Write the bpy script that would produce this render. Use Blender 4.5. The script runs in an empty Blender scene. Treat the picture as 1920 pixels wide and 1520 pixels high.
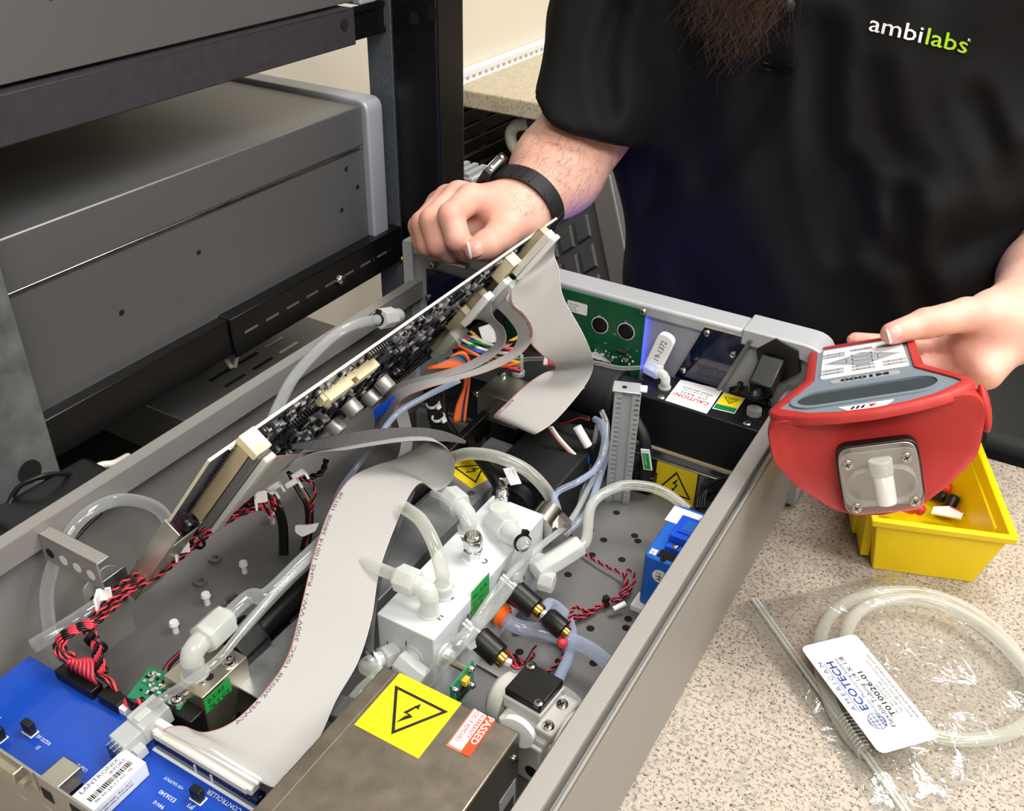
import bpy, bmesh, math, random
import numpy as np
from mathutils import Matrix, Vector
random.seed(7); RNG = np.random.default_rng(7)
SC = bpy.context.scene
COL = SC.collection
V = Vector
PI = math.pi

# ------------------------------------------------------------------ camera
F_PX = 1788.39
YAW, PITCH, ROLL = -0.51399, 0.571907, -0.024257
CAM = V((0.5657, 0.0, 0.58))
def _cam_axes():
    cy, sy = math.cos(YAW), math.sin(YAW)
    f = V((sy*math.cos(PITCH), cy*math.cos(PITCH), -math.sin(PITCH)))
    r = V((cy, -sy, 0.0)); d = f.cross(r)
    cr, sr = math.cos(ROLL), math.sin(ROLL)
    return r*cr + d*sr, d*cr - r*sr, f
C_R, C_D, C_F = _cam_axes()
C_U = -C_D
def ray(px, py): return C_R*((px-960)/F_PX) + C_D*((py-760)/F_PX) + C_F
def Z(px, py, z): r = ray(px, py); return CAM + r*((z-CAM.z)/r.z)
def X(px, py, x): r = ray(px, py); return CAM + r*((x-CAM.x)/r.x)
def Y(px, py, y): r = ray(px, py); return CAM + r*((y-CAM.y)/r.y)
def D(px, py, d): return CAM + ray(px, py)*d
def dep(p): return (V(p)-CAM).dot(C_F)
cam_d = bpy.data.cameras.new('camera'); cam_o = bpy.data.objects.new('camera', cam_d); COL.objects.link(cam_o)
cam_d.sensor_fit = 'HORIZONTAL'; cam_d.sensor_width = 36.0; cam_d.lens = F_PX/1920*36.0
cam_d.clip_start = 0.01; cam_d.clip_end = 60
cam_o.matrix_world = Matrix(((C_R.x, C_U.x, -C_F.x, CAM.x), (C_R.y, C_U.y, -C_F.y, CAM.y), (C_R.z, C_U.z, -C_F.z, CAM.z), (0, 0, 0, 1)))
SC.camera = cam_o

# ------------------------------------------------------------------ world, lights, exposure
world = bpy.data.worlds.new('room_light'); SC.world = world; world.use_nodes = True
bg = world.node_tree.nodes['Background']; bg.inputs[0].default_value = (1.0, 0.985, 0.96, 1); bg.inputs[1].default_value = 0.09
def area(name, loc, sx, sy, power, col=(1, 0.98, 0.945), rot=(0, 0, 0)):
    l = bpy.data.lights.new(name, 'AREA'); l.shape = 'RECTANGLE'; l.size = sx; l.size_y = sy; l.energy = power; l.color = col
    o = bpy.data.objects.new(name, l); COL.objects.link(o); o.location = loc; o.rotation_euler = rot
    return o
CEIL = 1.78
area('ceiling_lamp_light', (0.95, 1.15, CEIL-0.03), 1.15, 0.55, 44)
area('ceiling_lamp_light', (1.05, -0.6, CEIL-0.03), 1.15, 0.55, 38)
area('ceiling_lamp_light', (2.3, 0.4, CEIL-0.03), 1.15, 0.55, 46)
area('ceiling_lamp_light', (-0.1, 3.2, CEIL-0.03), 1.15, 0.55, 40)
SC.view_settings.view_transform = 'Standard'; SC.view_settings.look = 'None'
SC.view_settings.exposure = -0.08; SC.view_settings.gamma = 1.0; SC.view_settings.use_curve_mapping = False
SC.cycles.use_denoising = True
SC.cycles.max_bounces = 7; SC.cycles.diffuse_bounces = 3; SC.cycles.glossy_bounces = 4; SC.cycles.transparent_max_bounces = 14; SC.cycles.transmission_bounces = 6
SC.cycles.caustics_reflective = False; SC.cycles.caustics_refractive = False
SC.cycles.sample_clamp_indirect = 6.0

# ------------------------------------------------------------------ materials
def s2l(c):
    c = [x/255.0 for x in c]
    return tuple(x/12.92 if x <= 0.04045 else ((x+0.055)/1.055)**2.4 for x in c)
MATS = {}
def mat(name, rgb, rough=0.5, metal=0.0, noise=0.0, nscale=40.0, bump=0.0, bscale=300.0, spec=0.5, trans=0.0, ior=1.45,
        sss=0.0, emit=None, estr=0.0, coat=0.0, alpha=1.0, rgb2=None, sheen=0.0, aniso=None, lin=False):
    m = bpy.data.materials.new(name); m.use_nodes = True; nt = m.node_tree; b = nt.nodes['Principled BSDF']
    c = rgb if lin else s2l(rgb)
    b.inputs['Base Color'].default_value = (*c, 1); b.inputs['Roughness'].default_value = rough; b.inputs['Metallic'].default_value = metal
    b.inputs['Specular IOR Level'].default_value = spec; b.inputs['IOR'].default_value = ior
    b.inputs['Transmission Weight'].default_value = trans; b.inputs['Alpha'].default_value = alpha
    b.inputs['Coat Weight'].default_value = coat; b.inputs['Sheen Weight'].default_value = sheen
    if sss:
        b.inputs['Subsurface Weight'].default_value = sss; b.inputs['Subsurface Radius'].default_value = (1, .35, .2); b.inputs['Subsurface Scale'].default_value = 0.006
    if emit: b.inputs['Emission Color'].default_value = (*s2l(emit), 1); b.inputs['Emission Strength'].default_value = estr
    tc = nt.nodes.new('ShaderNodeTexCoord')
    if noise or rgb2:
        n = nt.nodes.new('ShaderNodeTexNoise'); n.inputs['Scale'].default_value = nscale; n.inputs['Detail'].default_value = 5
        nt.links.new(tc.outputs['Object'], n.inputs['Vector'])
        if aniso:
            mp = nt.nodes.new('ShaderNodeMapping'); mp.inputs['Scale'].default_value = aniso
            nt.links.new(tc.outputs['Object'], mp.inputs[0]); nt.links.new(mp.outputs[0], n.inputs['Vector'])
        r = nt.nodes.new('ShaderNodeValToRGB'); r.color_ramp.elements[0].position = .3; r.color_ramp.elements[1].position = .7
        c2 = (s2l(rgb2) if not lin else rgb2) if rgb2 else tuple(x*(1-noise) for x in c)
        c1 = c if rgb2 else tuple(min(1, x*(1+noise*.6)) for x in c)
        r.color_ramp.elements[0].color = (*c2, 1); r.color_ramp.elements[1].color = (*c1, 1)
        nt.links.new(n.outputs[0], r.inputs[0]); nt.links.new(r.outputs[0], b.inputs['Base Color'])
        mr = nt.nodes.new('ShaderNodeMapRange'); mr.inputs['To Min'].default_value = max(0, rough-.08); mr.inputs['To Max'].default_value = min(1, rough+.1)
        nt.links.new(n.outputs[0], mr.inputs[0]); nt.links.new(mr.outputs[0], b.inputs['Roughness'])
    if bump:
        n2 = nt.nodes.new('ShaderNodeTexNoise'); n2.inputs['Scale'].default_value = bscale; n2.inputs['Detail'].default_value = 3
        nt.links.new(tc.outputs['Object'], n2.inputs['Vector'])
        bp = nt.nodes.new('ShaderNodeBump'); bp.inputs['Strength'].default_value = bump; bp.inputs['Distance'].default_value = 0.001
        nt.links.new(n2.outputs[0], bp.inputs['Height']); nt.links.new(bp.outputs[0], b.inputs['Normal'])
    MATS[name] = m
    return m

def plastic_clear(name, rgb, dens=0.35, rough=0.12, edge=.55, gloss=1.0, wrinkle=0.0):
    """milky translucent plastic: glossy coat over a mix of see-through, translucent and diffuse"""
    m = bpy.data.materials.new(name); m.use_nodes = True; nt = m.node_tree; nt.nodes.clear()
    out = nt.nodes.new('ShaderNodeOutputMaterial'); c = (*s2l(rgb), 1)
    tr = nt.nodes.new('ShaderNodeBsdfTransparent'); tr.inputs[0].default_value = (.97, .97, .96, 1)
    df = nt.nodes.new('ShaderNodeBsdfDiffuse'); df.inputs[0].default_value = c
    tl = nt.nodes.new('ShaderNodeBsdfTranslucent'); tl.inputs[0].default_value = c
    gl = nt.nodes.new('ShaderNodeBsdfGlossy'); gl.inputs['Roughness'].default_value = rough; gl.inputs[0].default_value = (1, 1, 1, 1)
    if wrinkle:
        tc = nt.nodes.new('ShaderNodeTexCoord'); nn = nt.nodes.new('ShaderNodeTexNoise'); nn.inputs['Scale'].default_value = 55; nn.inputs['Detail'].default_value = 3; nn.inputs['Distortion'].default_value = 1.2
        bp = nt.nodes.new('ShaderNodeBump'); bp.inputs['Strength'].default_value = wrinkle; bp.inputs['Distance'].default_value = .004; nt.links.new(tc.outputs['Object'], nn.inputs[0]); nt.links.new(nn.outputs[0], bp.inputs['Height']); nt.links.new(bp.outputs[0], gl.inputs['Normal'])
    m1 = nt.nodes.new('ShaderNodeMixShader'); m1.inputs[0].default_value = .45; nt.links.new(df.outputs[0], m1.inputs[1]); nt.links.new(tl.outputs[0], m1.inputs[2])
    lw = nt.nodes.new('ShaderNodeLayerWeight'); lw.inputs[0].default_value = .45
    mr = nt.nodes.new('ShaderNodeMapRange'); mr.inputs['To Min'].default_value = dens; mr.inputs['To Max'].default_value = min(1, dens+edge)
    nt.links.new(lw.outputs['Facing'], mr.inputs[0])
    m2 = nt.nodes.new('ShaderNodeMixShader'); nt.links.new(mr.outputs[0], m2.inputs[0]); nt.links.new(tr.outputs[0], m2.inputs[1]); nt.links.new(m1.outputs[0], m2.inputs[2])
    l2 = nt.nodes.new('ShaderNodeLayerWeight'); l2.inputs[0].default_value = .5
    pw = nt.nodes.new('ShaderNodeMath'); pw.operation = 'POWER'; pw.inputs[1].default_value = 3.5; nt.links.new(l2.outputs['Facing'], pw.inputs[0])
    gm = nt.nodes.new('ShaderNodeMath'); gm.operation = 'MULTIPLY_ADD'; gm.inputs[1].default_value = .8*gloss; gm.inputs[2].default_value = .05*gloss; nt.links.new(pw.outputs[0], gm.inputs[0])
    m3 = nt.nodes.new('ShaderNodeMixShader'); nt.links.new(gm.outputs[0], m3.inputs[0]); nt.links.new(m2.outputs[0], m3.inputs[1]); nt.links.new(gl.outputs[0], m3.inputs[2])
    nt.links.new(m3.outputs[0], out.inputs[0]); MATS[name] = m
    return m

def setup_mats():
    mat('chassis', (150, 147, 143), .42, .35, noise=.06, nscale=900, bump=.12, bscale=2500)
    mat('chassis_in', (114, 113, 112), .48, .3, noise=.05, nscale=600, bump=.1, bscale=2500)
    mat('bezel', (172, 175, 180), .45, .25, noise=.03, nscale=800)
    mat('bezel_in', (150, 152, 158), .5, .2, noise=.05, nscale=80)
    mat('rackgrey', (112, 112, 113), .38, .55, noise=.05, nscale=500, bump=.05, bscale=2500)
    mat('black_metal', (12, 12, 13), .3, .0, noise=.15, nscale=60)
    mat('rail', (62, 60, 66), .4, .3, noise=.1, nscale=90)
    mat('zinc', (150, 154, 158), .3, .95, noise=.22, nscale=28, bump=.05, bscale=80)
    mat('zincdark', (100, 108, 116), .45, .4, noise=.4, nscale=22, aniso=(30, 30, 5))
    mat('steel', (196, 194, 188), .22, 1.0, noise=.08, nscale=60)
    mat('zinc_light', (182, 188, 192), .4, .45, noise=.08, nscale=60)
    mat('zinc_post', (136, 142, 142), .35, .6, noise=.3, nscale=40, bump=.05, bscale=80)
    mat('can', (205, 203, 198), .38, .5)
    mat('chrome', (222, 222, 224), .1, 1.0)
    mat('plate', (160, 162, 164), .32, .65, noise=.35, nscale=35)
    mat('psu', (140, 132, 120), .36, .85, noise=.14, nscale=70, bump=.06, bscale=300)
    mat('nickel', (190, 184, 166), .3, .95, noise=.1, nscale=60, aniso=(8, 80, 8))
    mat('brass', (178, 140, 70), .25, 1.0)
    mat('iridescent', (196, 192, 178), .3, .7, noise=.2, nscale=30)
    mat('black', (9, 9, 10), .4, 0, noise=.15, nscale=80)
    mat('blackmat', (9, 9, 10), .7, 0)
    mat('anod', (22, 23, 28), .42, .35, noise=.1, nscale=300)
    mat('hole', (5, 5, 5), .9, 0)
    mat('rubber', (24, 24, 26), .6, 0, bump=.1)
    mat('delrin', (200, 204, 207), .3, 0, sss=.25, noise=.02)
    mat('white', (238, 238, 238), .45)
    mat('offwhite', (222, 218, 206), .5)
    mat('cream', (226, 214, 178), .42)
    mat('tan', (186, 172, 140), .45)
    mat('pumpgrey', (206, 204, 198), .45, noise=.03)
    mat('yellow', (250, 226, 20), .45)
    mat('yellowdark', (214, 188, 20), .5, noise=.05)
    mat('ink', (18, 18, 16), .6)
    mat('ink_grey', (90, 90, 92), .6)
    mat('ink_red', (170, 30, 30), .6)
    mat('ink_blue', (28, 58, 130), .6)
    mat('orange_red', (240, 70, 20), .5)
    mat('salmon', (235, 110, 90), .5)
    mat('orange', (246, 106, 20), .35)
    mat('pcb_blue', (12, 66, 170), .32, noise=.05, nscale=60, coat=.2)
    mat('pcb_navy', (3, 10, 40), .12, coat=.3)
    mat('pcb_dark', (62, 78, 116), .3, noise=.45, nscale=160, coat=.3, rgb2=(22, 28, 46))
    mat('pcb_green', (16, 84, 52), .35, noise=.12, nscale=60, coat=.2)
    mat('pcb_green2', (38, 124, 88), .4, noise=.1, nscale=90)
    mat('pcb_edge', (212, 206, 186), .5)
    mat('silk', (225, 228, 232), .6)
    mat('sticker_green', (34, 150, 66), .45)
    mat('blue_box', (22, 96, 196), .45, noise=.03)
    mat('blue_plastic', (20, 80, 215), .4)
    mat('wire_red', (216, 62, 78), .4)
    mat('wire_black', (14, 14, 15), .38)
    mat('wire_white', (225, 222, 215), .4)
    mat('wire_yellow', (222, 172, 50), .4)
    mat('wire_orange', (226, 104, 40), .4)
    mat('wire_green', (40, 120, 60), .4)
    mat('wire_blue', (40, 80, 180), .4)
    mat('wire_brown', (116, 66, 40), .4)
    mat('foam', (84, 84, 86), .95, noise=.25, nscale=900, bump=.5, bscale=900)
    mat('red_rubber', (172, 46, 43), .5, noise=.07, nscale=30, bump=.05, bscale=1500)
    mat('red_line', (180, 40, 44), .5)
    mat('device_grey', (116, 128, 138), .5, bump=.1, bscale=2500)
    mat('lcd', (66, 74, 78), .12, coat=.6)
    mat('metal_brush', (158, 154, 148), .3, .9, noise=.1, nscale=90)
    mat('bin', (236, 206, 8), .38, sss=.12, noise=.02)
    mat('wall', (226, 218, 202), .8, noise=.02, nscale=3, bump=.05, bscale=300)
    mat('floor', (120, 112, 104), .5, noise=.1, nscale=6)
    mat('ceiling', (235, 233, 228), .9, noise=.02)
    mat('ink_brown', (120, 92, 70), .5, .4)
    mat('case_grey', (66, 67, 70), .5, bump=.1, bscale=900)
    mat('shirt', (13, 13, 15), .8, noise=.3, nscale=900, bump=.35, bscale=1800, spec=.25)
    mat('trouser', (14, 15, 18), .9, noise=.2, nscale=500)
    mat('thread_white', (235, 235, 235), .7, bump=.3, bscale=3000)
    mat('thread_lime', (160, 205, 30), .7, bump=.3, bscale=3000)
    mat('hair', (66, 49, 38), .5, noise=.4, nscale=300)
    mat('nail', (224, 164, 152), .3, coat=.2)
    mat('label_green', (0, 120, 60), .5)
    mat('lcd_blue', (30, 60, 255), .4, emit=(40, 60, 255), estr=10.0)
    mat('led_blue', (60, 90, 255), .4, emit=(50, 80, 255), estr=9.0)
    mat('lamp_on', (255, 250, 240), .5, emit=(255, 244, 226), estr=1.0)
    plastic_clear('tube_clear', (236, 240, 242), .11, .10, .55, .8)
    plastic_clear('tube_blue', (206, 222, 250), .30, .12, .55, .6)
    plastic_clear('tube_milk', (240, 243, 234), .26, .15, .5, .7)
    plastic_clear('fitting', (240, 243, 240), .60, .22, .35, .7)
    plastic_clear('film', (244, 244, 244), .02, .07, .10, 1.0, .5)
    plastic_clear('bubble', (230, 230, 228), .06, .05, .3, .7)
setup_mats()

def skin_mat():
    m = mat('skin', (222, 172, 152), .5, sss=.15, bump=.22, bscale=520)
    nt = m.node_tree; b = nt.nodes['Principled BSDF']
    tc = nt.nodes.new('ShaderNodeTexCoord')
    n = nt.nodes.new('ShaderNodeTexNoise'); n.inputs['Scale'].default_value = 28; n.inputs['Detail'].default_value = 4
    nt.links.new(tc.outputs['Object'], n.inputs['Vector'])
    at = nt.nodes.new('ShaderNodeAttribute'); at.attribute_name = 'flush'
    r = nt.nodes.new('ShaderNodeValToRGB')
    r.color_ramp.elements[0].position = .3; r.color_ramp.elements[0].color = (*s2l((210, 158, 142)), 1)
    r.color_ramp.elements[1].position = .72; r.color_ramp.elements[1].color = (*s2l((226, 182, 164)), 1)
    nt.links.new(n.outputs[0], r.inputs[0])
    mx = nt.nodes.new('ShaderNodeMix'); mx.data_type = 'RGBA'; mx.inputs[7].default_value = (*s2l((212, 134, 118)), 1)
    nt.links.new(at.outputs['Fac'], mx.inputs[0]); nt.links.new(r.outputs[0], mx.inputs[6]); nt.links.new(mx.outputs[2], b.inputs['Base Color'])
skin_mat()

def granite(name, base, d1, d2, sc=1.0):
    m = mat(name, base, .42, spec=.4); nt = m.node_tree; b = nt.nodes['Principled BSDF']
    tc = nt.nodes.new('ShaderNodeTexCoord')
    def layer(scale, lo, hi, prev, colr):
        n = nt.nodes.new('ShaderNodeTexNoise'); n.inputs['Scale'].default_value = scale*sc; n.inputs['Detail'].default_value = 4; n.inputs['Roughness'].default_value = .65
        nt.links.new(tc.outputs['Object'], n.inputs['Vector'])
        r = nt.nodes.new('ShaderNodeMapRange'); r.inputs['From Min'].default_value = lo; r.inputs['From Max'].default_value = hi
        nt.links.new(n.outputs[0], r.inputs[0])
        mx = nt.nodes.new('ShaderNodeMix'); mx.data_type = 'RGBA'; nt.links.new(r.outputs[0], mx.inputs[0])
        if isinstance(prev, tuple): mx.inputs[6].default_value = (*prev, 1)
        else: nt.links.new(prev, mx.inputs[6])
        mx.inputs[7].default_value = (*s2l(colr), 1)
        return mx.outputs[2]
    o = layer(55, .5, .62, s2l(base), tuple(int(x*.93) for x in base))
    o = layer(300, .53, .58, o, d1)
    o = layer(380, .585, .62, o, d2)
    o = layer(260, .64, .70, o, (226, 216, 200))
    nt.links.new(o, b.inputs['Base Color'])
granite('granite', (174, 163, 149), (128, 120, 113), (48, 46, 47))
granite('granite_far', (196, 184, 160), (168, 156, 134), (146, 134, 114), .5)

def ribbon_mat(name, rgb, red=False):
    m = mat(name, rgb, .42, spec=.4); nt = m.node_tree; b = nt.nodes['Principled BSDF']
    uv = nt.nodes.new('ShaderNodeUVMap'); sp = nt.nodes.new('ShaderNodeSeparateXYZ'); nt.links.new(uv.outputs[0], sp.inputs[0])
    fr = nt.nodes.new('ShaderNodeMath'); fr.operation = 'FRACT'; nt.links.new(sp.outputs[0], fr.inputs[0])
    pp = nt.nodes.new('ShaderNodeMath'); pp.operation = 'PINGPONG'; pp.inputs[1].default_value = .5; nt.links.new(fr.outputs[0], pp.inputs[0])
    r = nt.nodes.new('ShaderNodeMapRange'); r.inputs['From Min'].default_value = .0; r.inputs['From Max'].default_value = .28; r.inputs['To Min'].default_value = 1; r.inputs['To Max'].default_value = 0
    nt.links.new(pp.outputs[0], r.inputs[0])
    mx = nt.nodes.new('ShaderNodeMix'); mx.data_type = 'RGBA'; mx.inputs[6].default_value = (*s2l(rgb), 1); mx.inputs[7].default_value = (*s2l(tuple(int(c*.58) for c in rgb)), 1)
    nt.links.new(r.outputs[0], mx.inputs[0]); o = mx.outputs[2]
    if red:
        lt = nt.nodes.new('ShaderNodeMath'); lt.operation = 'LESS_THAN'; lt.inputs[1].default_value = .8; nt.links.new(sp.outputs[0], lt.inputs[0])
        m2 = nt.nodes.new('ShaderNodeMix'); m2.data_type = 'RGBA'; nt.links.new(lt.outputs[0], m2.inputs[0]); nt.links.new(o, m2.inputs[6]); m2.inputs[7].default_value = (*s2l((186, 128, 124)), 1)
        o = m2.outputs[2]
    nt.links.new(o, b.inputs['Base Color'])
ribbon_mat('ribbon', (186, 184, 182), True)
ribbon_mat('ribbon_plain', (176, 174, 172), False)

# ------------------------------------------------------------------ mesh helpers
def FR(o, x, y=None, z=None):
    """frame matrix from origin and axes (orthonormalised)"""
    x = V(x).normalized()
    if y is not None:
        z = x.cross(V(y)).normalized(); y = z.cross(x)
    else:
        y = V(z).cross(x).normalized(); z = x.cross(y)
    return Matrix(((x.x, y.x, z.x, o[0]), (x.y, y.y, z.y, o[1]), (x.z, y.z, z.z, o[2]), (0, 0, 0, 1)))
def RZ(o, deg): return Matrix.Translation(V(o)) @ Matrix.Rotation(math.radians(deg), 4, 'Z')
def axis_frame(p0, p1):
    z = (V(p1)-V(p0)); L = z.length; z = z.normalized()
    x = z.orthogonal().normalized(); y = z.cross(x)
    return Matrix(((x.x, y.x, z.x, p0[0]), (x.y, y.y, z.y, p0[1]), (x.z, y.z, z.z, p0[2]), (0, 0, 0, 1))), L
def cr(pts, n=8, closed=False):
    """Catmull-Rom through points (any dimension)"""
    P = [np.array(p, float) for p in pts]
    if len(P) < 3 and not closed: return [V(P[0]+(P[-1]-P[0])*i/n) if len(P[0]) == 3 else P[0]+(P[-1]-P[0])*i/n for i in range(n+1)]
    out = []; m = len(P); rng = range(m) if closed else range(m-1)
    for i in rng:
        p1, p2 = P[i], P[(i+1) % m]
        p0 = P[i-1] if (closed or i > 0) else 2*p1-p2
        p3 = P[(i+2) % m] if (closed or i+2 < m) else 2*p2-p1
        for k in range(n):
            t = k/n
            out.append(0.5*((2*p1)+(p2-p0)*t+(2*p0-5*p1+4*p2-p3)*t*t+(3*p1-p0-3*p2+p3)*t**3))
    if not closed: out.append(P[-1])
    return [V(q) if len(q) == 3 else q for q in out]

class MB:
    def __init__(s, M=None): s.v = []; s.f = []; s.M = M; s.uv = {}
    def add(s, vs, fs):
        b = len(s.v); M = s.M
        s.v.extend([(M @ V(p))[:] for p in vs] if M is not None else [tuple(p) for p in vs])
        s.f.extend([tuple(i+b for i in f) for f in fs]); return s
    def box(s, x0, x1, y0, y1, z0, z1):
        return s.add([(x0, y0, z0), (x1, y0, z0), (x1, y1, z0), (x0, y1, z0), (x0, y0, z1), (x1, y0, z1), (x1, y1, z1), (x0, y1, z1)],
                     [(0, 3, 2, 1), (4, 5, 6, 7), (0, 1, 5, 4), (1, 2, 6, 5), (2, 3, 7, 6), (3, 0, 4, 7)])
    def cbox(s, c, sx, sy, sz): return s.box(c[0]-sx/2, c[0]+sx/2, c[1]-sy/2, c[1]+sy/2, c[2]-sz/2, c[2]+sz/2)
    def prism(s, poly, z0, z1):
        n = len(poly)
        return s.add([(p[0], p[1], z0) for p in poly]+[(p[0], p[1], z1) for p in poly],
                     [tuple(reversed(range(n))), tuple(range(n, 2*n))]+[(i, (i+1) % n, n+(i+1) % n, n+i) for i in range(n)])
    def lathe(s, prof, p0, p1, n=20, cap=True):
        """prof: list of (t along axis in metres, r)"""
        Fm, L = axis_frame(p0, p1); vs = []; fs = []; m = len(prof)
        for t, r in prof:
            for k in range(n):
                a = 2*PI*k/n; vs.append(Fm @ V((r*math.cos(a), r*math.sin(a), t)))
        for i in range(m-1):
            for k in range(n):
                a = i*n+k; b = i*n+(k+1) % n; fs.append((a, b, b+n, a+n))
        if cap: fs.append(tuple(reversed(range(n)))); fs.append(tuple(range((m-1)*n, m*n)))
        return s.add(vs, fs)
    def cyl(s, p0, p1, r0, r1=None, n=16, cap=True):
        L = (V(p1)-V(p0)).length
        return s.lathe([(0, r0), (L, r0 if r1 is None else r1)], p0, p1, n, cap)
    def hexa(s, p0, p1, r): return s.cyl(p0, p1, r, n=6)
    def tube(s, pts, r, n=8, closed=False, caps=True):
        P = [V(p) for p in pts]; m = len(P); R = r if hasattr(r, '__len__') else [r]*m
        T = [((P[(i+1) % m] if (closed or i < m-1) else P[i])-(P[i-1] if (closed or i > 0) else P[i])).normalized() for i in range(m)]
        nx = T[0].orthogonal().normalized(); vs = []; fs = []
        for i in range(m):
            nx = (nx-T[i]*nx.dot(T[i]))
            nx = nx.normalized() if nx.length > 1e-9 else T[i].orthogonal().normalized()
            ny = T[i].cross(nx)
            for k in range(n):
                a = 2*PI*k/n; vs.append(P[i]+(nx*math.cos(a)+ny*math.sin(a))*R[i])
        for i in range(m if closed else m-1):
            j = (i+1) % m
            for k in range(n):
                fs.append((i*n+k, i*n+(k+1) % n, j*n+(k+1) % n, j*n+k))
        if caps and not closed: fs.append(tuple(reversed(range(n)))); fs.append(tuple(range((m-1)*n, m*n)))
        return s.add(vs, fs)
    def ball(s, c, r, n=12, sx=1, sy=1, sz=1):
        vs = []; fs = []; m = n//2
        for i in range(m+1):
            th = PI*i/m
            for k in range(n):
                a = 2*PI*k/n; vs.append((c[0]+r*sx*math.sin(th)*math.cos(a), c[1]+r*sy*math.sin(th)*math.sin(a), c[2]+r*sz*math.cos(th)))
        for i in range(m):
            for k in range(n): fs.append((i*n+k, i*n+(k+1) % n, (i+1)*n+(k+1) % n, (i+1)*n+k)[::-1])
        return s.add(vs, fs)
    def quad(s, a, b, c, d): return s.add([a, b, c, d], [(0, 1, 2, 3)])
    def grid(s, rows, close_u=False):
        m = len(rows); n = len(rows[0]); vs = [p for r in rows for p in r]; fs = []
        for i in range(m-1):
            for k in range(n if close_u else n-1): fs.append((i*n+k, i*n+(k+1) % n, (i+1)*n+(k+1) % n, (i+1)*n+k))
        return s.add(vs, fs)
    def text(s, body, size, loc=(0, 0), ang=0, h=0.0001, align='LEFT', fit=None, mirror=False, bold=0.0, lift=0.00015):
        """flat lettering in the local XY plane of the frame"""
        cu = bpy.data.curves.new('t', 'FONT'); cu.body = body; cu.size = size; cu.align_x = align; cu.offset = bold; cu.resolution_u = 2
        o = bpy.data.objects.new('t', cu); COL.objects.link(o)
        dg = bpy.context.evaluated_depsgraph_get(); me = o.evaluated_get(dg).to_mesh()
        vs = [v.co.copy() for v in me.vertices]; fs = [tuple(p.vertices) for p in me.polygons]
        o.evaluated_get(dg).to_mesh_clear(); bpy.data.objects.remove(o); bpy.data.curves.remove(cu)
        if not vs: return s
        w = max(v.x for v in vs)-min(v.x for v in vs); sc = (fit/w) if fit else 1.0
        c, sn = math.cos(ang), math.sin(ang); out = []
        for v in vs:
            x, y = v.x*sc, v.y
            if mirror: x = -x
            out.append((loc[0]+x*c-y*sn, loc[1]+x*sn+y*c, lift))
        return s.add(out, [f if not mirror else f[::-1] for f in fs])
    def bounds(s):
        a = np.array(s.v); return a.min(0), a.max(0)
    def mesh(s, name, m, smooth=None):
        me = bpy.data.meshes.new(name); me.from_pydata(s.v, [], s.f)
        if m is not None: me.materials.append(MATS[m] if isinstance(m, str) else m)
        me.update()
        if smooth is not None:
            me.shade_smooth()
            if smooth < 179: me.set_sharp_from_angle(angle=math.radians(smooth))
        return me
    def obj(s, name, m, parent=None, label=None, smooth=35, bev=0.0, seg=2, kind=None):
        o = bpy.data.objects.new(name, s.mesh(name, m, smooth)); COL.objects.link(o)
        if parent is not None:
            o.parent = parent; o.matrix_parent_inverse = Matrix.Translation(-V(parent.location)) if parent.type == 'EMPTY' else Matrix()
        if label: o['label'] = label
        if kind: o['kind'] = kind
        if bev:
            b = o.modifiers.new('b', 'BEVEL'); b.width = bev; b.segments = seg; b.limit_method = 'ANGLE'; b.angle_limit = math.radians(40); b.harden_normals = False
        return o
def T(name, label, cat, loc=(0, 0, 0), group=None):
    o = bpy.data.objects.new(name, None); COL.objects.link(o); o.location = loc; o.empty_display_size = .01
    o['label'] = label; o['category'] = cat
    if group: o['group'] = group
    return o
def tag(o, label, cat, group=None):
    o['label'] = label; o['category'] = cat
    if group: o['group'] = group
    return o
def struct(o): o['kind'] = 'structure'; return o
def lab(o, label): o['label'] = label; return o

def screw(parent, p, nrm, r=0.0032, h=0.0022, m='steel', name='screw'):
    """pan head screw with a recessed cross"""
    nrm = V(nrm).normalized(); p = V(p)
    b = MB(); b.lathe([(-.001, r), (h*.4, r), (h*.85, r*.75), (h, r*.3)], p, p+nrm, 14)
    o = b.obj(name, m, parent, smooth=40)
    Fm, _ = axis_frame(p+nrm*h*.8, p+nrm); c = MB(Fm)
    c.cbox((0, 0, h*.17), r*1.1, r*.22, h*.1); c.cbox((0, 0, h*.17), r*.22, r*1.1, h*.1)
    k = c.obj('slot', 'hole', None, smooth=None); k.parent = o
    return o
def polyround(pts, r, n=4):
    """round the corners of a 2-D polygon"""
    out = []; m = len(pts)
    for i in range(m):
        p0, p1, p2 = [np.array(pts[(i+k) % m][:2], float) for k in (-1, 0, 1)]
        rr = r[i] if hasattr(r, '__len__') else r
        a = p0-p1; b = p2-p1; la, lb = np.hypot(*a), np.hypot(*b); rr = min(rr, la*.48, lb*.48)
        if rr < 1e-6: out.append(tuple(p1)); continue
        s0 = p1+a/la*rr; s1 = p1+b/lb*rr
        for k in range(n+1):
            t = k/n; q = s0*(1-t)**2+2*p1*t*(1-t)+s1*t*t; out.append(tuple(q))
    return out
def rect(w, h, cx=0, cy=0): return [(cx-w/2, cy-h/2), (cx+w/2, cy-h/2), (cx+w/2, cy+h/2), (cx-w/2, cy+h/2)]

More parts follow.
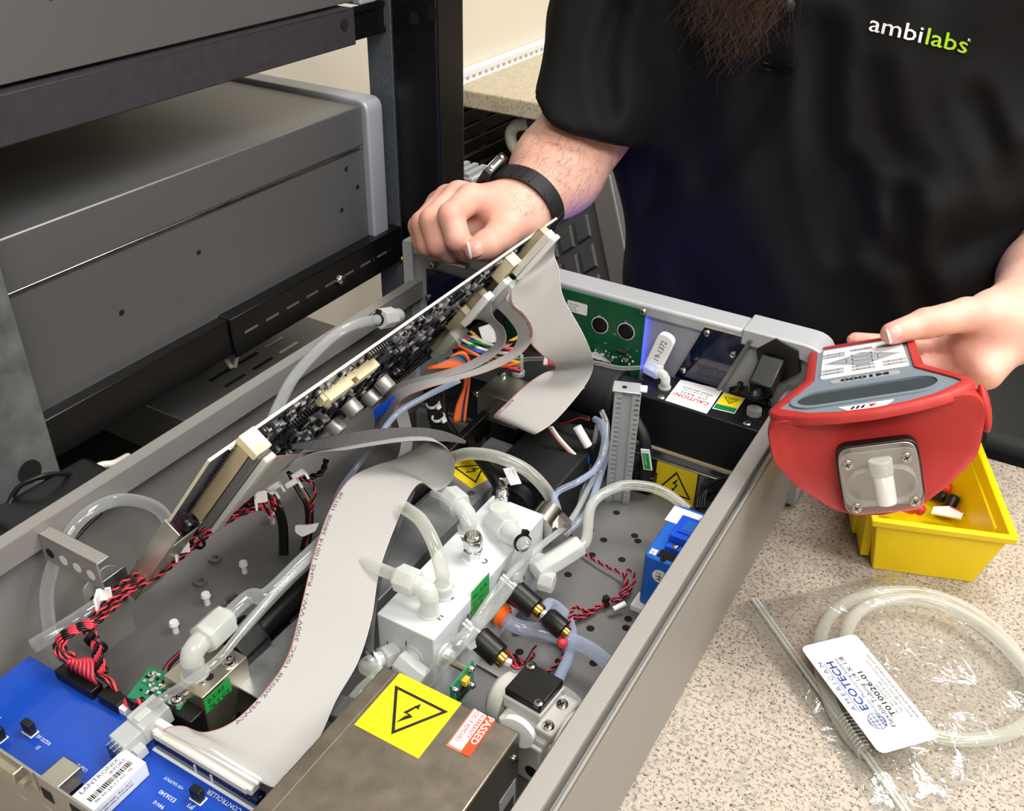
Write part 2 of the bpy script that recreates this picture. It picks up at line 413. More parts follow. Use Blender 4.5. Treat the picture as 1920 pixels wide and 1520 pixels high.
# ribbons, tubes and wires
def ribbon(name, A, B, ncond, parent, m='ribbon', thick=0.0009, sub=8, label=None):
    """flat cable between edge lines A and B (lists of 3-D points), a ridge for each conductor"""
    a = cr(A, sub); b = cr(B, sub); rows = len(a); n = 2*ncond; vs = []; uvs = []
    cen = [(a[i]+b[i])*.5 for i in range(rows)]; L = 0
    top = []; bot = []
    for i in range(rows):
        t = (cen[min(i+1, rows-1)]-cen[max(i-1, 0)]).normalized(); w = b[i]-a[i]; nr = w.cross(t).normalized()
        if i: L += (cen[i]-cen[i-1]).length
        for k in range(n+1):
            p = a[i]+w*(k/n); off = thick*(.5 if k % 2 else .22)
            top.append(p+nr*off); bot.append(p-nr*off); uvs.append((k/2, L))
    n1 = n+1; N = rows*n1; vs = top+bot; fs = []
    for i in range(rows-1):
        for k in range(n):
            q = (i*n1+k, i*n1+k+1, (i+1)*n1+k+1, (i+1)*n1+k); fs.append(q[::-1]); fs.append(tuple(N+j for j in q))
        for k in (0, n):
            q = (i*n1+k, (i+1)*n1+k, N+(i+1)*n1+k, N+i*n1+k); fs.append(q if k else q[::-1])
    for i in (0, rows-1):
        for k in range(n):
            q = (i*n1+k, i*n1+k+1, N+i*n1+k+1, N+i*n1+k); fs.append(q if i == 0 else q[::-1])
    me = bpy.data.meshes.new(name); me.from_pydata([p[:] for p in vs], [], fs); me.materials.append(MATS[m])
    ul = me.uv_layers.new(name='UVMap'); uv2 = uvs+uvs
    co = np.empty(len(me.loops), np.int32); me.loops.foreach_get('vertex_index', co)
    ul.data.foreach_set('uv', np.array(uv2, np.float32)[co].ravel()); me.update(); me.shade_smooth()
    o = bpy.data.objects.new(name, me); COL.objects.link(o)
    if parent is not None: o.parent = parent; o.matrix_parent_inverse = Matrix.Translation(-V(parent.location)) if parent.type == 'EMPTY' else Matrix()
    if label: o['label'] = label
    o['_n'] = 0; del o['_n']
    return o, a, b
def ribbon_text(body, a, b, v0, size, i0, i1, parent, m='ink_grey', flip=1, name='lettering', rev=False):
    """print lettering on a ribbon between row indices, v0 = fraction across"""
    L = [0]; cen = [(a[i]*(1-v0)+b[i]*v0) for i in range(i0, i1+1)]
    for i in range(1, len(cen)): L.append(L[-1]+(cen[i]-cen[i-1]).length)
    t = MB(); t.text(body, size, lift=0); out = MB(); vs = []
    w = max(p[0] for p in t.v); tot = L[-1]
    for p in t.v:
        s = p[0]/w*tot; s = tot-s if rev else s
        k = min(max(int(np.searchsorted(L, s))-1, 0), len(L)-2); f = (s-L[k])/max(L[k+1]-L[k], 1e-9)
        c = cen[k].lerp(cen[k+1], f); i = i0+k
        wv = (b[i]-a[i]).normalized(); tn = (cen[k+1]-cen[k]).normalized(); nr = wv.cross(tn).normalized()
        nr = nr if nr.dot(CAM-c) > 0 else -nr
        xd = -tn if rev else tn; sg = 1 if xd.cross(wv).dot(nr) > 0 else -1
        vs.append(c+wv*p[1]*sg+nr*0.0007)
    out.add(vs, t.f); return out.obj(name, m, parent, smooth=None)
def tube_thing(name, label, pts, r, m='tube_clear', cat='tube', n=12, sub=8, group=None, hollow=0):
    P = cr(pts, sub); b = MB(); b.tube(P, r, n, caps=False)
    if hollow:
        c = MB(); c.tube(P, r*hollow, n, caps=False)
        b.add(c.v, [f[::-1] for f in c.f]); mm = len(P)
        for e in (0, mm-1):
            for k in range(n):
                q = (e*n+k, e*n+(k+1) % n, mm*n+e*n+(k+1) % n, mm*n+e*n+k); b.f.append(q if e else q[::-1])
    return tag(b.obj(name, m, None, smooth=180), label, cat, group)
def wire(parent, pts, r, m, name='wire', n=6, sub=6):
    b = MB(); b.tube(cr(pts, sub), r, n); return b.obj(name, m, parent, smooth=180)
def twist(parent, pts, r=0.0007, ro=0.0007, pitch=0.009, mats=('wire_red', 'wire_black'), sub=6, ph=0.0, name='wire'):
    P = cr(pts, sub); L = [0]
    for i in range(1, len(P)): L.append(L[-1]+(P[i]-P[i-1]).length)
    nst = max(8, int(L[-1]/pitch*7)); Q = []; j = 0
    for k in range(nst+1):
        s = L[-1]*k/nst
        while j < len(L)-2 and L[j+1] < s: j += 1
        Q.append(P[j].lerp(P[j+1], (s-L[j])/max(L[j+1]-L[j], 1e-9)))
    nx = None; A = [[] for _ in mats]
    for k in range(nst+1):
        t = (Q[min(k+1, nst)]-Q[max(k-1, 0)]).normalized()
        nx = t.orthogonal().normalized() if nx is None else (nx-t*nx.dot(t)).normalized()
        ny = t.cross(nx); a = 2*PI*L[-1]*k/nst/pitch+ph
        for q in range(len(mats)):
            aa = a+2*PI*q/len(mats); A[q].append(Q[k]+(nx*math.cos(aa)+ny*math.sin(aa))*ro)
    for q, mm in enumerate(mats):
        b = MB(); b.tube(A[q], r, 5); b.obj(name, mm, parent, smooth=180)
def zip_tie(parent, p, axis, r, m='black', name='zip_tie', up=None):
    Fm, _ = axis_frame(p, V(p)+V(axis)); b = MB(Fm)
    ring = [(r*math.cos(2*PI*k/14), r*math.sin(2*PI*k/14), 0) for k in range(14)]
    inner = [(x*.82, y*.82, 0) for x, y, _ in ring]
    rows = []
    for q, zz in ((ring, -.0012), (ring, .0012), (inner, .0012), (inner, -.0012), (ring, -.0012)): rows.append([(x, y, zz) for x, y, _ in q])
    b.grid(rows, True)
    u = V(up) if up is not None else V((0, 0, 1)); l = Fm.inverted().to_3x3() @ u; a = math.atan2(l.y, l.x)
    c = MB(Fm @ Matrix.Rotation(a, 4, 'Z')); c.cbox((r+.0012, 0, 0), .0036, .0046, .0042)
    b.add(c.v, c.f) if False else None
    b.v.extend(c.v); base = len(b.v)-len(c.v); b.f.extend([tuple(i+base for i in f) for f in c.f])
    return b.obj(name, m, parent, smooth=40)

# signed-distance modelling (bodies)
class SDF:
    def __init__(s, lo, hi, h):
        s.lo = np.array(lo, float); s.h = h; s.n = np.ceil((np.array(hi)-s.lo)/h).astype(int)+1
        s.ax = [(s.lo[i]+np.arange(s.n[i])*h).astype(np.float32) for i in range(3)]
    def empty(s): return np.full(s.n, 1.0, np.float32)
    def cone(s, g, p0, p1, r0, r1, k=0.0, sc=None):
        """smooth-union a tapered capsule into grid g; sc = (axis, factor) flattens across an axis"""
        p0 = np.array(p0, float); p1 = np.array(p1, float); mr = max(r0, r1)*(1 if sc is None else max(1, 1/sc[1]))+k*1.5+3*s.h
        lo = np.minimum(p0, p1)-mr; hi = np.maximum(p0, p1)+mr
        i0 = np.clip(np.floor((lo-s.lo)/s.h).astype(int), 0, s.n-1); i1 = np.clip(np.ceil((hi-s.lo)/s.h).astype(int)+1, 1, s.n)
        if (i1 <= i0).any(): return g
        sl = tuple(slice(a, b) for a, b in zip(i0, i1))
        Xg = s.ax[0][sl[0]][:, None, None]-np.float32(p0[0]); Yg = s.ax[1][sl[1]][None, :, None]-np.float32(p0[1]); Zg = s.ax[2][sl[2]][None, None, :]-np.float32(p0[2])
        d = p1-p0
        if sc is not None:
            a = np.array(sc[0], float); a /= np.linalg.norm(a); f = sc[1]-1.0
            dt = Xg*np.float32(a[0])+Yg*np.float32(a[1])+Zg*np.float32(a[2])
            Xg = Xg+dt*np.float32(a[0]*f); Yg = Yg+dt*np.float32(a[1]*f); Zg = Zg+dt*np.float32(a[2]*f); d = d+a*(d@a)*f
        dd = max(float(d@d), 1e-12)
        t = np.clip((Xg*np.float32(d[0])+Yg*np.float32(d[1])+Zg*np.float32(d[2]))/np.float32(dd), 0, 1)
        v = np.sqrt((Xg-t*np.float32(d[0]))**2+(Yg-t*np.float32(d[1]))**2+(Zg-t*np.float32(d[2]))**2)-(np.float32(r0)+t*np.float32(r1-r0))
        G = g[sl]
        if k > 0:
            hh = np.maximum(k-np.abs(G-v), 0)/k; G[...] = np.minimum(G, v)-hh*hh*np.float32(k*.25)
        else: np.minimum(G, v, out=G)
        return g
    @staticmethod
    def smin(a, b, k):
        hh = np.maximum(k-np.abs(a-b), 0)/k; return np.minimum(a, b)-hh*hh*np.float32(k*.25)
    def mesh(s, g):
        sg = g < 0; c = np.zeros(s.n-1, np.int8)
        for i in (0, 1):
            for j in (0, 1):
                for k in (0, 1): c += sg[i:s.n[0]-1+i, j:s.n[1]-1+j, k:s.n[2]-1+k]
        idx = np.argwhere((c > 0) & (c < 8)); ids = np.full(s.n-1, -1, np.int64); ids[tuple(idx.T)] = np.arange(len(idx))
        acc = np.zeros((len(idx), 3)); cnt = np.zeros(len(idx))
        for ax in range(3):
            o1, o2 = [q for q in range(3) if q != ax]
            for a in (0, 1):
                for b in (0, 1):
                    q0 = idx.copy(); q0[:, o1] += a; q0[:, o2] += b; q1 = q0.copy(); q1[:, ax] += 1
                    v0 = g[tuple(q0.T)]; v1 = g[tuple(q1.T)]; cr_ = (v0 < 0) != (v1 < 0)
                    t = np.where(cr_, v0/np.where(cr_, v0-v1, 1), 0); p = q0.astype(float); p[:, ax] += t
                    acc += p*cr_[:, None]; cnt += cr_
        vs = s.lo+acc/cnt[:, None]*s.h; F = []
        for ax in range(3):
            o1, o2 = [(1, 2), (2, 0), (0, 1)][ax]
            sl0 = [slice(1, None)]*3; a0 = [slice(None)]*3; a1 = [slice(None)]*3; a0[ax] = slice(0, -1); a1[ax] = slice(1, None)
            cr_ = sg[tuple(a0)] != sg[tuple(a1)]; e = np.argwhere(cr_)
            ok = (e[:, o1] > 0) & (e[:, o2] > 0) & (e[:, o1] < s.n[o1]-1) & (e[:, o2] < s.n[o2]-1); e = e[ok]
            neg = sg[tuple(e.T)]
            def cell(d1, d2):
                q = e.copy(); q[:, o1] += d1; q[:, o2] += d2; return ids[tuple(q.T)]
            Q = np.stack([cell(-1, -1), cell(0, -1), cell(0, 0), cell(-1, 0)], 1)
            Q[~neg] = Q[~neg][:, ::-1]; F.append(Q)
        return vs, np.concatenate(F)
# ================================================================== the room
def build_room():
    b = MB(); b.box(-.80, -.70, -2.2, 6.2, -.95, CEIL); struct(b.obj('wall_left', 'wall'))
    b = MB(); b.box(-.70, 3.6, 6.0, 6.1, -.95, CEIL); struct(b.obj('wall_back', 'wall'))
    b = MB(); b.box(3.5, 3.6, -2.2, 6.0, -.95, CEIL); struct(b.obj('wall_right', 'wall'))
    b = MB(); b.box(-.70, 3.5, -2.2, -2.1, -.95, CEIL); struct(b.obj('wall_front', 'wall'))
    b = MB(); b.box(-.80, 3.6, -2.2, 6.2, -1.0, -.95); struct(b.obj('floor', 'floor'))
    b = MB(); b.box(-.80, 3.6, -2.2, 6.2, CEIL, CEIL+.05); struct(b.obj('ceiling', 'ceiling'))
    # bench top
    b = MB(); b.box(-.13, 2.2, -.75, .965, -.04, 0.0)
    o = b.obj('workbench_top', 'granite', bev=.004); struct(o)
    t = MB(); t.box(-.05, 2.1, -.6, .82, -.95, -.0405); o2 = t.obj('bench_carcass', 'blackmat'); struct(o2)
build_room()
# ================================================================== background: rack, counter, grille
def build_background():
    # --- equipment rack frame: far black post with zinc strip, near zinc post
    t = T('equipment_rack', 'black steel equipment rack frame with galvanised posts and slotted rails', 'rack', (-.2, .75, -.95))
    b = MB(); b.box(-.182, -.115, 1.0, 1.06, -.95, 1.5); p = b.obj('corner_post', 'black_metal', t, bev=.003)
    for px, py in ((777, 35), (811, 24)):
        q = Y(px, py, .9996); h = MB(); h.cyl(q, q-V((0, .0006, 0)), .0075, n=18); h.obj('bolt_hole', 'hole', p)
    b = MB(); b.box(-.222, -.1835, 1.0, 1.012, -.95, 1.5); p = b.obj('mounting_strip', 'zincdark', t, 'worn zinc strip', bev=.001)
    q = Y(752, 486, .9995); screw(p, q, (0, -1, 0), .006, .004, 'brass', 'bolt')
    yp = (X(0, 483, -.175).y+X(109, 881, -.175).y)/2; b = MB(); b.box(-.178, -.175, .2, yp, -.95, .9); p = b.obj('zinc_post', 'zinc_post', t, 'bright scratched zinc post', bev=.001)
    b = MB(); b.box(-.1748, -.150, .2, yp, -.012, -.009); b.obj('post_foot', 'zinc_post', p)
    q = X(56, 884, -.1745); h = MB(); h.cyl(q, q+V((.0006, 0, 0)), .012, n=18); h.obj('bolt_hole', 'hole', p)
    b = MB(); b.box(-.66, -.2, .2, .615, -.2, -.12); b.obj('dark_void_box', 'blackmat', t)  # added black box that keeps the void low in the rack dark
    # upper rail
    b = MB(); b.box(-.192, -.189, .2, .938, .322, .3635); b.box(-.235, -.189, .2, .938, .3605, .3635); r = b.obj('angle_rail', 'rail', t, 'dark grey angle rail', bev=.002)
    q = X(646, 46, -.1885); h = MB(); h.cyl(q, q+V((.0006, 0, 0)), .0065, n=18); h.obj('bolt_hole', 'hole', r)
    b = MB(); b.box(-.198, -.1935, .86, 1.0, .326, .362); b.box(-.198, -.191, .86, 1.0, .356, .362); b.box(-.198, -.191, .86, 1.0, .326, .332); b.obj('rail_extension', 'black_metal', t)
    # lower rail: near and far section
    b = MB(); b.box(-.188, -.185, .25, .70, .026, .0705); b.box(-.25, -.185, .25, .70, .0675, .0705); b.obj('plain_rail', 'black_metal', t, bev=.0015)
    b = MB(); b.box(-.184, -.181, .672, 1.0, .022, .0725); b.box(-.23, -.181, .672, 1.0, .0695, .0725); r = b.obj('slotted_rail', 'black_metal', t, bev=.0015)
    for k in range(8):
        y0 = .69+k*.036
        h = MB(); h.box(-.181, -.1806, y0, y0+.022, .0465, .0495); h.obj('slot', 'ink_grey', r)
        h = MB(); h.cyl((-.181, y0+.029, .048), (-.1806, y0+.029, .048), .0032, n=10); h.obj('slot', 'hole', r)
    screw(r, X(638, 525, -.1805), (1, 0, 0), .008, .006, 'steel', 'bolt')
    # --- rack analysers (same 4U case as on the bench)
    def rack_unit(name, label, z0, ytop, lid=.126):
        u = T(name, label, 'analyser', (-.42, .66, z0))
        b = MB(); b.box(-.64, -.2, .33, .952, z0, z0+lid-.001); b.obj('case_tray', 'rackgrey', u, bev=.001)
        b = MB(); b.box(-.641, -.1988, .33, .952, z0+lid, z0+.176); l = b.obj('lid', 'rackgrey', u, bev=.002)
        b = MB(); b.box(-.64, -.1985, .33, .952, z0+lid-.0035, z0+lid+.0005); b.obj('seam_lip', 'steel', u, bev=.0006)
        M = Matrix(((1, 0, 0, 0), (0, 0, 1, 0), (0, 1, 0, 0), (0, 0, 0, 1)))
        ou = polyround([(-.652, z0-.004), (-.19, z0-.004), (-.19, z0+.182), (-.652, z0+.182)], [.004, .004, .016, .016], 6)
        c = MB(M); c.prism(ou[::-1], .952, .984); c.obj('bezel', 'bezel', u, bev=.004, seg=3)
        for yy, zz in ((.55, .06), (.66, .085), (.915, .105), (.9, .055), (.935, .075), (.945, .142)):
            h = MB(); h.cyl((-.2005, yy, z0+zz), (-.1996, yy, z0+zz), .0028, n=10); o = h.obj('screw_hole', 'hole', u)
            h = MB(); h.lathe([(0, .0036), (.0004, .0036)], (-.2003, yy, z0+zz), (-.19, yy, z0+zz), 12); h.obj('screw_hole_rim', 'steel', u)
        return u
    rack_unit('rack_analyser', 'grey rack analyser with pale bezel resting on the slotted rail', .0695, 0)
    rack_unit('rack_analyser', 'topmost grey rack analyser above the dark angle rail', .367, 0)
    u = T('vented_unit', 'dark grey vented equipment case low in the rack under the slotted rail', 'equipment', (-.42, .7, -.1))
    b = MB(); b.box(-.64, -.215, .62, .90, -.2, -.05); o = b.obj('case', 'rackgrey', u, bev=.002)
    for i in range(3):
        for k in range(5):
            x = -.24-k*.026; y = .70+i*.05
            h = MB(); h.box(x-.0025, x+.0025, y, y+.035, -.0505, -.0495); h.obj('vent_slot', 'offwhite' if i == 2 and k < 3 else 'hole', o)  # pale slots paint in the lit space seen beneath the vents
    # side plate that closes the rack towards the wall (dark interior)
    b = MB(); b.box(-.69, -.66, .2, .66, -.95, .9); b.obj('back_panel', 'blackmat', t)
    b = MB(); b.box(-.66, -.2, .2, .66, -.6, -.57); b.obj('shelf', 'blackmat', t)
    # --- power adapter and cables left of the case
    a = T('power_adapter', 'black power adapter brick wedged between chassis and rack', 'adapter', (-.1, .38, 0))
    M = RZ((-.102, .375, .0), -2)
    b = MB(M); b.box(-.03, .03, -.052, .052, .012, .055); b.obj('body', 'black', a, bev=.006, seg=3)
    b = MB(M); b.box(-.0302, .0302, -.0522, .0522, .0335, .0345); b.obj('seam', 'hole', a)
    b = MB(M); b.box(-.024, .024, -.045, .045, .0, .013); b.obj('foot_pad', 'rubber', a)
    b = MB(); b.tube(cr([M @ V((.0, -.05, .03)), Z(5, 1000, .03), Z(25, 925, .06), Z(70, 895, .07), Z(118, 888, .06), Z(160, 895, .04)], 8), .0022, 8); b.obj('output_lead', 'black', a, smooth=180)
    c = MB(); c.tube(cr([Z(8, 985, .04), Z(20, 940, .055), Z(45, 905, .06), Z(95, 893, .055), Z(130, 892, .05)], 8), .002, 8)
    tag(c.obj('signal_lead', 'black', smooth=180), 'thin black lead looping over the near zinc post', 'cable')
    c = MB(); c.tube(cr([Z(172, 884, .05), Z(190, 872, .05), Z(215, 868, .045), Z(240, 855, .02)], 8), .0035, 8)
    tag(c.obj('braided_lead', 'offwhite', smooth=180), 'pale braided lead behind the black power adapter', 'cable')
    c = MB(); c.tube(cr([Z(435, 690, -.02), Z(425, 670, -.01), Z(445, 655, -.02), Z(440, 690, -.04)], 8), .003, 8)
    tag(c.obj('loop_lead', 'offwhite', smooth=180), 'grey lead curled in the dark gap beneath the lower rail', 'cable')
    # --- wall counter
    b = MB(); b.box(-.699, .6, 1.885, 4.2, -.04, 0.0); tag(b.obj('wall_counter', 'granite_far', bev=.004), 'speckled beige laminate counter along the far left wall', 'counter')
    b = MB(); M = Matrix(((0, 0, 1, 0), (1, 0, 0, 0), (0, 1, 0, 0), (0, 0, 0, 1)))
    k = T('counter_bracket', 'cream wedge bracket under the far counter corner', 'bracket', (-.55, 1.93, -.12))
    b.box(-.699, -.25, 2.03, 2.055, -.065, -.0405); b.obj('arm', 'offwhite', k, bev=.002); b = MB(); b.box(-.699, -.69, 2.03, 2.055, -.3, -.065); b.obj('wall_plate', 'offwhite', k)
    d = T('slotted_duct', 'white slotted cable duct running along the wall above the counter', 'cable duct', (-.69, 2.8, 0))
    b = MB(); b.box(-.699, -.672, 1.862, 4.2, -.035, .004); b.obj('base', 'white', d, bev=.001)
    b = MB(); b.box(-.699, -.674, 1.862, 4.2, .012, .026); b.obj('cover', 'white', d, bev=.002)
    b = MB()
    for i in range(80): b.box(-.699, -.6745, 1.87+i*.028, 1.884+i*.028, .0035, .0125)
    o = b.obj('tooth_row', 'white', d); o['kind'] = 'stuff'
    b = MB(); b.box(-.672, -.645, 1.874, 1.884, -.03, .01); b.obj('end_clip', 'bubble', d, 'clear plastic end clip')
    # --- black slat panel on the wall under the counter
    g = T('slat_wall_panel', 'black slat wall panel with grooves below the counter', 'slat panel', (-.69, 1.9, -.2))
    b = MB(); b.box(-.6995, -.692, 1.5, 2.35, -.35, -.045); b.obj('backing', 'blackmat', g)
    for i in range(7):
        z = -.078-i*.036
        b = MB(); b.box(-.692, -.684, 1.5, 2.35, z-.026, z); b.obj('slat', 'black', g, bev=.001)
        b = MB(); b.box(-.692, -.6835, 1.5, 2.35, z+.001, z+.0055); b.obj('groove_insert', 'ink_brown', g)
    h = T('hose_reel', 'pale grey hose bend hanging under the far counter', 'hose', (-.5, 2.1, -.1))
    b = MB(); b.tube(cr([Y(1000, 232, 1.96), Y(968, 236, 1.96), Y(957, 255, 1.96), Y(968, 282, 1.96), Y(1000, 300, 1.96)], 6), .014, 10); b.obj('hose', 'offwhite', h, smooth=180)
    b = MB(); b.cyl(Y(996, 232, 1.96), Y(1030, 226, 1.96), .02, n=14); b.obj('collar', 'rail', h)
    # pale box and brown cabinet under the counter
    c = T('pale_box', 'pale grey ribbed box under the counter behind the fist', 'box', (-.5, 1.75, -.4))
    p = Y(886, 352, 1.7); b = MB(); b.box(p.x-.16, p.x, 1.7, 1.78, p.z-.25, p.z+.02); b.obj('body', 'bezel', c, bev=.004)
    for i in range(7): b = MB(); b.box(p.x-.155+i*.022, p.x-.143+i*.022, 1.702, 1.778, p.z+.0205, p.z+.027); b.obj('rib', 'bezel', c)
    p = Y(925, 330, 2.05); b = MB(); b.box(-.68, p.x+.45, 2.06, 2.3, -.94, p.z+.035)
    tag(b.obj('brown_cabinet', 'ink_brown', bev=.003), 'dark brown low cabinet below the slat wall panel', 'cabinet')
    # --- moulded case with raised rectangles, standing behind the bench
    cs = T('moulded_case', 'dark grey moulded case with raised rectangle pattern behind the bezel', 'case', (-.2, 1.6, -.9))
    O = Y(1140, 545, 1.5); U = (Y(1168, 330, 1.62)-O); Rr = (Y(1045, 600, 1.5)-O)
    ux = (-Rr).normalized(); uy = U.normalized(); M = FR(O, ux, uy)
    W_, H_ = Rr.length*1.9, U.length*1.25
    b = MB(M); b.box(-W_, .06, -.35, H_, -.08, 0); b.obj('shell', 'case_grey', cs, bev=.008)
    b = MB(M); b.box(.012, .062, -.35, H_+.002, -.079, .006); b.obj('edge_frame', 'rackgrey', cs, 'lighter grey edge frame', bev=.003)
    b = MB(M); b.box(-W_, .062, H_+.002, H_+.03, -.079, .004); b.obj('lid_rim', 'offwhite', cs, bev=.003)
    for i in range(7):
        for j in range(4):
            x = -.012-j*.045; y = H_*.88-i*.066
            b = MB(M); b.add([(x-.036, y-.052, 0), (x, y-.052, 0), (x, y, 0), (x-.036, y, 0), (x-.033, y-.049, .005), (x-.003, y-.049, .005), (x-.003, y-.003, .005), (x-.033, y-.003, .005)],
                             [(4, 5, 6, 7), (0, 1, 5, 4), (1, 2, 6, 5), (2, 3, 7, 6), (3, 0, 4, 7)]); b.obj('raised_rectangle', 'case_grey', cs, bev=.001)
    # --- dark chair behind the bench corner on the right
    ch = T('office_chair', 'black upholstered chair with chrome edge behind the bench corner', 'chair', (.75, 1.45, -.95))
    b = MB(); b.box(.50, .98, 1.30, 1.75, -.255, -.17); b.obj('seat', 'blackmat', ch, bev=.02, seg=3)
    b = MB(); b.box(.52, .96, 1.72, 1.78, -.1, .33); b.obj('backrest', 'blackmat', ch, bev=.02, seg=3)
    b = MB(); b.tube(cr([(.49, 1.28, -.262), (.8, 1.265, -.262), (1.1, 1.28, -.262)], 6), .008, 10); b.obj('chrome_rail', 'chrome', ch, smooth=180)
    for x, y in ((.54, 1.32), (1.06, 1.32), (.54, 1.72), (1.06, 1.72)):
        b = MB(); b.cyl((x, y, -.95), (x, y, -.25), .014, n=10); b.obj('leg', 'chrome', ch)
    # ceiling lamps
    for x, y, wh in ((.95, 1.15, 'above the person'), (1.05, -.6, 'behind the camera'), (2.3, .4, 'far right over the bench'), (-.1, 3.2, 'over the wall counter')):
        l = T('ceiling_lamp', 'flat square ceiling light panel '+wh, 'lamp', (x, y, CEIL), 'ceiling light panels')
        b = MB(); b.box(x-.6, x+.6, y-.3, y+.3, CEIL-.012, CEIL-.0005); b.obj('frame', 'white', l)
        b = MB(); b.box(x-.575, x+.575, y-.275, y+.275, CEIL-.014, CEIL-.012); b.obj('diffuser', 'lamp_on', l)
build_background()
# ================================================================== the open instrument case
RIM = 0.130
def build_chassis():
    t = T('analyser_chassis', 'open grey sheet-metal analyser chassis with its lid off on the bench', 'chassis', (.22, .47, 0))
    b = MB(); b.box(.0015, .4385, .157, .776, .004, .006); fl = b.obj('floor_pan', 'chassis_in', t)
    # left wall: sheet, top flange, inner lip
    b = MB(); b.box(0, .0015, .157, .778, .004, RIM); b.box(0, .013, .157, .778, RIM-.0015, RIM); b.box(.0115, .013, .157, .778, RIM-.021, RIM)
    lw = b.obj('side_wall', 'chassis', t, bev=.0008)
    # right wall: flange, groove, outer sheet
    b = MB(); b.box(.4385, .44, .157, .778, .004, RIM-.0015); b.box(.4372, .44, .157, .778, RIM-.0035, RIM-.0015)
    b.box(.4185, .4335, .157, .778, RIM-.0015, RIM); b.box(.4185, .42, .157, .778, RIM-.016, RIM); b.box(.4318, .4335, .157, .778, RIM-.012, RIM)
    b.box(.4318, .4385, .157, .778, RIM-.0125, RIM-.011)
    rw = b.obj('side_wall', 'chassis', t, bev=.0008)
    b = MB(); b.box(.0015, .4385, .157, .1585, .004, RIM-.004); rp = b.obj('rear_panel', 'chassis', t, bev=.0005)
    return t, fl, lw, rw, rp
CH, CH_FLOOR, CH_LW, CH_RW, CH_REAR = build_chassis()
def build_bezel():
    t = CH
    # front plate and bezel frame
    b = MB(); b.box(.0, .44, .7745, .7775, .004, .168); b.obj('front_plate', 'bezel_in', t)
    b = MB()
    sec = [(-.004, 0), (.012, 0), (.0125, -.003), (.0125, -.013), (.0, -.0145), (-.004, -.012)]
    b.box(.004, .37, .770, .800, .160, .1735); b.obj('bezel_bar', 'bezel', t, bev=.003, seg=3)
    for x0, x1, sgn in ((.3695, .4485, 1), (-.0085, .0045, -1)):
        p = polyround([(x0, .004), (x1, .004), (x1, .176), (x0, .176), (x0, .160), (x1-.012*sgn if sgn > 0 else x0, .160), (x1-.012, .15)][:4], [.001, .006, .02, .002] if sgn > 0 else [.006, .001, .002, .014], 6)
        M = Matrix(((1, 0, 0, 0), (0, 0, 1, 0), (0, 1, 0, 0), (0, 0, 0, 1)))
        # corner shell: frame only, front plate closes it
        outer = p
        if sgn > 0:
            inner = polyround([(x0, .160), (x1-.013, .160), (x1-.013, .004), (x1, .004), (x1, .176), (x0, .176)], [0, .012, 0, .004, .022, .002], 6)
        else:
            inner = [(q[0], q[1]) for q in polyround([(x0, .004), (x1, .004), (x1, .176), (x0, .176)], [.004, 0, .002, .012], 6)]
        c = MB(M); c.prism(inner[::-1], .768, .803); c.obj('bezel_corner', 'bezel', t, bev=.0015)
build_bezel()
# ================================================================== front plate fittings
MP = FR((0, .7745, 0), (1, 0, 0), (0, 0, 1))            # local x = world x, y = world z, z = towards the rear (-Y)
def smd_field(M, rects, parent, n, seed, mats=('black', 'silk', 'tan'), smin=.0012, smax=.004, name='surface_component', h=.0012):
    """many tiny board parts joined by material (too small to pick apart)"""
    rg = random.Random(seed); bs = {m: MB(M) for m in mats}
    for _ in range(n):
        x0, x1, y0, y1 = rg.choice(rects); w = rg.uniform(smin, smax); l = w*rg.choice((.5, .6, 1))
        if rg.random() < .5: w, l = l, w
        x = rg.uniform(x0, x1-w); y = rg.uniform(y0, y1-l); m = rg.choice(mats)
        bs[m].box(x, x+w, y, y+l, 0, h*rg.uniform(.5, 1.4))
    for m, b in bs.items():
        if b.v: o = b.obj(name, m, parent, smooth=None); o['kind'] = 'stuff'
def ic(parent, M, x, y, w, l, h=.0022, npin=8, m='black', ang=0, name='chip'):
    Mm = M @ Matrix.Translation((x, y, 0)) @ Matrix.Rotation(ang, 4, 'Z')
    b = MB(Mm); b.box(-w/2, w/2, -l/2, l/2, .0004, h); o = b.obj(name, m, parent, bev=.0002)
    p = MB(Mm)
    for k in range(npin):
        xx = -w/2+w*(k+.5)/npin
        for s in (-1, 1): p.box(xx-w/npin*.25, xx+w/npin*.25, min(s*l/2, s*(l/2+.0014)), max(s*l/2, s*(l/2+.0014)), 0, .0009)
    q = p.obj('pin_row', 'steel', None, smooth=None); q.parent = o; q['kind'] = 'stuff'
    return o
def lab_text(parent, M, lines, m='ink'):
    """lines: (text, size, x, y, kw) all in one lettering mesh"""
    b = MB(M)
    for tx, sz, x, y, kw in lines: b.text(tx, sz, (x, y), **kw)
    o = b.obj('lettering', m, None, smooth=None); o.parent = parent
    return o

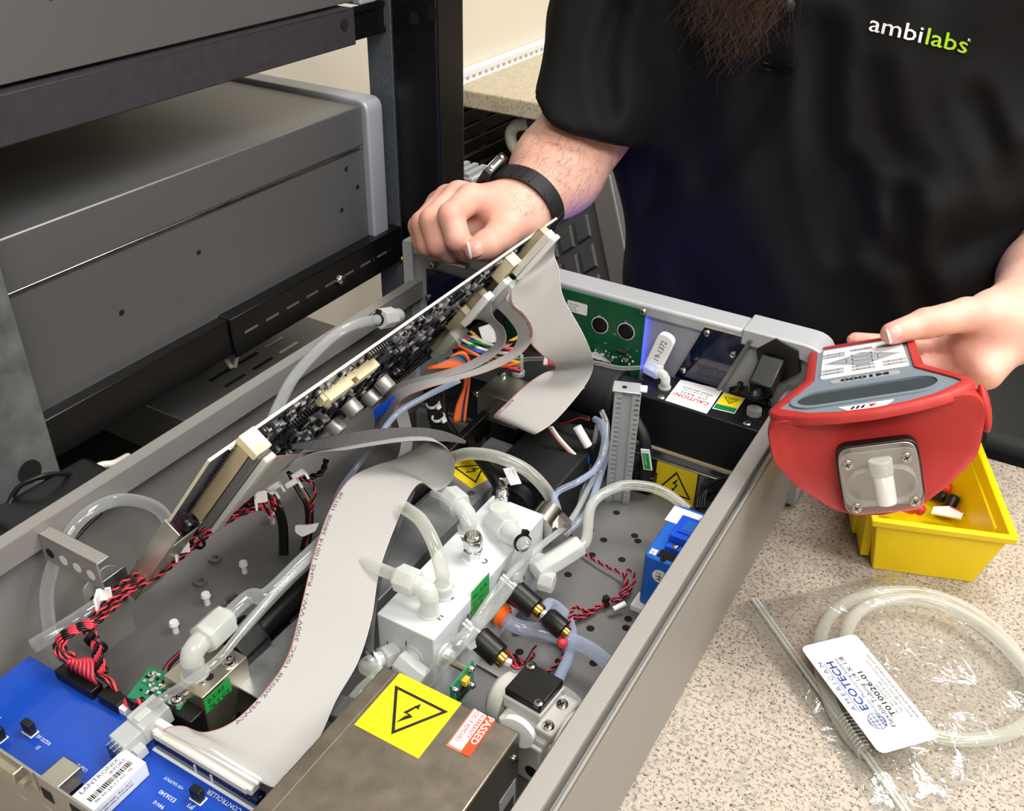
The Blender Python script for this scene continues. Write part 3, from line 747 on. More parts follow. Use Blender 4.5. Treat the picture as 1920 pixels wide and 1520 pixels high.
def build_front():
    # ---- green display board
    a = Y(950, 512, .768); c = Y(1211, 579, .768); d = Y(1200, 715, .768)
    x0, x1, z1, z0 = a.x, c.x, c.z-.002, d.z
    t = T('display_board', 'green display circuit board screwed behind the front bezel', 'circuit board', ((x0+x1)/2, .768, z0))
    M = FR((0, .7685, 0), (1, 0, 0), (0, 0, 1))
    b = MB(M); b.box(x0, x1, z0, z1, -.0016, 0); b.obj('board', 'pcb_green', t, bev=.0003)
    for px, py in ((1124, 610), (1173, 622)):
        q = Y(px, py, .7675); b = MB(M); b.lathe([(0, .0083), (.0006, .0083), (.0013, .0072), (.0017, .004)], (q.x, q.z, 0), (q.x, q.z, 1), 24); o = b.obj('glob_top', 'black', t, 'round black epoxy blob')
        b = MB(M); b.lathe([(0, .0092), (.0002, .0092)], (q.x, q.z, 0), (q.x, q.z, 1), 24); b.obj('ring', 'silk', t)
    q = Y(1082, 577, .768); b = MB(M); b.prism(polyround(rect(.022, .012, q.x, q.z), .0015), .0001, .0004); o = b.obj('sticker', 'white', t)
    lab_text(o, M, [('DM-2440Y', .0024, q.x-.009, q.z+.0015, dict(lift=.0005)), ('2019-B2', .0024, q.x-.009, q.z-.0018, dict(lift=.0005)), ('STN-4 EV', .0022, q.x-.009, q.z-.0048, dict(lift=.0005))])
    q = Y(1168, 655, .768); b = MB(M); b.prism(polyround(rect(.011, .004, q.x, q.z), .0019), 0, .0035); b.obj('crystal', 'steel', t)
    b = MB(M)
    for tx, px, py in (('U5', 1124, 594), ('U6', 1174, 605), ('U1', 1136, 645), ('C3', 1153, 628), ('R7', 1178, 667), ('J1', 1196, 660)):
        q = Y(px, py, .768); b.text(tx, .0026, (q.x-.002, q.z))
    b.obj('lettering', 'silk', t, smooth=None)
    smd_field(M, [(x0+.06, x1-.01, z0+.004, z0+.022), (x1-.05, x1-.004, z0+.012, z0+.03)], t, 46, 3, ('tan', 'silk', 'black'), .001, .0028)
    for px, py in ((1207, 583), (960, 528)):
        q = Y(px, py, .768); screw(t, (q.x, .767, q.z), (0, -1, 0), .0036, .003)
    # blue backlight strip at the side of the display, behind the board edge
    b = MB(); b.box(x1-.004, x1-.001, .7705, .7725, z0+.01, z1-.01); b.obj('backlight_strip', 'led_blue', t, 'glowing blue backlight')
    # front of the bezel: lit display towards the operator
    s = T('display_screen', 'blue lit display screen on the far side of the bezel', 'screen', (.17, .801, .09))
    b = MB(); b.box(.10, .26, .7776, .7792, .09, .155); b.obj('glass', 'lcd_blue', s)
    b = MB(); b.box(.09, .27, .7776, .7785, .08, .165); b.obj('surround', 'black', s)
    # ---- white memory stick
    p0 = Y(1222, 693, .757); p1 = Y(1254, 627, .757)
    ax = (p1-p0); L = ax.length
    t = T('memory_stick', 'white memory stick marked 19-1372 beside the green display board', 'memory stick', p0)
    M = FR(p0, ax, (-ax.z, 0, ax.x))
    b = MB(M); b.prism(polyround([(0, -.0085), (L, -.0085), (L, .0085), (0, .0085)], [.002, .008, .008, .002], 6), -.0035, .0035); o = b.obj('body', 'white', t, bev=.001)
    lab_text(o, M, [('19-1372', .0078, L*.30, -.0026, dict(fit=L*.52, lift=.0037))])
    b = MB(M); b.prism(rect(L*.6, .0105, L*.55, 0), .0034, .0036); b.obj('paper_label', 'white', t)
    b = MB(M); b.box(-.012, 0, -.006, .006, -.0022, .0022); b.obj('plug', 'steel', t)
    b = MB(M); b.box(.001, .006, -.003, .003, .0034, .0038); b.obj('status_light', 'led_blue', t, 'blue status light')
    # ---- leaning navy board
    yb = .7695; M = FR((0, yb, 0), (1, 0, 0), (0, 0, 1))
    q4 = [Y(*q, yb) for q in ((1265, 705), (1345, 728), (1405, 635), (1321, 613))]; pl = [(q.x, q.z) for q in q4]
    t = T('navy_board', 'dark navy circuit board with three screws on the front plate', 'circuit board', q4[0])
    b = MB(M); b.prism(pl, -.0016, 0); b.obj('board', 'pcb_navy', t, bev=.0002)
    b = MB(M); (x2, z2), (x3, z3) = pl[2], pl[3]; b.prism([(x3, z3), (x2, z2), (x2, z2+.0008), (x3, z3+.0008)], -.0016, .0002); b.obj('cut_edge', 'tan', t)
    for px, py in ((1326, 624), (1375, 664), (1281, 694)): screw(t, Y(px, py, yb), (0, -1, 0), .0034, .0026)
    b = MB(M); (x1, z1), (x2, z2) = pl[1], pl[2]; b.prism([(x1, z1), (x1+.004, z1), (x2+.004, z2), (x2, z2)], -.004, .004); b.obj('edge_rib', 'rackgrey', t)
    b = MB(M)
    for x in (x0, (x0+x1)/2): b.cyl((pl[3][0]+.004, pl[3][1]-.008, -.0045), (pl[3][0]+.004, pl[3][1]-.008, -.0016), .002, n=8)
    b.obj('spacer', 'steel', t)
    # ---- black hexagonal inlet and plug
    q = Y(1462, 672, .772)
    t = T('power_inlet', 'black hexagonal power inlet with plug behind the bezel corner', 'socket', q)
    b = MB(); b.lathe([(0, .022), (.005, .022), (.006, .019)], q, q-V((0, 1, 0)), 6); b.obj('flange', 'black', t, bev=.0008)
    q2 = q+V((-.004, -.006, -.002)); e = q2+V((-.008, -.03, -.014))
    Mx = FR(q2, (1, 0, 0), e-q2); b = MB(Mx); b.box(-.011, .011, 0, .034, -.009, .009); b.obj('plug_body', 'black', t, bev=.002)
    b = MB(Mx); b.box(-.008, .008, .004, .026, .009, .013); b.obj('latch', 'black', t, bev=.0015)
    b = MB(); b.tube(cr([Mx @ V((0, .034, 0)), Mx @ V((0, .05, -.012)), Z(1440, 745, .075), Z(1425, 760, .06)], 6), .004, 8); b.obj('lead', 'black', t, smooth=180)
    c = T('black_lead_loop', 'thin black leads looped behind the lamp housing', 'cable', Z(1400, 740, .09))
    for k in range(3):
        wire(c, [Z(1370, 728+k*3, .108), Z(1390, 726+k*3, .116), Z(1425, 733+k*4, .116), Z(1440, 752, .108), Z(1442, 775, .1)], .0018, 'wire_black')
    zip_tie(c, Z(1386, 729, .1175), (1, -.2, 0), .004)
    # ---- lamp housing with labels
    bx = (.2885, .4165, .7195, .767, .0558, .1067)
    t = T('lamp_housing', 'black ultraviolet lamp housing with caution labels under the front plate', 'lamp housing', (.35, .74, .0558))
    b = MB(); b.box(*bx); b.obj('body', 'anod', t, bev=.0008)
    zt = .1067; MT = FR((0, 0, zt), (-1, 0, 0), (0, -1, 0))
    c4 = [Z(*q, zt) for q in ((1276, 712), (1355, 732), (1325, 776), (1247, 751))]
    def flat_label(c4, m, name, par, n=6, wob=.0):
        rows = []
        for i in range(n+1):
            v = i/n; r = []
            for k in range(n+1):
                u = k/n; p = (c4[0]*(1-u)+c4[1]*u)*(1-v)+(c4[3]*(1-u)+c4[2]*u)*v
                r.append(p+V((0, 0, .0003+wob*abs(math.sin(u*7+v*3))*(1 if v < .3 else .3))))
            rows.append(r[::-1])
        g = MB(); g.grid(rows); return g.obj(name, m, par, smooth=180)
    o = flat_label(c4, 'white', 'caution_label', t, wob=.0004); o['label'] = 'white label reading CAUTION! U.V. RAYS in red and black'
    cc = (c4[0]+c4[1]+c4[2]+c4[3])*.25; ux = (c4[3]-c4[2]).normalized(); uy = (c4[3]-c4[0]).normalized()
    ML = FR((cc.x, cc.y, zt+.0006), ux, uy); w = (c4[3]-c4[2]).length
    lab_text(o, ML, [('CAUTION!', .0078, 0, .0040, dict(align='CENTER', fit=w*.86, bold=.00012))], 'ink_red')
    lab_text(o, ML, [('U.V. RAYS', .0052, 0, -.0016, dict(align='CENTER', fit=w*.62)), ('Do not look at lamp', .0036, 0, -.0062, dict(align='CENTER', fit=w*.62)), ('Without safety glasses', .0036, 0, -.0102, dict(align='CENTER', fit=w*.74))])
    c4 = [Z(*q, zt) for q in ((1357, 736), (1397, 747), (1377, 776), (1335, 766))]
    o = flat_label(c4, 'white', 'hot_surface_label', t); o['label'] = 'yellow and green hot surface label'
    def sub4(c4, v0, v1, s=.03):
        f = lambda u, v: (c4[0]*(1-u)+c4[1]*u)*(1-v)+(c4[3]*(1-u)+c4[2]*u)*v
        return [f(s, v0), f(1-s, v0), f(1-s, v1), f(s, v1)]
    k = flat_label([p+V((0, 0, .0002)) for p in sub4(c4, .03, .68)], 'yellow', 'yellow_field', None); k.parent = o
    k = flat_label([p+V((0, 0, .0002)) for p in sub4(c4, .7, .96)], 'label_green', 'green_field', None); k.parent = o
    cc = sum(sub4(c4, .03, .68), V())/4; ux = (c4[3]-c4[2]).normalized(); uy = (c4[3]-c4[0]).normalized(); ML = FR((cc.x, cc.y, zt+.0008), ux, uy)
    g = MB(ML); s = .0068
    def tri_frame(g, s, th, cy=0, lift=0):
        o3 = [(-s, -s*.62+cy), (s, -s*.62+cy), (0, s*.95+cy)]; i3 = [(x*th, (y-cy+s*.08)*th+cy-s*.08) for x, y in o3]
        g.add([(*p, lift) for p in o3]+[(*p, lift) for p in i3], [(0, 1, 4, 3), (1, 2, 5, 4), (2, 0, 3, 5)])
    tri_frame(g, s, .8)
    for i in (-1, 0, 1):
        for q in range(4):
            y0 = -.0028+q*.0014; x0 = i*.0018; dx = .0005*(1 if q % 2 else -1)
            g.quad((x0-dx-.0002, y0, 0), (x0-dx+.0002, y0, 0), (x0+dx+.0002, y0+.0014, 0), (x0+dx-.0002, y0+.0014, 0))
    k = g.obj('heat_symbol', 'ink', None, smooth=None); k.parent = o
    for px, py in ((1240, 745), (1401, 794)):
        q = Z(px, py, zt); h = MB(); h.cyl(q, q+V((0, 0, .0003)), .0058, n=20); h.obj('counterbore', 'hole', t); screw(t, q, (0, 0, 1), .004, .0018)
    q = Z(1413, 776, zt); b = MB(); b.lathe([(0, .007), (.006, .007), (.0065, .006)], q, q+V((0, 0, 1)), 8); b.obj('plug', 'fitting', t, 'white translucent plug')
    # elbow on the lamp housing
    e = Z(1246, 727, zt)
    b = MB(); b.lathe([(0, .006), (.002, .006), (.002, .0045), (.008, .0045)], e, e+V((0, 0, 1)), 16); b.tube([e+V((0, 0, .006)), e+V((0, 0, .010)), e+V((-.003, .001, .0128)), e+V((-.010, .003, .0135))], .0046, 12)
    b.obj('elbow', 'fitting', t, smooth=50)
    b = MB(); b.hexa(e+V((-.007, .002, .0133)), e+V((-.022, .006, .0142)), .0075); b.obj('elbow_nut', 'fitting', t, bev=.0008)
    tube_thing('thin_clear_tube', 'thin clear tube running from behind the ribbon to the lamp housing elbow', [e+V((-.02, .0055, .014)), Y(1165, 690, .742), Y(1120, 681, .74), Y(1060, 673, .735), Y(990, 673, .725), Y(930, 680, .71)], .0021, 'tube_clear', sub=6)
    # black drum beside the housing
    d = T('lamp_drum', 'black cylindrical lamp drum left of the lamp housing', 'lamp part', (.26, .745, .05))
    b = MB(); b.lathe([(0, .026), (.001, .028), (.05, .028), (.052, .026), (.052, .021), (.072, .021)], (.216, .742, .084), (.3, .742, .084), 32); b.obj('drum', 'rubber', d, smooth=40)
    for k in range(6): b = MB(); b.lathe([(0, .0284), (.0012, .0284)], (.222+k*.008, .742, .084), (.3, .742, .084), 32); b.obj('rib', 'rubber', d)
    # ---- zinc bracket under the housing with yellow label
    t = T('zinc_bracket', 'galvanised bracket carrying the lamp housing', 'bracket', (.35, .718, .006))
    b = MB(); b.box(.255, .417, .7155, .717, .006, .0545); b.box(.255, .417, .7155, .766, .053, .0545); b.obj('angle', 'zinc', t, bev=.0006)
    b = MB(); b.box(.285, .417, .7165, .722, .0545, .0558); b.obj('gasket', 'tan', t)
    b = MB(); b.box(.27, .417, .7130, .7155, .044, .047); b.obj('fold', 'zinc', t, bev=.001)
    def hazard(par, M, s, m='yellow', name='hazard_label'):
        b = MB(M); b.box(-s, s, -s, s, 0, .0003); o = b.obj(name, m, par, 'yellow high voltage label'); g = MB(M)
        tri_frame(g, s*.86, .82, cy=-s*.05, lift=.0005); z = .0005
        k = s*.36
        g.add([(.35*k, 1.15*k, z), (-.45*k, .1*k, z), (-.05*k, .12*k, z), (.12*k, .32*k, z)], [(0, 1, 2, 3)])
        g.add([(-.45*k, .1*k, z), (-.05*k, -.02*k, z), (.42*k, .12*k, z), (-.05*k, .12*k, z)], [(0, 1, 2, 3)])
        g.add([(.42*k, .12*k, z), (.1*k, .02*k, z), (-.2*k, -.75*k, z), (-.02*k, -.78*k, z)], [(0, 1, 2, 3)])
        g.add([(-.42*k, -.62*k, z), (.02*k, -.75*k, z), (-.28*k, -1.2*k, z)], [(0, 2, 1)])
        q = g.obj('bolt_symbol', 'ink', None, smooth=None); q.parent = o
        return o
    c = [Y(*q, .7125) for q in ((1230, 866), (1306, 890), (1228, 918))]
    cc = Y(1266, 908, .7125); MH = FR((cc.x, .7125, cc.z), (1, 0, .0), (0, 0, 1)); s = (c[1].x-c[0].x)/2
    hazard(t, MH, s, 'yellowdark')
    # black connectors and leads under the bracket
    cn = T('black_connector', 'black plug cluster low beside the yellow bracket label', 'connector', Y(1205, 895, .705))
    q = Y(1207, 893, .707); b = MB(); b.box(q.x-.014, q.x+.012, .7, .712, q.z-.012, q.z+.006); b.obj('housing', 'black', cn, bev=.001)
    for k in range(4): b = MB(); b.box(q.x-.013+k*.006, q.x-.009+k*.006, .698, .7, q.z-.01, q.z+.004); b.obj('pole', 'blackmat', cn)
    c2 = T('bracket_leads', 'black leads bunched right of the yellow bracket label', 'cable', Y(1325, 920, .70))
    for k in range(4): wire(c2, [Y(1375, 890+4*k, .70), Y(1335, 905+5*k, .695), Y(1312+4*k, 925, .69), Y(1305+5*k, 955, .68)], .0014, 'wire_black')
    b = MB(); q = Y(1335, 915, .703); b.box(q.x-.01, q.x+.02, .698, .71, q.z-.012, q.z+.004); b.obj('plug', 'blackmat', c2, bev=.001)
    return hazard, tri_frame, flat_label
HAZARD, TRI, FLAT = build_front()

def build_post():
    # slotted zinc channel post
    a = Z(1134, 936, .006); b2 = Z(1180, 942, .006); top = .112
    t = T('slotted_post', 'galvanised slotted channel post standing beside the lamp housing', 'post', a)
    xx = (b2-a).normalized(); w = (b2-a).length; M = FR(a, xx, (-xx.y, xx.x, 0)); W_ = w
    lo = .0; hi = .2
    # height from the top pixel
    best = min((abs((lambda p: (p-CAM).dot(C_D)/(p-CAM).dot(C_F)*F_PX+760)(a+V((0, 0, z)))-728), z) for z in [k*.001 for k in range(60, 160)])[1]
    b = MB(M); b.box(W_*.3, W_*.72, 0, .0014, 0, best); b.obj('web', 'zinc_light', t, bev=.0004)
    b = MB(M); b.box(0, W_*.3, -.003, -.0016, 0, best); b.box(W_*.3, W_*.34, -.003, .001, 0, best); b.obj('flange', 'zinc_light', t, bev=.0004)
    b = MB(M); b.box(W_*.72, W_, -.003, -.0016, 0, best); b.box(W_*.68, W_*.72, -.003, .001, 0, best); b.obj('flange', 'zinc_light', t, bev=.0004)
    n = int(best/.0052)
    for k in range(n):
        for x0 in (.12, .8):
            b = MB(M); b.box(W_*x0, W_*(x0+.16), -.0034, -.003, .003+k*.0052, .0052+k*.0052); b.obj('tooth', 'steel', t, smooth=None)
    b = MB(M); b.box(-.002, W_*.95, -.006, .012, best, best+.0014); o = b.obj('bent_tab', 'zinc_light', t, bev=.0004)
    h = MB(M); h.cyl((W_*.35, .002, best+.0014), (W_*.35, .002, best+.0018), .0022, n=14); k = h.obj('tab_hole', 'hole', t)
    b = MB(M); b.box(W_*.6, W_*1.2, .004, .014, best-.003, best-.0016); b.obj('white_pad', 'white', t)
    # sleeved lead with a tag
    c = T('sleeved_lead', 'grey sleeved lead with a green tag beside the slotted post', 'cable', Y(1213, 870, .7))
    b = MB(); b.tube(cr([Y(1175, 755, .715), Y(1190, 785, .705), Y(1207, 820, .7), Y(1211, 850, .7), Y(1208, 900, .7)], 8), [.0055]*26+[.005]*7, 10) if False else b.tube(cr([Y(1175, 755, .715), Y(1190, 785, .705), Y(1207, 820, .7), Y(1211, 850, .7), Y(1208, 905, .7)], 8), .0055, 10)
    b.obj('sleeve', 'rubber', c, smooth=180)
    M = FR(Y(1207, 842, .692), (.25, 0, -1), (1, 0, .25)); b = MB(M); b.box(0, .022, -.003, .0055, -.0006, .0006); o = b.obj('tag', 'white', c)
    b = MB(M); b.box(.004, .021, -.002, .0045, .0006, .0008); k = b.obj('tag_print', 'sticker_green', c)
    lab_text(o, M, [('UV LAMP', .0028, .005, -.0005, dict(lift=.001))], 'white')
    # left navy board on the front plate
    a = Y(800, 496, .771); b_ = Y(900, 520, .771)
    t = T('navy_board', 'dark navy circuit board behind the raised board at the bezel left end', 'circuit board', (a.x, .771, .08))
    b = MB(MP); b.box(a.x, b_.x+.04, .06, a.z-.004, .0035, .005); b.obj('board', 'pcb_navy', t, bev=.0003)
    for px, py in ((812, 497), (803, 557)): q = Y(px, py, .769); screw(t, q, (0, -1, 0), .0038, .003)
    b = MB(); q0 = Y(840, 492, .766); q1 = Y(875, 500, .766); b.tube([q0, q1], .0028, 10); b.obj('spacer', 'steel', t)
    b = MB(MP); b.box(a.x+.05, a.x+.09, a.z-.016, a.z-.008, .005, .0055); b.obj('sticker', 'white', t)
build_post()
# ================================================================== modules inside the case
FZ = .006                                                     # top of the floor pan
def XA(d): return {'x': V((1, 0, 0)), 'y': V((0, 1, 0)), 'z': V((0, 0, 1))}[d]
def build_floor_holes():
    rows = [(1065, 1077), (1132, 1012), (1190, 1004), (1196, 1014), (1166, 1049), (1042, 1132), (974, 1222), (1048, 1240), (1113, 1243), (1107, 1178), (1178, 1160), (1174, 1177), (1156, 961), (1107, 993), (1056, 1029), (1138, 1125), (1110, 1040), (880, 1270), (1225, 1230)]
    for px, py in rows:
        q = Z(px, py, FZ); b = MB(); b.lathe([(0, .0034), (.0002, .0034)], q, q+V((0, 0, 1)), 16); b.obj('screw_hole', 'hole', CH)
    for px, py, d in ((412, 1050, 'x'), (378, 1093, 'x'), (500, 1000, 'x'), (700, 905, 'x')):
        pass
build_floor_holes()

def elbow_fitting(parent, base, up, out, s=1.0, m='fitting', nut=True, rise=.016, name='elbow_fitting', nutlen=.016):
    """moulded right-angle compression fitting: threaded foot, bend, hexagon nut"""
    base = V(base); up = V(up).normalized(); out = V(out).normalized()
    b = MB(); b.lathe([(0, .0085*s), (.0014*s, .0085*s), (.0015*s, .0068*s), (rise*s, .0068*s)], base, base+up, 18)
    top = base+up*rise*s; k = .006*s
    b.tube([top-up*.002*s, top+up*.3*k, top+up*.8*k+out*.25*k, top+up*1.05*k+out*.9*k, top+up*1.1*k+out*.016*s], .0067*s, 14)
    o = b.obj(name, m, parent, smooth=50)
    end = top+up*1.1*k
    if nut:
        n0 = end+out*.010*s; n1 = n0+out*nutlen*s
        h = MB(); h.hexa(n0, n1, .0105*s); h.lathe([(nutlen*s, .0078*s), (nutlen*s+.003*s, .0065*s)], n0, n1, 14); h.obj('nut', m, o, bev=.0009*s).matrix_parent_inverse = Matrix()
        return n1+out*.003*s
    return end+out*.016*s

# ---------------------------------------------------------------- white manifold block
MX0, MX1, MY0, MY1, MZ = .2432, .2925, .3817, .5420, .085
def build_manifold():
    t = T('manifold_block', 'milky white plastic manifold block with plumbing fittings', 'manifold', (.268, .46, FZ))
    b = MB(); b.box(MX0, MX1, MY0, MY1, FZ, MZ); b.obj('block', 'delrin', t, bev=.0012, seg=3)
    MT = FR((0, 0, MZ), (0, -1, 0), (1, 0, 0))
    b = MB(MT)
    for tx, px, py in (('P', 866, 1010), ('Q', 908, 1050), ('R', 843, 1120), ('H', 823, 1155)):
        q = Z(px, py, MZ); b.text(tx, .0072, (-q.y-.002, q.x-.002), bold=.00014)
    b.obj('lettering', 'ink', t, smooth=None)
    MF = FR((0, MY0, 0), (1, 0, 0), (0, 0, 1)); b = MB(MF)
    for tx, px, py in (('I', 727, 1207), ('J', 762, 1206)): q = Y(px, py, MY0); b.text(tx, .0068, (q.x-.001, q.z-.002), bold=.00014)
    b.obj('lettering', 'ink', t, smooth=None)
    MR = FR((MX1, 0, 0), (0, 1, 0), (0, 0, 1)); b = MB(MR)
    for tx, px, py in (('A', 846, 1205), ('B1', 878, 1155), ('C', 942, 1075), ('E', 983, 1082)): q = X(px, py, MX1); b.text(tx, .0064, (q.y-.002, q.z-.002), bold=.00014)
    b.obj('lettering', 'ink', t, smooth=None)
    # green sticker
    q = X(901, 1113, MX1); b = MB(MR); b.box(q.y-.013, q.y+.012, q.z-.013, q.z+.012, .0001, .0003); o = b.obj('sticker', 'sticker_green', t, 'green hand-written sticker')
    lab_text(o, MR, [('No. 5-16', .0052, q.y-.011, q.z+.003, dict(lift=.0005)), ('G3 7291', .0042, q.y-.011, q.z-.004, dict(lift=.0005)), ('17-5-19', .0042, q.y-.011, q.z-.0095, dict(lift=.0005))])
    # steel compression fitting Q
    q = Z(887, 1044, MZ); b = MB(); b.hexa(q, q+V((0, 0, .0085)), .0078); b.lathe([(.0085, .0062), (.0105, .0062)], q, q+V((0, 0, 1)), 16); o = b.obj('steel_union', 'chrome', t, bev=.0006)
    b = MB(); b.hexa(q+V((0, 0, .0105)), q+V((0, 0, .019)), .0078); b.lathe([(.019, .0074), (.0215, .0066), (.023, .0055)], q, q+V((0, 0, 1)), 16); b.obj('union_nut', 'chrome', t, bev=.0006)
    b = MB(); b.lathe([(0, .0092), (.0012, .0088)], q, q+V((0, 0, 1)), 18); b.obj('seal_ring', 'white', t)
    qt = q+V((0, 0, .023))
    tube_thing('union_tube', 'thin clear tube bent over from the steel union on the manifold', [qt-V((0, 0, .012)), qt+V((-.0005, 0, .003)), qt+V((-.006, .002, .010)), qt+V((-.018, .006, .014)), qt+V((-.034, .012, .012)), qt+V((-.05, .02, .005))], .0028, 'tube_clear')
    # H elbow, R barb with curved tube
    e = Z(806, 1148, MZ); out = (Z(735, 1095, MZ+.02)-Z(800, 1122, MZ+.02)).normalized()
    en = elbow_fitting(t, e, (0, 0, 1), out, 1.0)
    tube_thing('elbow_tube', 'short milky tube leaving the H elbow of the manifold under the ribbon', [en-out*.01, en+out*.014, en+out*.03+V((0, .003, -.003))], .0048, 'tube_milk')
    e = Z(831, 1115, MZ); b = MB(); b.lathe([(0, .0078), (.0016, .0078), (.0018, .006), (.008, .006), (.0082, .0072), (.0105, .0072), (.011, .005)], e, e+V((0, 0, 1)), 18); b.obj('barb', 'fitting', t, smooth=45)
    b = MB(); b.cbox(e+V((.004, .006, .0095)), .006, .004, .003); b.obj('clip', 'white', t)
    tube_thing('barb_tube', 'milky tube arching from barb R of the manifold behind the wide ribbon', [e+V((0, 0, .008)), e+V((-.001, .001, .02)), e+V((-.012, .008, .036)), e+V((-.032, .02, .042)), e+V((-.055, .03, .038))], .0052, 'tube_milk')
    # far fittings on the top
    e = Z(878, 990, MZ); out = (Z(846, 962, MZ+.02)-Z(872, 985, MZ+.02)).normalized(); en = elbow_fitting(t, e, (0, 0, 1), out, 1.05, rise=.008)
    tube_thing('elbow_tube', 'milky tube leaving the P elbow of the manifold towards the wide ribbon', [en-out*.01, en+out*.02, en+out*.045+V((0, 0, -.008))], .0052, 'tube_milk')
    q = Z(941, 948, MZ); b = MB(); b.hexa(q, q+V((0, 0, .012)), .0062); b.lathe([(.012, .005), (.018, .005), (.0185, .004)], q, q+V((0, 0, 1)), 16); b.obj('steel_plug', 'chrome', t, bev=.0006)
    e = Z(940, 985, MZ+.004); o0 = Z(973, 1012, MZ+.012); d = (o0-e).normalized()
    b = MB(); b.hexa(e-d*.012, e+d*.014, .0115); b.lathe([(.014, .009), (.022, .008), (.026, .0062), (.032, .006)], e-d*.0+d*.0, e+d, 16); b.obj('barb_nut', 'fitting', t, bev=.001)
    b = MB(); b.lathe([(0, .010), (.002, .010), (.002, .008), (.012, .008)], Z(936, 972, MZ), Z(936, 972, MZ)+V((0, 0, 1)), 16); b.obj('riser', 'fitting', t, smooth=45)
    bt = o0+d*.004
    tube_thing('drop_tube', 'clear tube falling from the tied barb nut across the manifold to the steel box', [bt-d*.008, bt+d*.008+V((0, 0, -.002)), X(968, 1075, .302), X(930, 1130, .306), X(880, 1185, .308), X(830, 1240, .300), X(800, 1282, .292)], .0054, 'tube_clear', sub=8)
    zt_ = T('cable_tie', 'black cable tie around the clear tube on the manifold', 'cable tie', bt); zip_tie(zt_, bt+d*.002, d, .0074, up=(.4, .2, 1))
    # right-hand side: fitting towards the case wall
    e = X(1000, 1052, MX1); d = V((1, .15, .1)).normalized()
    b = MB(); b.lathe([(0, .010), (.002, .010), (.002, .008), (.014, .008)], e, e+d, 16); b.obj('riser', 'fitting', t, smooth=45)
    f0 = e+d*.014+V((0, -.004, .002)); f1 = f0+V((.014, .03, .006)); b = MB(); b.hexa(f0-(f1-f0)*.35, f1, .0098); b.obj('tube_nut', 'fitting', t, bev=.0012)
    b = MB(); b.hexa(f0-V((0, .012, .006)), f0-V((-.012, .010, .006)), .0085); b.obj('hex_plug', 'fitting', t, bev=.001)
    tube_thing('wall_arc_tube', 'milky tube arching from the manifold side nut to the blue controller', [f1-(f1-f0)*.3, f1+(f1-f0)*.2, Z(1110, 945, .06), Z(1160, 912, .065), Z(1215, 912, .064), Z(1255, 928, .058), Z(1290, 955, .05)], .0046, 'tube_milk')
    # solenoid valves with brass coils
    for px, py, px2, py2, g in ((940, 1085, 1030, 1133, 0), (870, 1170, 950, 1208, 1)):
        p0 = X(px, py, MX1+.0); p1 = p0+V((.034, -.004, -.012)); 
        d = (p1-p0).normalized(); v = T('solenoid_valve', ('black solenoid valve with red lamp end beside the far orange fitting', 'black solenoid valve low on the near end of the manifold')[g], 'valve', p0)
        b = MB(); b.lathe([(0, .0075), (.006, .0075), (.006, .006), (.010, .006), (.010, .0075), (.015, .0075)], p0, p0+d, 16); b.obj('nipple', 'steel', v, smooth=40)
        b = MB(); b.lathe([(.014, .0085), (.015, .0095), (.034, .0095), (.035, .0085)], p0, p0+d, 20); b.obj('coil', 'black', v, smooth=40)
        b = MB(); b.lathe([(.035, .0065), (.040, .0065), (.041, .005)], p0, p0+d, 12); b.obj('terminal', 'brass', v, smooth=40)
        b = MB(); b.cbox(p0+d*.043+V((0, 0, .002)), .005, .004, .004); b.obj('clip', 'white', v)
        if g == 0:
            b = MB(); b.lathe([(.044, .006), (.047, .008), (.061, .008), (.062, .007)], p0+V((0, .002, 0)), p0+V((0, .002, 0))+d, 18); b.obj('end_coil', 'black', v, smooth=40)
            b = MB(); b.lathe([(.062, .005), (.066, .005)], p0+V((0, .002, 0)), p0+V((0, .002, 0))+d, 12); b.obj('end_terminal', 'brass', v)
            b = MB(); b.ball(p0+d*.064+V((0, -.003, -.006)), .0045, 10); b.obj('red_bead', 'wire_red', v, smooth=180)
        if g == 0: V1 = p0+d*.066
        else: V2 = p0+d*.044
    # orange push fittings
    fo = T('orange_fitting', 'orange push-in collar on the near side of the manifold with wide tube', 'fitting', X(940, 1150, MX1))
    p0 = X(925, 1142, MX1); d = V((1, -.15, -.12)).normalized()
    b = MB(); b.hexa(p0, p0+d*.008, .009); b.obj('hex', 'brass', fo); b = MB(); b.lathe([(.008, .0092), (.011, .0092), (.011, .0075), (.013, .0075)], p0, p0+d, 20); b.obj('collar', 'orange', fo)
    s = p0+d*.012
    tube_thing('wide_tube', 'wide pale blue tube from the orange collar to the case wall', [s-d*.005, s+d*.012, Z(1010, 1182, .038), Z(1070, 1200, .035), Z(1110, 1219, .034), Z(1150, 1252, .032)], .0058, 'tube_blue')
    fo = T('orange_fitting', 'orange push-in collar behind the far solenoid valve', 'fitting', X(960, 1105, MX1))
    p0 = X(955, 1108, MX1); b = MB(); b.hexa(p0, p0+d*.008, .0085); b.obj('hex', 'black', fo); b = MB(); b.lathe([(.008, .0088), (.011, .0088), (.011, .007), (.013, .007)], p0, p0+d, 20); b.obj('collar', 'orange', fo)
    s = p0+d*.012
    tube_thing('valve_loop_tube', 'pale blue tube looping down behind the solenoid valve to the pump', [s, s+d*.02, Z(1030, 1130, .03), Z(1058, 1150, .028), Z(1072, 1185, .026), Z(1068, 1225, .026), Z(1052, 1262, .026), Z(1040, 1290, .026)], .0042, 'tube_blue')
    # front face fittings
    p0 = Y(742, 1222, MY0); d = V((-.35, -1, .15)).normalized()
    b = MB(); b.hexa(p0, p0+d*.012, .009); b.lathe([(.012, .006), (.02, .006)], p0, p0+d, 14); b.obj('hose_barb', 'fitting', t, bev=.0008)
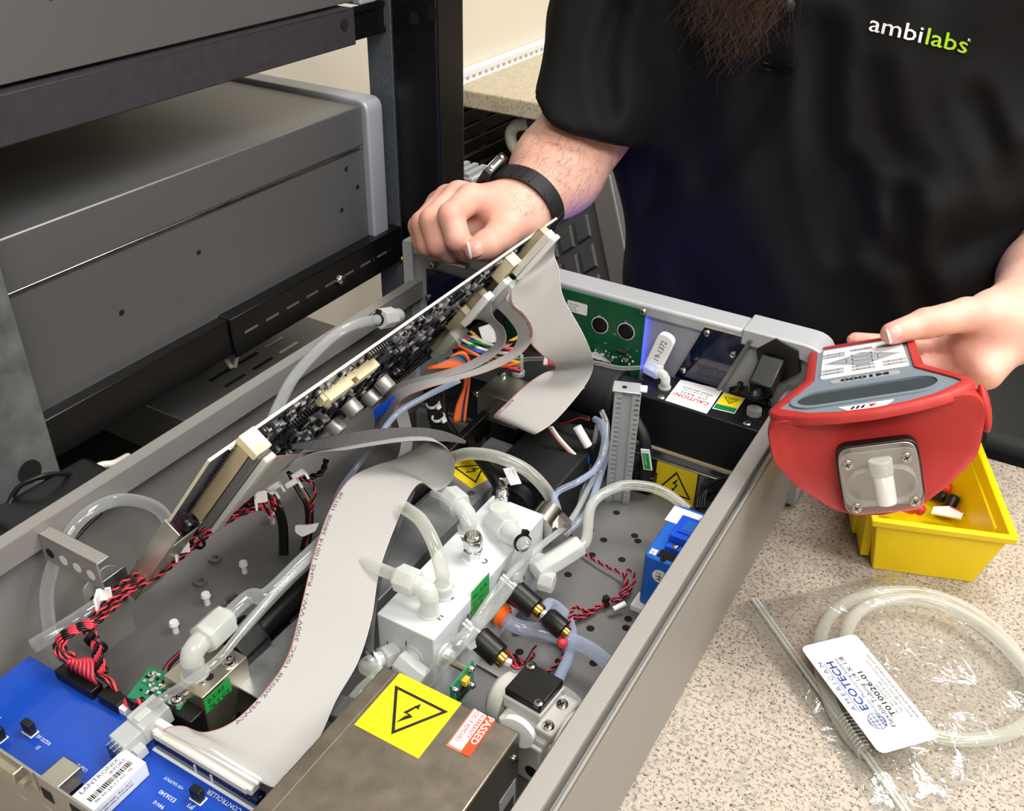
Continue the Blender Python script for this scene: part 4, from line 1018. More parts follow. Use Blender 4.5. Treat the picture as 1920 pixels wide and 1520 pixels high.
    zz = T('cable_tie', 'white cable tie on the milky tube at the manifold front', 'cable tie', p0+d*.018); zip_tie(zz, p0+d*.018, d, .0072, 'white', up=(-1, 0, .6))
    s = p0+d*.02
    tube_thing('milky_tube', 'milky tube running from the manifold front barb along the steel box', [s-d*.008, s+d*.006, Z(710, 1265, .062), Z(680, 1295, .055), Z(655, 1325, .05), Z(630, 1350, .046)], .0056, 'tube_milk')
    p0 = Y(775, 1228, MY0); b = MB(); b.lathe([(0, .009), (.0014, .009), (.0014, .007), (.008, .007)], p0, p0-V((0, 1, 0)), 16); b.obj('riser', 'fitting', t, smooth=45)
    p1 = p0-V((0, .010, 0)); b = MB(); b.hexa(p1-V((.006, 0, -.002)), p1+V((.016, 0, -.006)), .0085); b.obj('cap_nut', 'fitting', t, bev=.001)
    p0 = X(832, 1228, MX1); b = MB(); b.lathe([(0, .009), (.0014, .009), (.0014, .006), (.006, .006)], p0, p0+V((1, 0, 0)), 16); b.obj('open_port', 'white', t, smooth=45)
    p0 = X(863, 1198, MX1); p1 = p0+V((.010, -.006, .004)); b = MB(); b.hexa(p0, p1+V((.004, 0, .008)), .0075); b.obj('stub_nut', 'fitting', t, bev=.0008)
    s = p1+V((.003, 0, .008))
    tube_thing('long_thin_tube', 'long thin clear tube climbing across the manifold to the slotted post', [s, X(905, 1140, .307), X(960, 1072, .307), X(1020, 1018, .306), X(1070, 975, .302), Y(1108, 905, .645), Y(1132, 850, .665), Y(1138, 800, .69), Y(1128, 770, .70)], .0026, 'tube_clear')
    # rear steel valve on the far face
    p0 = V((MX1-.004, MY1, .07)); v = T('steel_valve', 'nickel valve body at the far end of the manifold', 'valve', p0)
    b = MB(); b.lathe([(0, .012), (.02, .012), (.021, .010)], p0, p0+V((0, 1, .1)), 20); b.obj('body', 'steel', v, smooth=40)
    b = MB(); b.hexa(p0+V((.008, .016, .0)), p0+V((.018, .012, -.002)), .008); b.obj('side_hex', 'steel', v)
    q = p0+V((.017, .012, -.001))
    tube_thing('valve_to_post_tube', 'pale blue tube from the nickel valve up to the slotted post', [q, Z(1040, 930, .058), Z(1085, 902, .065), Y(1115, 880, .65), Y(1130, 845, .67), Y(1133, 800, .69), Y(1115, 785, .70)], .003, 'tube_blue')
    tube_thing('post_tube', 'pale blue tube hanging from the post bundle to the manifold side nut', [Y(1125, 790, .70), Y(1137, 840, .68), Y(1122, 900, .66), Z(1100, 960, .05), Z(1060, 1000, .045)], .0034, 'tube_blue')
    tube_thing('floor_drop_tube', 'thin clear tube dropping from the post bundle to the chassis floor', [Y(1120, 795, .70), Y(1110, 850, .68), Y(1096, 905, .665), Z(1083, 960, .02), Z(1075, 990, .01)], .0022, 'tube_clear')
    return V1, V2
VALVE1, VALVE2 = build_manifold()

def build_big_arc():
    tube_thing('big_arc_tube', 'large clear tube arching over the yellow labelled plate', [Z(848, 858, .075), Z(880, 850, .085), Z(930, 856, .088), Z(985, 880, .08), Z(1025, 920, .062), Z(1042, 960, .04), Z(1040, 995, .02)], .0056, 'tube_milk', sub=10)
build_big_arc()

# ---------------------------------------------------------------- steel power box (lower centre)
PX0, PX1, PY1, PZ = .2795, .3840, .3425, .090
def build_psu():
    t = T('power_supply_box', 'brushed steel power supply box with yellow high voltage label', 'power supply', (.33, .25, FZ))
    b = MB(); b.box(PX0, PX1, .165, PY1, FZ, PZ); b.obj('case', 'psu', t, bev=.0016, seg=3)
    b = MB(); b.box(PX0+.010, PX0+.0105, .166, PY1-.0005, PZ, PZ+.0002); b.obj('cover_seam', 'steel', t)
    MT = FR((0, 0, PZ), (-1, 0, 0), (0, -1, 0))
    c = [Z(*q, PZ) for q in ((749, 1261), (865, 1318), (783, 1424), (667, 1359))]
    cc = sum(c, V())/4; M = FR((cc.x, cc.y, PZ+.0001), (c[0]-c[1]), (c[3]-c[0])); s = ((c[1]-c[0]).length+(c[3]-c[0]).length)/4
    HAZARD(t, M, s)
    c = [Z(*q, PZ) for q in ((888, 1328), (929, 1352), (880, 1420), (836, 1398))]
    o = FLAT(c, 'salmon', 'warranty_label', t); o['label'] = 'red and white PASSED warranty label'
    f = lambda u, v: ((c[0]*(1-u)+c[1]*u)*(1-v)+(c[3]*(1-u)+c[2]*u)*v)+V((0, 0, .0002))
    k = FLAT([f(.06, .0), f(.6, .0), f(.6, .95), f(.06, .95)], 'white', 'white_field', None); k.parent = o
    k = FLAT([f(.62, .0), f(1, .0), f(1, 1), f(.62, 1)], 'orange_red', 'red_field', None); k.parent = o
    Mw = FR(f(0, 0)+V((0, 0, .0006)), c[3]-c[0], c[1]-c[0]); L = (c[3]-c[0]).length; Wd = (c[1]-c[0]).length
    lab_text(o, Mw, [('PASSED', .0064, L*.02, Wd*.68, dict(fit=L*.7, bold=.0001))], 'white')
    lab_text(o, Mw, [('WARRANTY', .0044, L*.04, Wd*.40, dict(fit=L*.62)), ('VOID IF REMOVED', .0044, 0, Wd*.15, dict(fit=L*.82))], 'ink_red')
    MR = FR((PX1, 0, 0), (0, 1, 0), (0, 0, 1))
    q = X(960, 1480, PX1); b = MB(MR); b.box(q.y-.016, q.y+.004, .02, .05, .0001, .0003); b.obj('side_sticker', 'white', t)
    b = MB(MR); b.box(q.y-.014, q.y+.002, .024, .036, .0003, .0004); b.obj('side_print', 'ink_grey', t)
    screw(t, X(965, 1423, PX1), (1, 0, 0), .0036, .002)
    q = V((.381, PY1+.001, .07)); 
    b = MB(); b.lathe([(0, .012), (.004, .012)], Y(968, 1375, PY1+.002), Y(968, 1375, PY1+.002)+V((0, 1, 0)), 24); b.obj('cable_grommet', 'white', t, smooth=40)
    # foam strips left of the box
    fo = T('foam_strip', 'short grey foam strip lying against the steel box', 'foam', Z(650, 1330, .06))
    M = FR(Z(622, 1333, .058), Z(672, 1345, .058)-Z(622, 1333, .058), (0, 1, 0)); L = (Z(672, 1345, .058)-Z(622, 1333, .058)).length
    b = MB(M); b.box(0, L, -.006, .012, -.004, .004); b.obj('strip', 'foam', fo, bev=.001); b = MB(M); b.box(L*.4, L*.45, -.006, .012, .004, .0045); b.obj('fold', 'foam', fo)
build_psu()

# ---------------------------------------------------------------- pump with black cap
def build_pump():
    t = T('diaphragm_pump', 'pale grey pump body with square black cap near the right case wall', 'pump', (.39, .385, FZ))
    zc = .066
    c = [Z(*q, zc) for q in ((987, 1236), (1050, 1265), (1013, 1327), (946, 1289))]
    o = c[3]; ex = (c[2]-c[3]); ey = (c[0]-c[3]); M = FR(o, ex, ey); w, l = ex.length, ey.length
    b = MB(M); b.box(0, w, 0, l, -.007, 0); b.obj('black_cap', 'black', t, 'square black cap', bev=.0012)
    for u, v in ((.12, .9), (.88, .1)):
        p = M @ V((u*w, v*l, 0)); h = MB(); h.cyl(p-V((0, 0, .0001)), p+V((0, 0, .0002)), .0042, n=18); h.obj('recess', 'hole', t); screw(t, p+V((0, 0, -.0006)), (0, 0, 1), .0036, .0014)
    b = MB(M); b.box(-.001, w+.001, -.001, l+.001, -.018, -.007); b.obj('cap_base', 'pumpgrey', t, bev=.0015)
    b = MB(M); b.box(.002, w*1.42, -.012, l+.004, -.046, -.017); b.obj('body', 'pumpgrey', t, bev=.003, seg=3)
    b = MB(M); b.box(w*.3, w*1.40, -.016, -.012, -.058, -.020); b.obj('front_plate', 'pumpgrey', t, bev=.002)
    b = MB(M); b.box(w*1.02, w*1.5, -.008, l*.9, -.020, -.010); b.obj('valve_head', 'pumpgrey', t, bev=.002)
    p = M @ V((-.002, l*.5, -.03)); q = M.to_3x3() @ V((-1, 0, 0)); b = MB(); b.lathe([(0, .020), (.010, .019), (.015, .014), (.0155, .004)], p, p+q, 28); b.obj('motor_bell', 'pumpgrey', t, smooth=50)
    p = M @ V((w*1.42, l*.4, -.032)); q = M.to_3x3() @ V((1, 0, 0)); b = MB(); b.lathe([(0, .021), (.004, .021), (.005, .018)], p, p+q, 28); b.obj('end_ring', 'pumpgrey', t, smooth=40)
    b = MB(); b.lathe([(.0045, .017), (.006, .012), (.006, .006)], p, p+q, 24); b.obj('end_grille', 'ink_grey', t, smooth=40)
    for u, v, s in ((1.22, .62, .0045), (1.28, -.06, .0045)): screw(t, M @ V((u*w, v*l, -.011)), M.to_3x3() @ V((0, -.5, 1)), s, .004, 'chrome', 'bolt')
    b = MB(M); b.cyl((w*1.18, -.0165, -.045), (w*1.18, -.0155, -.045), .005, n=16); b.obj('port', 'hole', t)
    b = MB(M); b.box(.0, w*1.3, -.008, l, -.0605, -.046); b.obj('foot', 'black', t)
    # small green sensor board by the steel box
    t = T('sensor_board', 'small green sensor board standing upright behind the steel box', 'circuit board', Z(870, 1300, FZ))
    a = X(848, 1325, .318); b_ = X(888, 1252, .318); bo = X(872, 1310, .318)
    M = FR(a, V((0, b_.y-a.y, 0)), (0, 0, 1)); L = abs(b_.y-a.y)
    b = MB(M); b.box(0, L, -.006, .020, -.0016, 0); b.obj('board', 'pcb_green2', t)
    ic(t, M, L*.42, .004, .011, .006, .0025, 6)
    b = MB(M); b.box(L*.4, L*.62, .011, .016, 0, .004); b.obj('capacitor', 'wire_yellow', t, bev=.0004)
    for u, v in ((.1, .0), (.85, .016), (.88, -.002), (.12, .014)): screw(t, M @ V((u*L, v, 0)), M.to_3x3() @ V((0, 0, 1)), .003, .003, 'chrome')
    b = MB(); p = M @ V((L*.8, .015, -.0016)); b.cyl(p, p-V((.02, 0, 0)), .003, n=10); b.obj('standoff', 'nickel', t)
    b = MB(); b.box(p.x-.020, p.x-.002, M.translation.y+.002, M.translation.y+L, FZ, .010); b.obj('foot', 'blackmat', t)
build_pump()

# ---------------------------------------------------------------- blue flow controller
def build_blue():
    zt = .064
    a = Z(1207, 1040, zt); c = Z(1272, 945, zt); x0 = (a.x+c.x)/2; y0, y1 = a.y, c.y; x1 = .4165
    t = T('flow_controller', 'blue plastic flow controller box against the right case wall', 'controller', (x0+.02, (y0+y1)/2, FZ))
    b = MB(); b.prism(polyround([(x0, y0), (x1, y0), (x1, y1), (x0, y1)], [.006, .002, .002, .006], 3), .011, zt); b.obj('case', 'blue_box', t, bev=.0012)
    b = MB(); b.box(x0-.004, x1-.008, y0-.006, y0+.012, FZ, .012); b.box(x0-.004, x1-.008, y1-.016, y1, FZ, .012); b.obj('mount', 'white', t, bev=.0006)
    MT = FR((0, 0, zt), (0, 1, 0), (-1, 0, 0))
    q = Z(1297, 968, zt); b = MB(); b.box(q.x-.018, x1, y1-.026, y1-.004, zt, zt+.0003); o = b.obj('label', 'white', t); lab_text(o, FR((0, 0, zt+.0003), (0, 1, 0), (-1, 0, 0)), [('P19322', .005, y1-.024, -(x0+.026), {})])
    # connector with screw
    k = T('blue_connector', 'bright blue plug on top of the flow controller', 'connector', (x0+.018, y0+.03, zt))
    M = FR((x0+.012, y0+.022, zt), (1, 0, 0), (0, 1, 0))
    b = MB(M); b.box(0, .026, 0, .030, 0, .011); b.obj('shell', 'blue_plastic', k, bev=.001)
    b = MB(M); b.box(.004, .022, .006, .026, .011, .0125); b.obj('raised_frame', 'blue_plastic', k, bev=.0006); b = MB(M); b.box(.007, .019, .009, .023, .0125, .0128); b.obj('inset', 'blue_box', k)
    b = MB(M); b.box(0, .026, -.007, 0, 0, .004); b.obj('ear', 'blue_plastic', k, bev=.0006); screw(k, M @ V((.008, -.0035, .004)), (0, 0, 1), .0032, .002)
    b = MB(); b.box(x0+.010, x0+.034, y0+.004, y0+.014, zt, zt+.0004); b.obj('socket_opening', 'hole', t)
    q = V((x0+.012, y0+.004, zt)); b = MB(); b.cyl((x0+.016, y0+.0025, zt), (x0+.016, y0+.0025, zt+.0004), .0025, n=12); b.obj('adjust_hole', 'hole', t)
    b = MB(); b.box(x0+.003, x0+.0085, y0+.004, y0+.011, zt, zt+.0003); o = b.obj('date_sticker', 'white', t); lab_text(o, FR((x0+.0032, y0+.0105, zt+.0003), (0, -1, 0), (1, 0, 0)), [('CRT7', .0035, .0004, .001, {})])
    MF = FR((0, y0, 0), (1, 0, 0), (0, 0, 1)); b = MB(MF); b.lathe([(0, .0065), (.0003, .0065)], (x0+.016, zt-.016, 0), (x0+.016, zt-.016, 1), 26); o = b.obj('round_seal', 'white', t, 'round white inspection seal')
    g = MB(MF); g.text('SPEC', .0022, (x0+.0125, zt-.0135), lift=.0005); g.box(x0+.0125, x0+.0195, zt-.0165, zt-.0158, .0004, .0005); g.box(x0+.0155, x0+.0162, zt-.02, zt-.0142, .0004, .0005); g.box(x0+.013, x0+.019, zt-.0195, zt-.0188, .0004, .0005)
    k = g.obj('seal_print', 'ink', None, smooth=None); k.parent = o
build_blue()

# ---------------------------------------------------------------- long plate (optical bench cover), black tube, nickel block
def build_bench_parts():
    zp = .052
    e0 = Z(804, 1036, zp); e1 = Z(1000, 830, zp); xr = (e0.x+e1.x)/2
    t = T('cover_plate', 'long smeared steel cover plate left of the manifold', 'cover plate', (xr-.035, .48, FZ))
    b = MB(); b.box(xr-.042, xr, .30, .655, zp-.0015, zp); b.box(xr-.0015, xr, .30, .655, FZ, zp); b.box(xr-.042, xr-.0405, .30, .655, FZ, zp); b.obj('plate', 'plate', t, bev=.0012)
    c = [Z(*q, zp) for q in ((865, 852), (925, 880), (882, 913), (855, 892))]
    cc = Z(888, 882, zp); M = FR((cc.x, cc.y, zp), (.95, -.3, 0), (.3, .95, 0)); HAZARD(t, M, .019, 'yellowdark')
    cc = Z(957, 905, zp); M = FR((cc.x, cc.y, zp), (.95, -.3, 0), (.3, .95, 0)); b = MB(M); b.box(-.006, .006, -.014, .012, 0, .0003); b.obj('label_scrap', 'yellowdark', t)
    q = Z(884, 925, zp); b = MB(); b.lathe([(0, .004), (.0004, .004)], q, q+V((0, 0, 1)), 6); b.obj('rivet', 'zinc', t)
    # black lead with flag tag crossing it
    c = T('lamp_lead', 'thick black lead with a white flag tag crossing the steel plate', 'cable', Z(930, 900, .06))
    b = MB(); b.tube(cr([Z(872, 815, .06), Z(893, 850, .066), Z(915, 880, .068), Z(938, 915, .066), Z(950, 940, .05)], 8), .0055, 10); b.obj('lead', 'black', c, smooth=180)
    M = FR(Z(943, 880, .078), Z(960, 917, .078)-Z(943, 880, .078), (1, .3, 0)); b = MB(M); b.box(0, .024, 0, .010, 0, .0012); o = b.obj('flag', 'white', c, bev=.0003)
    lab_text(o, M, [('C030017', .003, .004, .0062, dict(lift=.0014)), ('Benzene to', .0022, .004, .0035, dict(lift=.0014)), ('UV Lamp', .0022, .004, .001, dict(lift=.0014))])
    zip_tie(c, Z(937, 908, .066), Z(950, 930, .066)-Z(925, 890, .066), .0066, 'white', up=(1, .3, .3))
    # black absorption tube running along the left
    p0 = Z(478, 1190, .052); p1 = V((p0.x, .56, p0.z))
    t = T('absorption_tube', 'black round absorption tube with square end block', 'tube', p0)
    b = MB(); b.cyl(p0+V((0, -.01, 0)), p1, .010, n=24); b.obj('barrel', 'black', t, smooth=40)
    b = MB(); b.prism(polyround(rect(.034, .034), .009, 1), 0, .026); 
    Me = FR(p0+V((0, -.026, 0)), (1, 0, 0), (0, 0, 1)); b = MB(Me @ Matrix.Rotation(0, 4, 'Z')); b.prism(polyround(rect(.034, .036), .010, 1), -.026, 0); b.obj('end_block', 'black', t, bev=.0015)
    b = MB(); b.cyl(p0+V((.016, 0, -.014)), V((p0.x+.016, .5, p0.z-.014)), .0025, n=10); b.obj('tie_rod', 'steel', t)
    b = MB(); b.box(p0.x-.014, p0.x+.02, .36, .372, FZ+.0122, p0.z-.008); b.obj('saddle', 'blackmat', t)
    # channel floor plate beneath
    t2 = T('mounting_channel', 'grey mounting channel under the black absorption tube', 'channel', (p0.x, .42, FZ))
    b = MB(); b.box(p0.x-.022, p0.x+.028, .25, .6, FZ, FZ+.012); b.obj('channel', 'plate', t2, bev=.001)
    # nickel flow block
    zt = .072; c = [Z(*q, zt) for q in ((303, 1268), (418, 1213), (463, 1230), (380, 1309))]
    t = T('nickel_block', 'nickel plated sensor block with green sticker and white elbow', 'sensor block', Z(400, 1290, FZ))
    xs = (c[0].x+c[3].x)/2, c[2].x; ys = c[3].y, (c[1].y+c[2].y)/2
    x0, x1, y0, y1 = c[0].x, (c[3].x+c[2].x)/2, c[3].y, c[2].y
    b = MB(); b.box(x0, x1, y0, y1, FZ, zt); b.obj('block', 'nickel', t, bev=.0008)
    screw(t, Z(428, 1240, zt), (0, 0, 1), .0055, .0045, 'chrome', 'bolt'); q = Z(428, 1240, zt); b = MB(); b.lathe([(0, .0068), (.0012, .0068)], q, q+V((0, 0, 1)), 18); b.obj('washer', 'steel', t)
    q = Z(392, 1269, zt); b = MB(); b.cyl(q, q+V((0, 0, .0002)), .0032, n=14); b.obj('drilled_hole', 'hole', t); screw(t, Z(379, 1281, zt), (0, 0, 1), .0022, .0006)
    MF = FR((0, y0, 0), (1, 0, 0), (0, 0, 1)); q = Y(402, 1303, y0); b = MB(MF)
    MR2 = FR((x1, 0, 0), (0, 1, 0), (0, 0, 1))
    b = MB(MR2); b.box(y0+.0005, y0+.024, zt-.016, zt-.003, .0001, .0003); o = b.obj('sticker', 'sticker_green', t, 'green hand-dated sticker'); lab_text(o, MR2, [('0.5-97', .006, y0+.003, zt-.009, dict(lift=.0005)), ('76.S G5', .006, y0+.003, zt-.0155, dict(lift=.0005))])
    b = MB(); b.box(x0-.004, x1-.001, y0-.012, y0-.0005, FZ+.01, zt-.0125); b.obj('base_block', 'black', t, bev=.001)
    b = MB(); b.box(x0-.02, x0, y0, y1-.002, FZ, FZ+.03); b.obj('foot', 'blackmat', t)
    e = Z(366, 1263, zt); out = (Z(430, 1185, zt+.02)-Z(372, 1240, zt+.02)).normalized()
    en = elbow_fitting(t, e, (0, 0, 1), out, 1.15, rise=.012, nutlen=.02)
    tube_thing('block_tube', 'clear tube from the nickel block elbow rising behind the wide ribbon', [en-out*.012, en+out*.02, Z(500, 1115, .098), Z(560, 1058, .1), Z(600, 1020, .1), Z(640, 980, .095)], .0056, 'tube_clear')
    tube_thing('block_thin_tube', 'thin clear tube passing the nickel block elbow to the white plug', [Z(262, 1345, .06), Z(300, 1312, .075), Z(350, 1280, .09), Z(410, 1235, .1), Z(460, 1175, .103), Z(520, 1105, .105), Z(575, 1052, .105), Z(610, 1015, .1)], .003, 'tube_clear')
    # green board on the black base
    zg = zt-.0115; c = [Z(*q, zg) for q in ((281, 1270), (357, 1311), (337, 1330), (238, 1306))]
    t = T('amplifier_board', 'small green amplifier board screwed to the black base by the nickel block', 'circuit board', Z(300, 1300, zg))
    M = FR(Z(240, 1310, zg), Z(338, 1331, zg)-Z(240, 1310, zg), (0, 1, 0)); M = FR(c[3], (c[2]-c[3]), (c[0]-c[3])); w = (c[2]-c[3]).length; l = .027
    b = MB(M); b.box(0, w, 0, l, -.0016, 0); b.obj('board', 'pcb_green2', t)
    ic(t, M, w*.5, l*.7, .007, .006, .002, 4); ic(t, M, w*.75, l*.45, .006, .005, .002, 4)
    smd_field(M, [(0.002, w-.012, .002, l-.003)], t, 60, 5, ('tan', 'silk', 'black', 'steel'), .0012, .003)
    screw(t, M @ V((w-.006, .007, 0)), (0, 0, 1), .0045, .003, 'chrome'); q = M @ V((w-.006, .007, 0)); b = MB(); b.lathe([(0, .006), (.0004, .006)], q, q+V((0, 0, 1)), 18); b.obj('pad', 'steel', t)
    b = MB(M); b.box(w*.5, w-.003, -.008, .001, -.008, .002); b.obj('pin_header', 'black', t)
    cb = T('sensor_leads', 'black and red leads behind the nickel block', 'cable', Z(310, 1265, .05))
    for k, mm in enumerate(('wire_black', 'wire_red', 'wire_black')): wire(cb, [Z(300+3*k, 1275, .05), Z(312+3*k, 1248, .055), Z(335+3*k, 1225, .055), Z(352, 1216+2*k, .05)], .0014, mm)
    cb = T('header_leads', 'black leads dropping from the amplifier board header', 'cable', Z(330, 1340, .05))
    for k in range(5): wire(cb, [Z(310+5*k, 1338, .055), Z(325+5*k, 1345, .05), Z(342+2*k, 1352, .042), Z(345+2*k, 1362, .03)], .0012, 'wire_black' if k % 2 else 'ink_grey')
    tie = T('cable_tie', 'black cable tie head on the chassis floor in front of the nickel block', 'cable tie', Z(438, 1345, .02)); q = Z(438, 1346, .026)
    b = MB(); b.cbox(q, .008, .008, .01); b.obj('head', 'black', tie, bev=.001); b = MB(); b.tube(cr([q+V((0, 0, -.004)), q+V((.01, -.005, -.008)), q+V((-.02, -.02, -.01)), q+V((-.04, -.02, -.014))], 5), .0025, 6); b.obj('strap', 'black', tie, smooth=180)
build_bench_parts()

# ---------------------------------------------------------------- dark parts below the front ribbon
def build_core():
    t = T('valve_bracket', 'bare metal valve bracket with screws below the rainbow wires', 'bracket', (.16, .68, FZ))
    a = Z(925, 708, .09); b = MB(); b.box(a.x-.0, a.x+.045, a.y-.03, a.y+.012, .06, .09); b.obj('block', 'nickel', t, bev=.0008)
    screw(t, Z(942, 702, .09), (0, 0, 1), .005, .004); q = Z(972, 702, .09); b = MB(); b.lathe([(0, .0065), (.004, .0065), (.005, .005), (.022, .0045)], q, q+V((0, 0, 1)), 14); b.obj('standoff', 'fitting', t, smooth=40)
    b = MB(); b.box(a.x+.002, a.x+.04, a.y-.028, a.y+.01, FZ, .06); b.obj('body', 'blackmat', t)
    screw(t, Z(917, 772, .055), (0, -1, .3), .005, .004, name='bolt')
    t = T('reaction_chamber', 'large black reaction chamber block under the folded front ribbon', 'chamber', (.24, .66, FZ))
    b = MB(); b.box(.205, .272, .60, .705, FZ, .062); b.obj('block', 'blackmat', t, bev=.002)
    b = MB(); b.cyl((.238, .60, .04), (.238, .585, .04), .018, n=24); b.obj('end_cap', 'anod', t)
    t = T('diagonal_rail', 'black diagonal strut crossing behind the steel plate', 'strut', Z(930, 800, .05))
    p, q = Z(860, 840, .055), Z(930, 770, .06); M = FR(p, q-p, (0, 0, 1)); b = MB(M); b.box(-.02, (q-p).length+.01, -.012, .012, -.004, .004); b.obj('strut', 'black', t, bev=.001)
    t = T('steel_tray', 'shiny steel tray with a clear cover at the left behind the orange wires', 'tray', Z(850, 760, .04))
    a = Z(826, 742, .05); b = MB(); b.box(a.x-.02, a.x+.06, a.y-.02, a.y+.05, .046, .05); b.obj('tray', 'steel', t, bev=.001); b = MB(); b.box(a.x-.015, a.x+.055, a.y-.015, a.y+.045, FZ, .046); b.obj('body', 'plate', t)
    screw(t, Z(893, 737, .05), (0, 0, 1), .004, .003)
    b = MB(); b.box(a.x-.01, a.x+.07, a.y-.03, a.y-.022, .02, .045); b.obj('clear_cover', 'bubble', t)
    # wires
    w = T('dark_wire_nest', 'tangle of thin black wires in front of the slotted post', 'wiring', Z(1060, 890, .02))
    rg = random.Random(4)
    for k in range(16):
        x, y = rg.uniform(1000, 1030), rg.uniform(875, 900)
        wire(w, [Z(x, y, .02+rg.random()*.015), Z(x+40+rg.uniform(-8, 8), y+rg.uniform(-12, 6), .025+rg.random()*.02), Z(x+75, y+rg.uniform(-14, 10), .02+rg.random()*.02), Z(x+100+rg.uniform(-8, 25), y-rg.uniform(10, 45), .03)], .0012, 'wire_black')
    w = T('three_core_lead', 'red and two white leads dropping below the folded ribbon', 'cable', Z(1050, 830, .03))
    for k, mm in enumerate(('wire_red', 'wire_white', 'wire_white')): wire(w, [Y(1028+3*k, 800, .66), Y(1042+3*k, 820, .66), Y(1060+3*k, 840, .66), Y(1076+3*k, 856, .66)], .0016, mm)
    w = T('white_sleeve_lead', 'white heat-shrink sleeve on a black lead beside the blue plug', 'cable', Y(1095, 820, .67))
    b = MB(); b.tube([Y(1082, 800, .67), Y(1103, 836, .67)], .0042, 10); b.obj('sleeve', 'white', w, smooth=60)
    for k in range(3): wire(w, [Y(1102+2*k, 834, .67), Y(1107+3*k, 850, .67), Y(1110+2*k, 870, .67)], .0011, 'wire_black')
    w = T('blue_plug', 'small dark blue plug under the folded ribbon', 'connector', Y(1092, 855, .67)); q = Y(1090, 853, .672); b = MB(); b.box(q.x-.012, q.x+.010, .668, .678, q.z-.006, q.z+.005); b.obj('housing', 'pcb_navy', w, bev=.001); b = MB(); b.box(q.x+.002, q.x+.011, .6665, .668, q.z-.002, q.z+.004); b.obj('latch', 'blue_plastic', w)
    w = T('red_lead_pair', 'dark red lead pair above the blue plug', 'cable', Y(1075, 790, .69))
    for k in range(2): wire(w, [Y(1050, 790+3*k, .69), Y(1068, 786+3*k, .69), Y(1088, 779+3*k, .69), Y(1105, 784+3*k, .69)], .0014, 'red_line' if k else 'wire_black')
    # left wall bits
    t = CH
    for px, py in ((331, 1185), (389, 1133), (530, 1073)[:2], (459, 1074)):
        pass
    for px, py, r, mm in ((330, 1185, .0042, 'white'), (389, 1132, .0042, 'white'), (459, 1073, .0042, 'white'), (440, 1142, .0075, 'steel'), (511, 981, .004, 'white')):
        q = Z(px, py, .03) if False else X(px, py, .06) if False else Z(px, py, FZ)
        b = MB(); b.lathe([(0, r*.6), (.009, r*.6), (.009, r), (.012, r*.8)], q, q+V((0, 0, 1)), 12); b.obj('clip_stud', mm, CH, smooth=40)
    for px, py in ((404, 1050), (377, 1093), (666, 910)):
        q = Z(px, py, FZ); b = MB(); b.lathe([(0, .0055), (.003, .0055), (.0031, .003), (.0005, .003)], q, q+V((0, 0, 1)), 16); b.obj('press_nut', 'chassis_in', CH, smooth=40)
build_core()
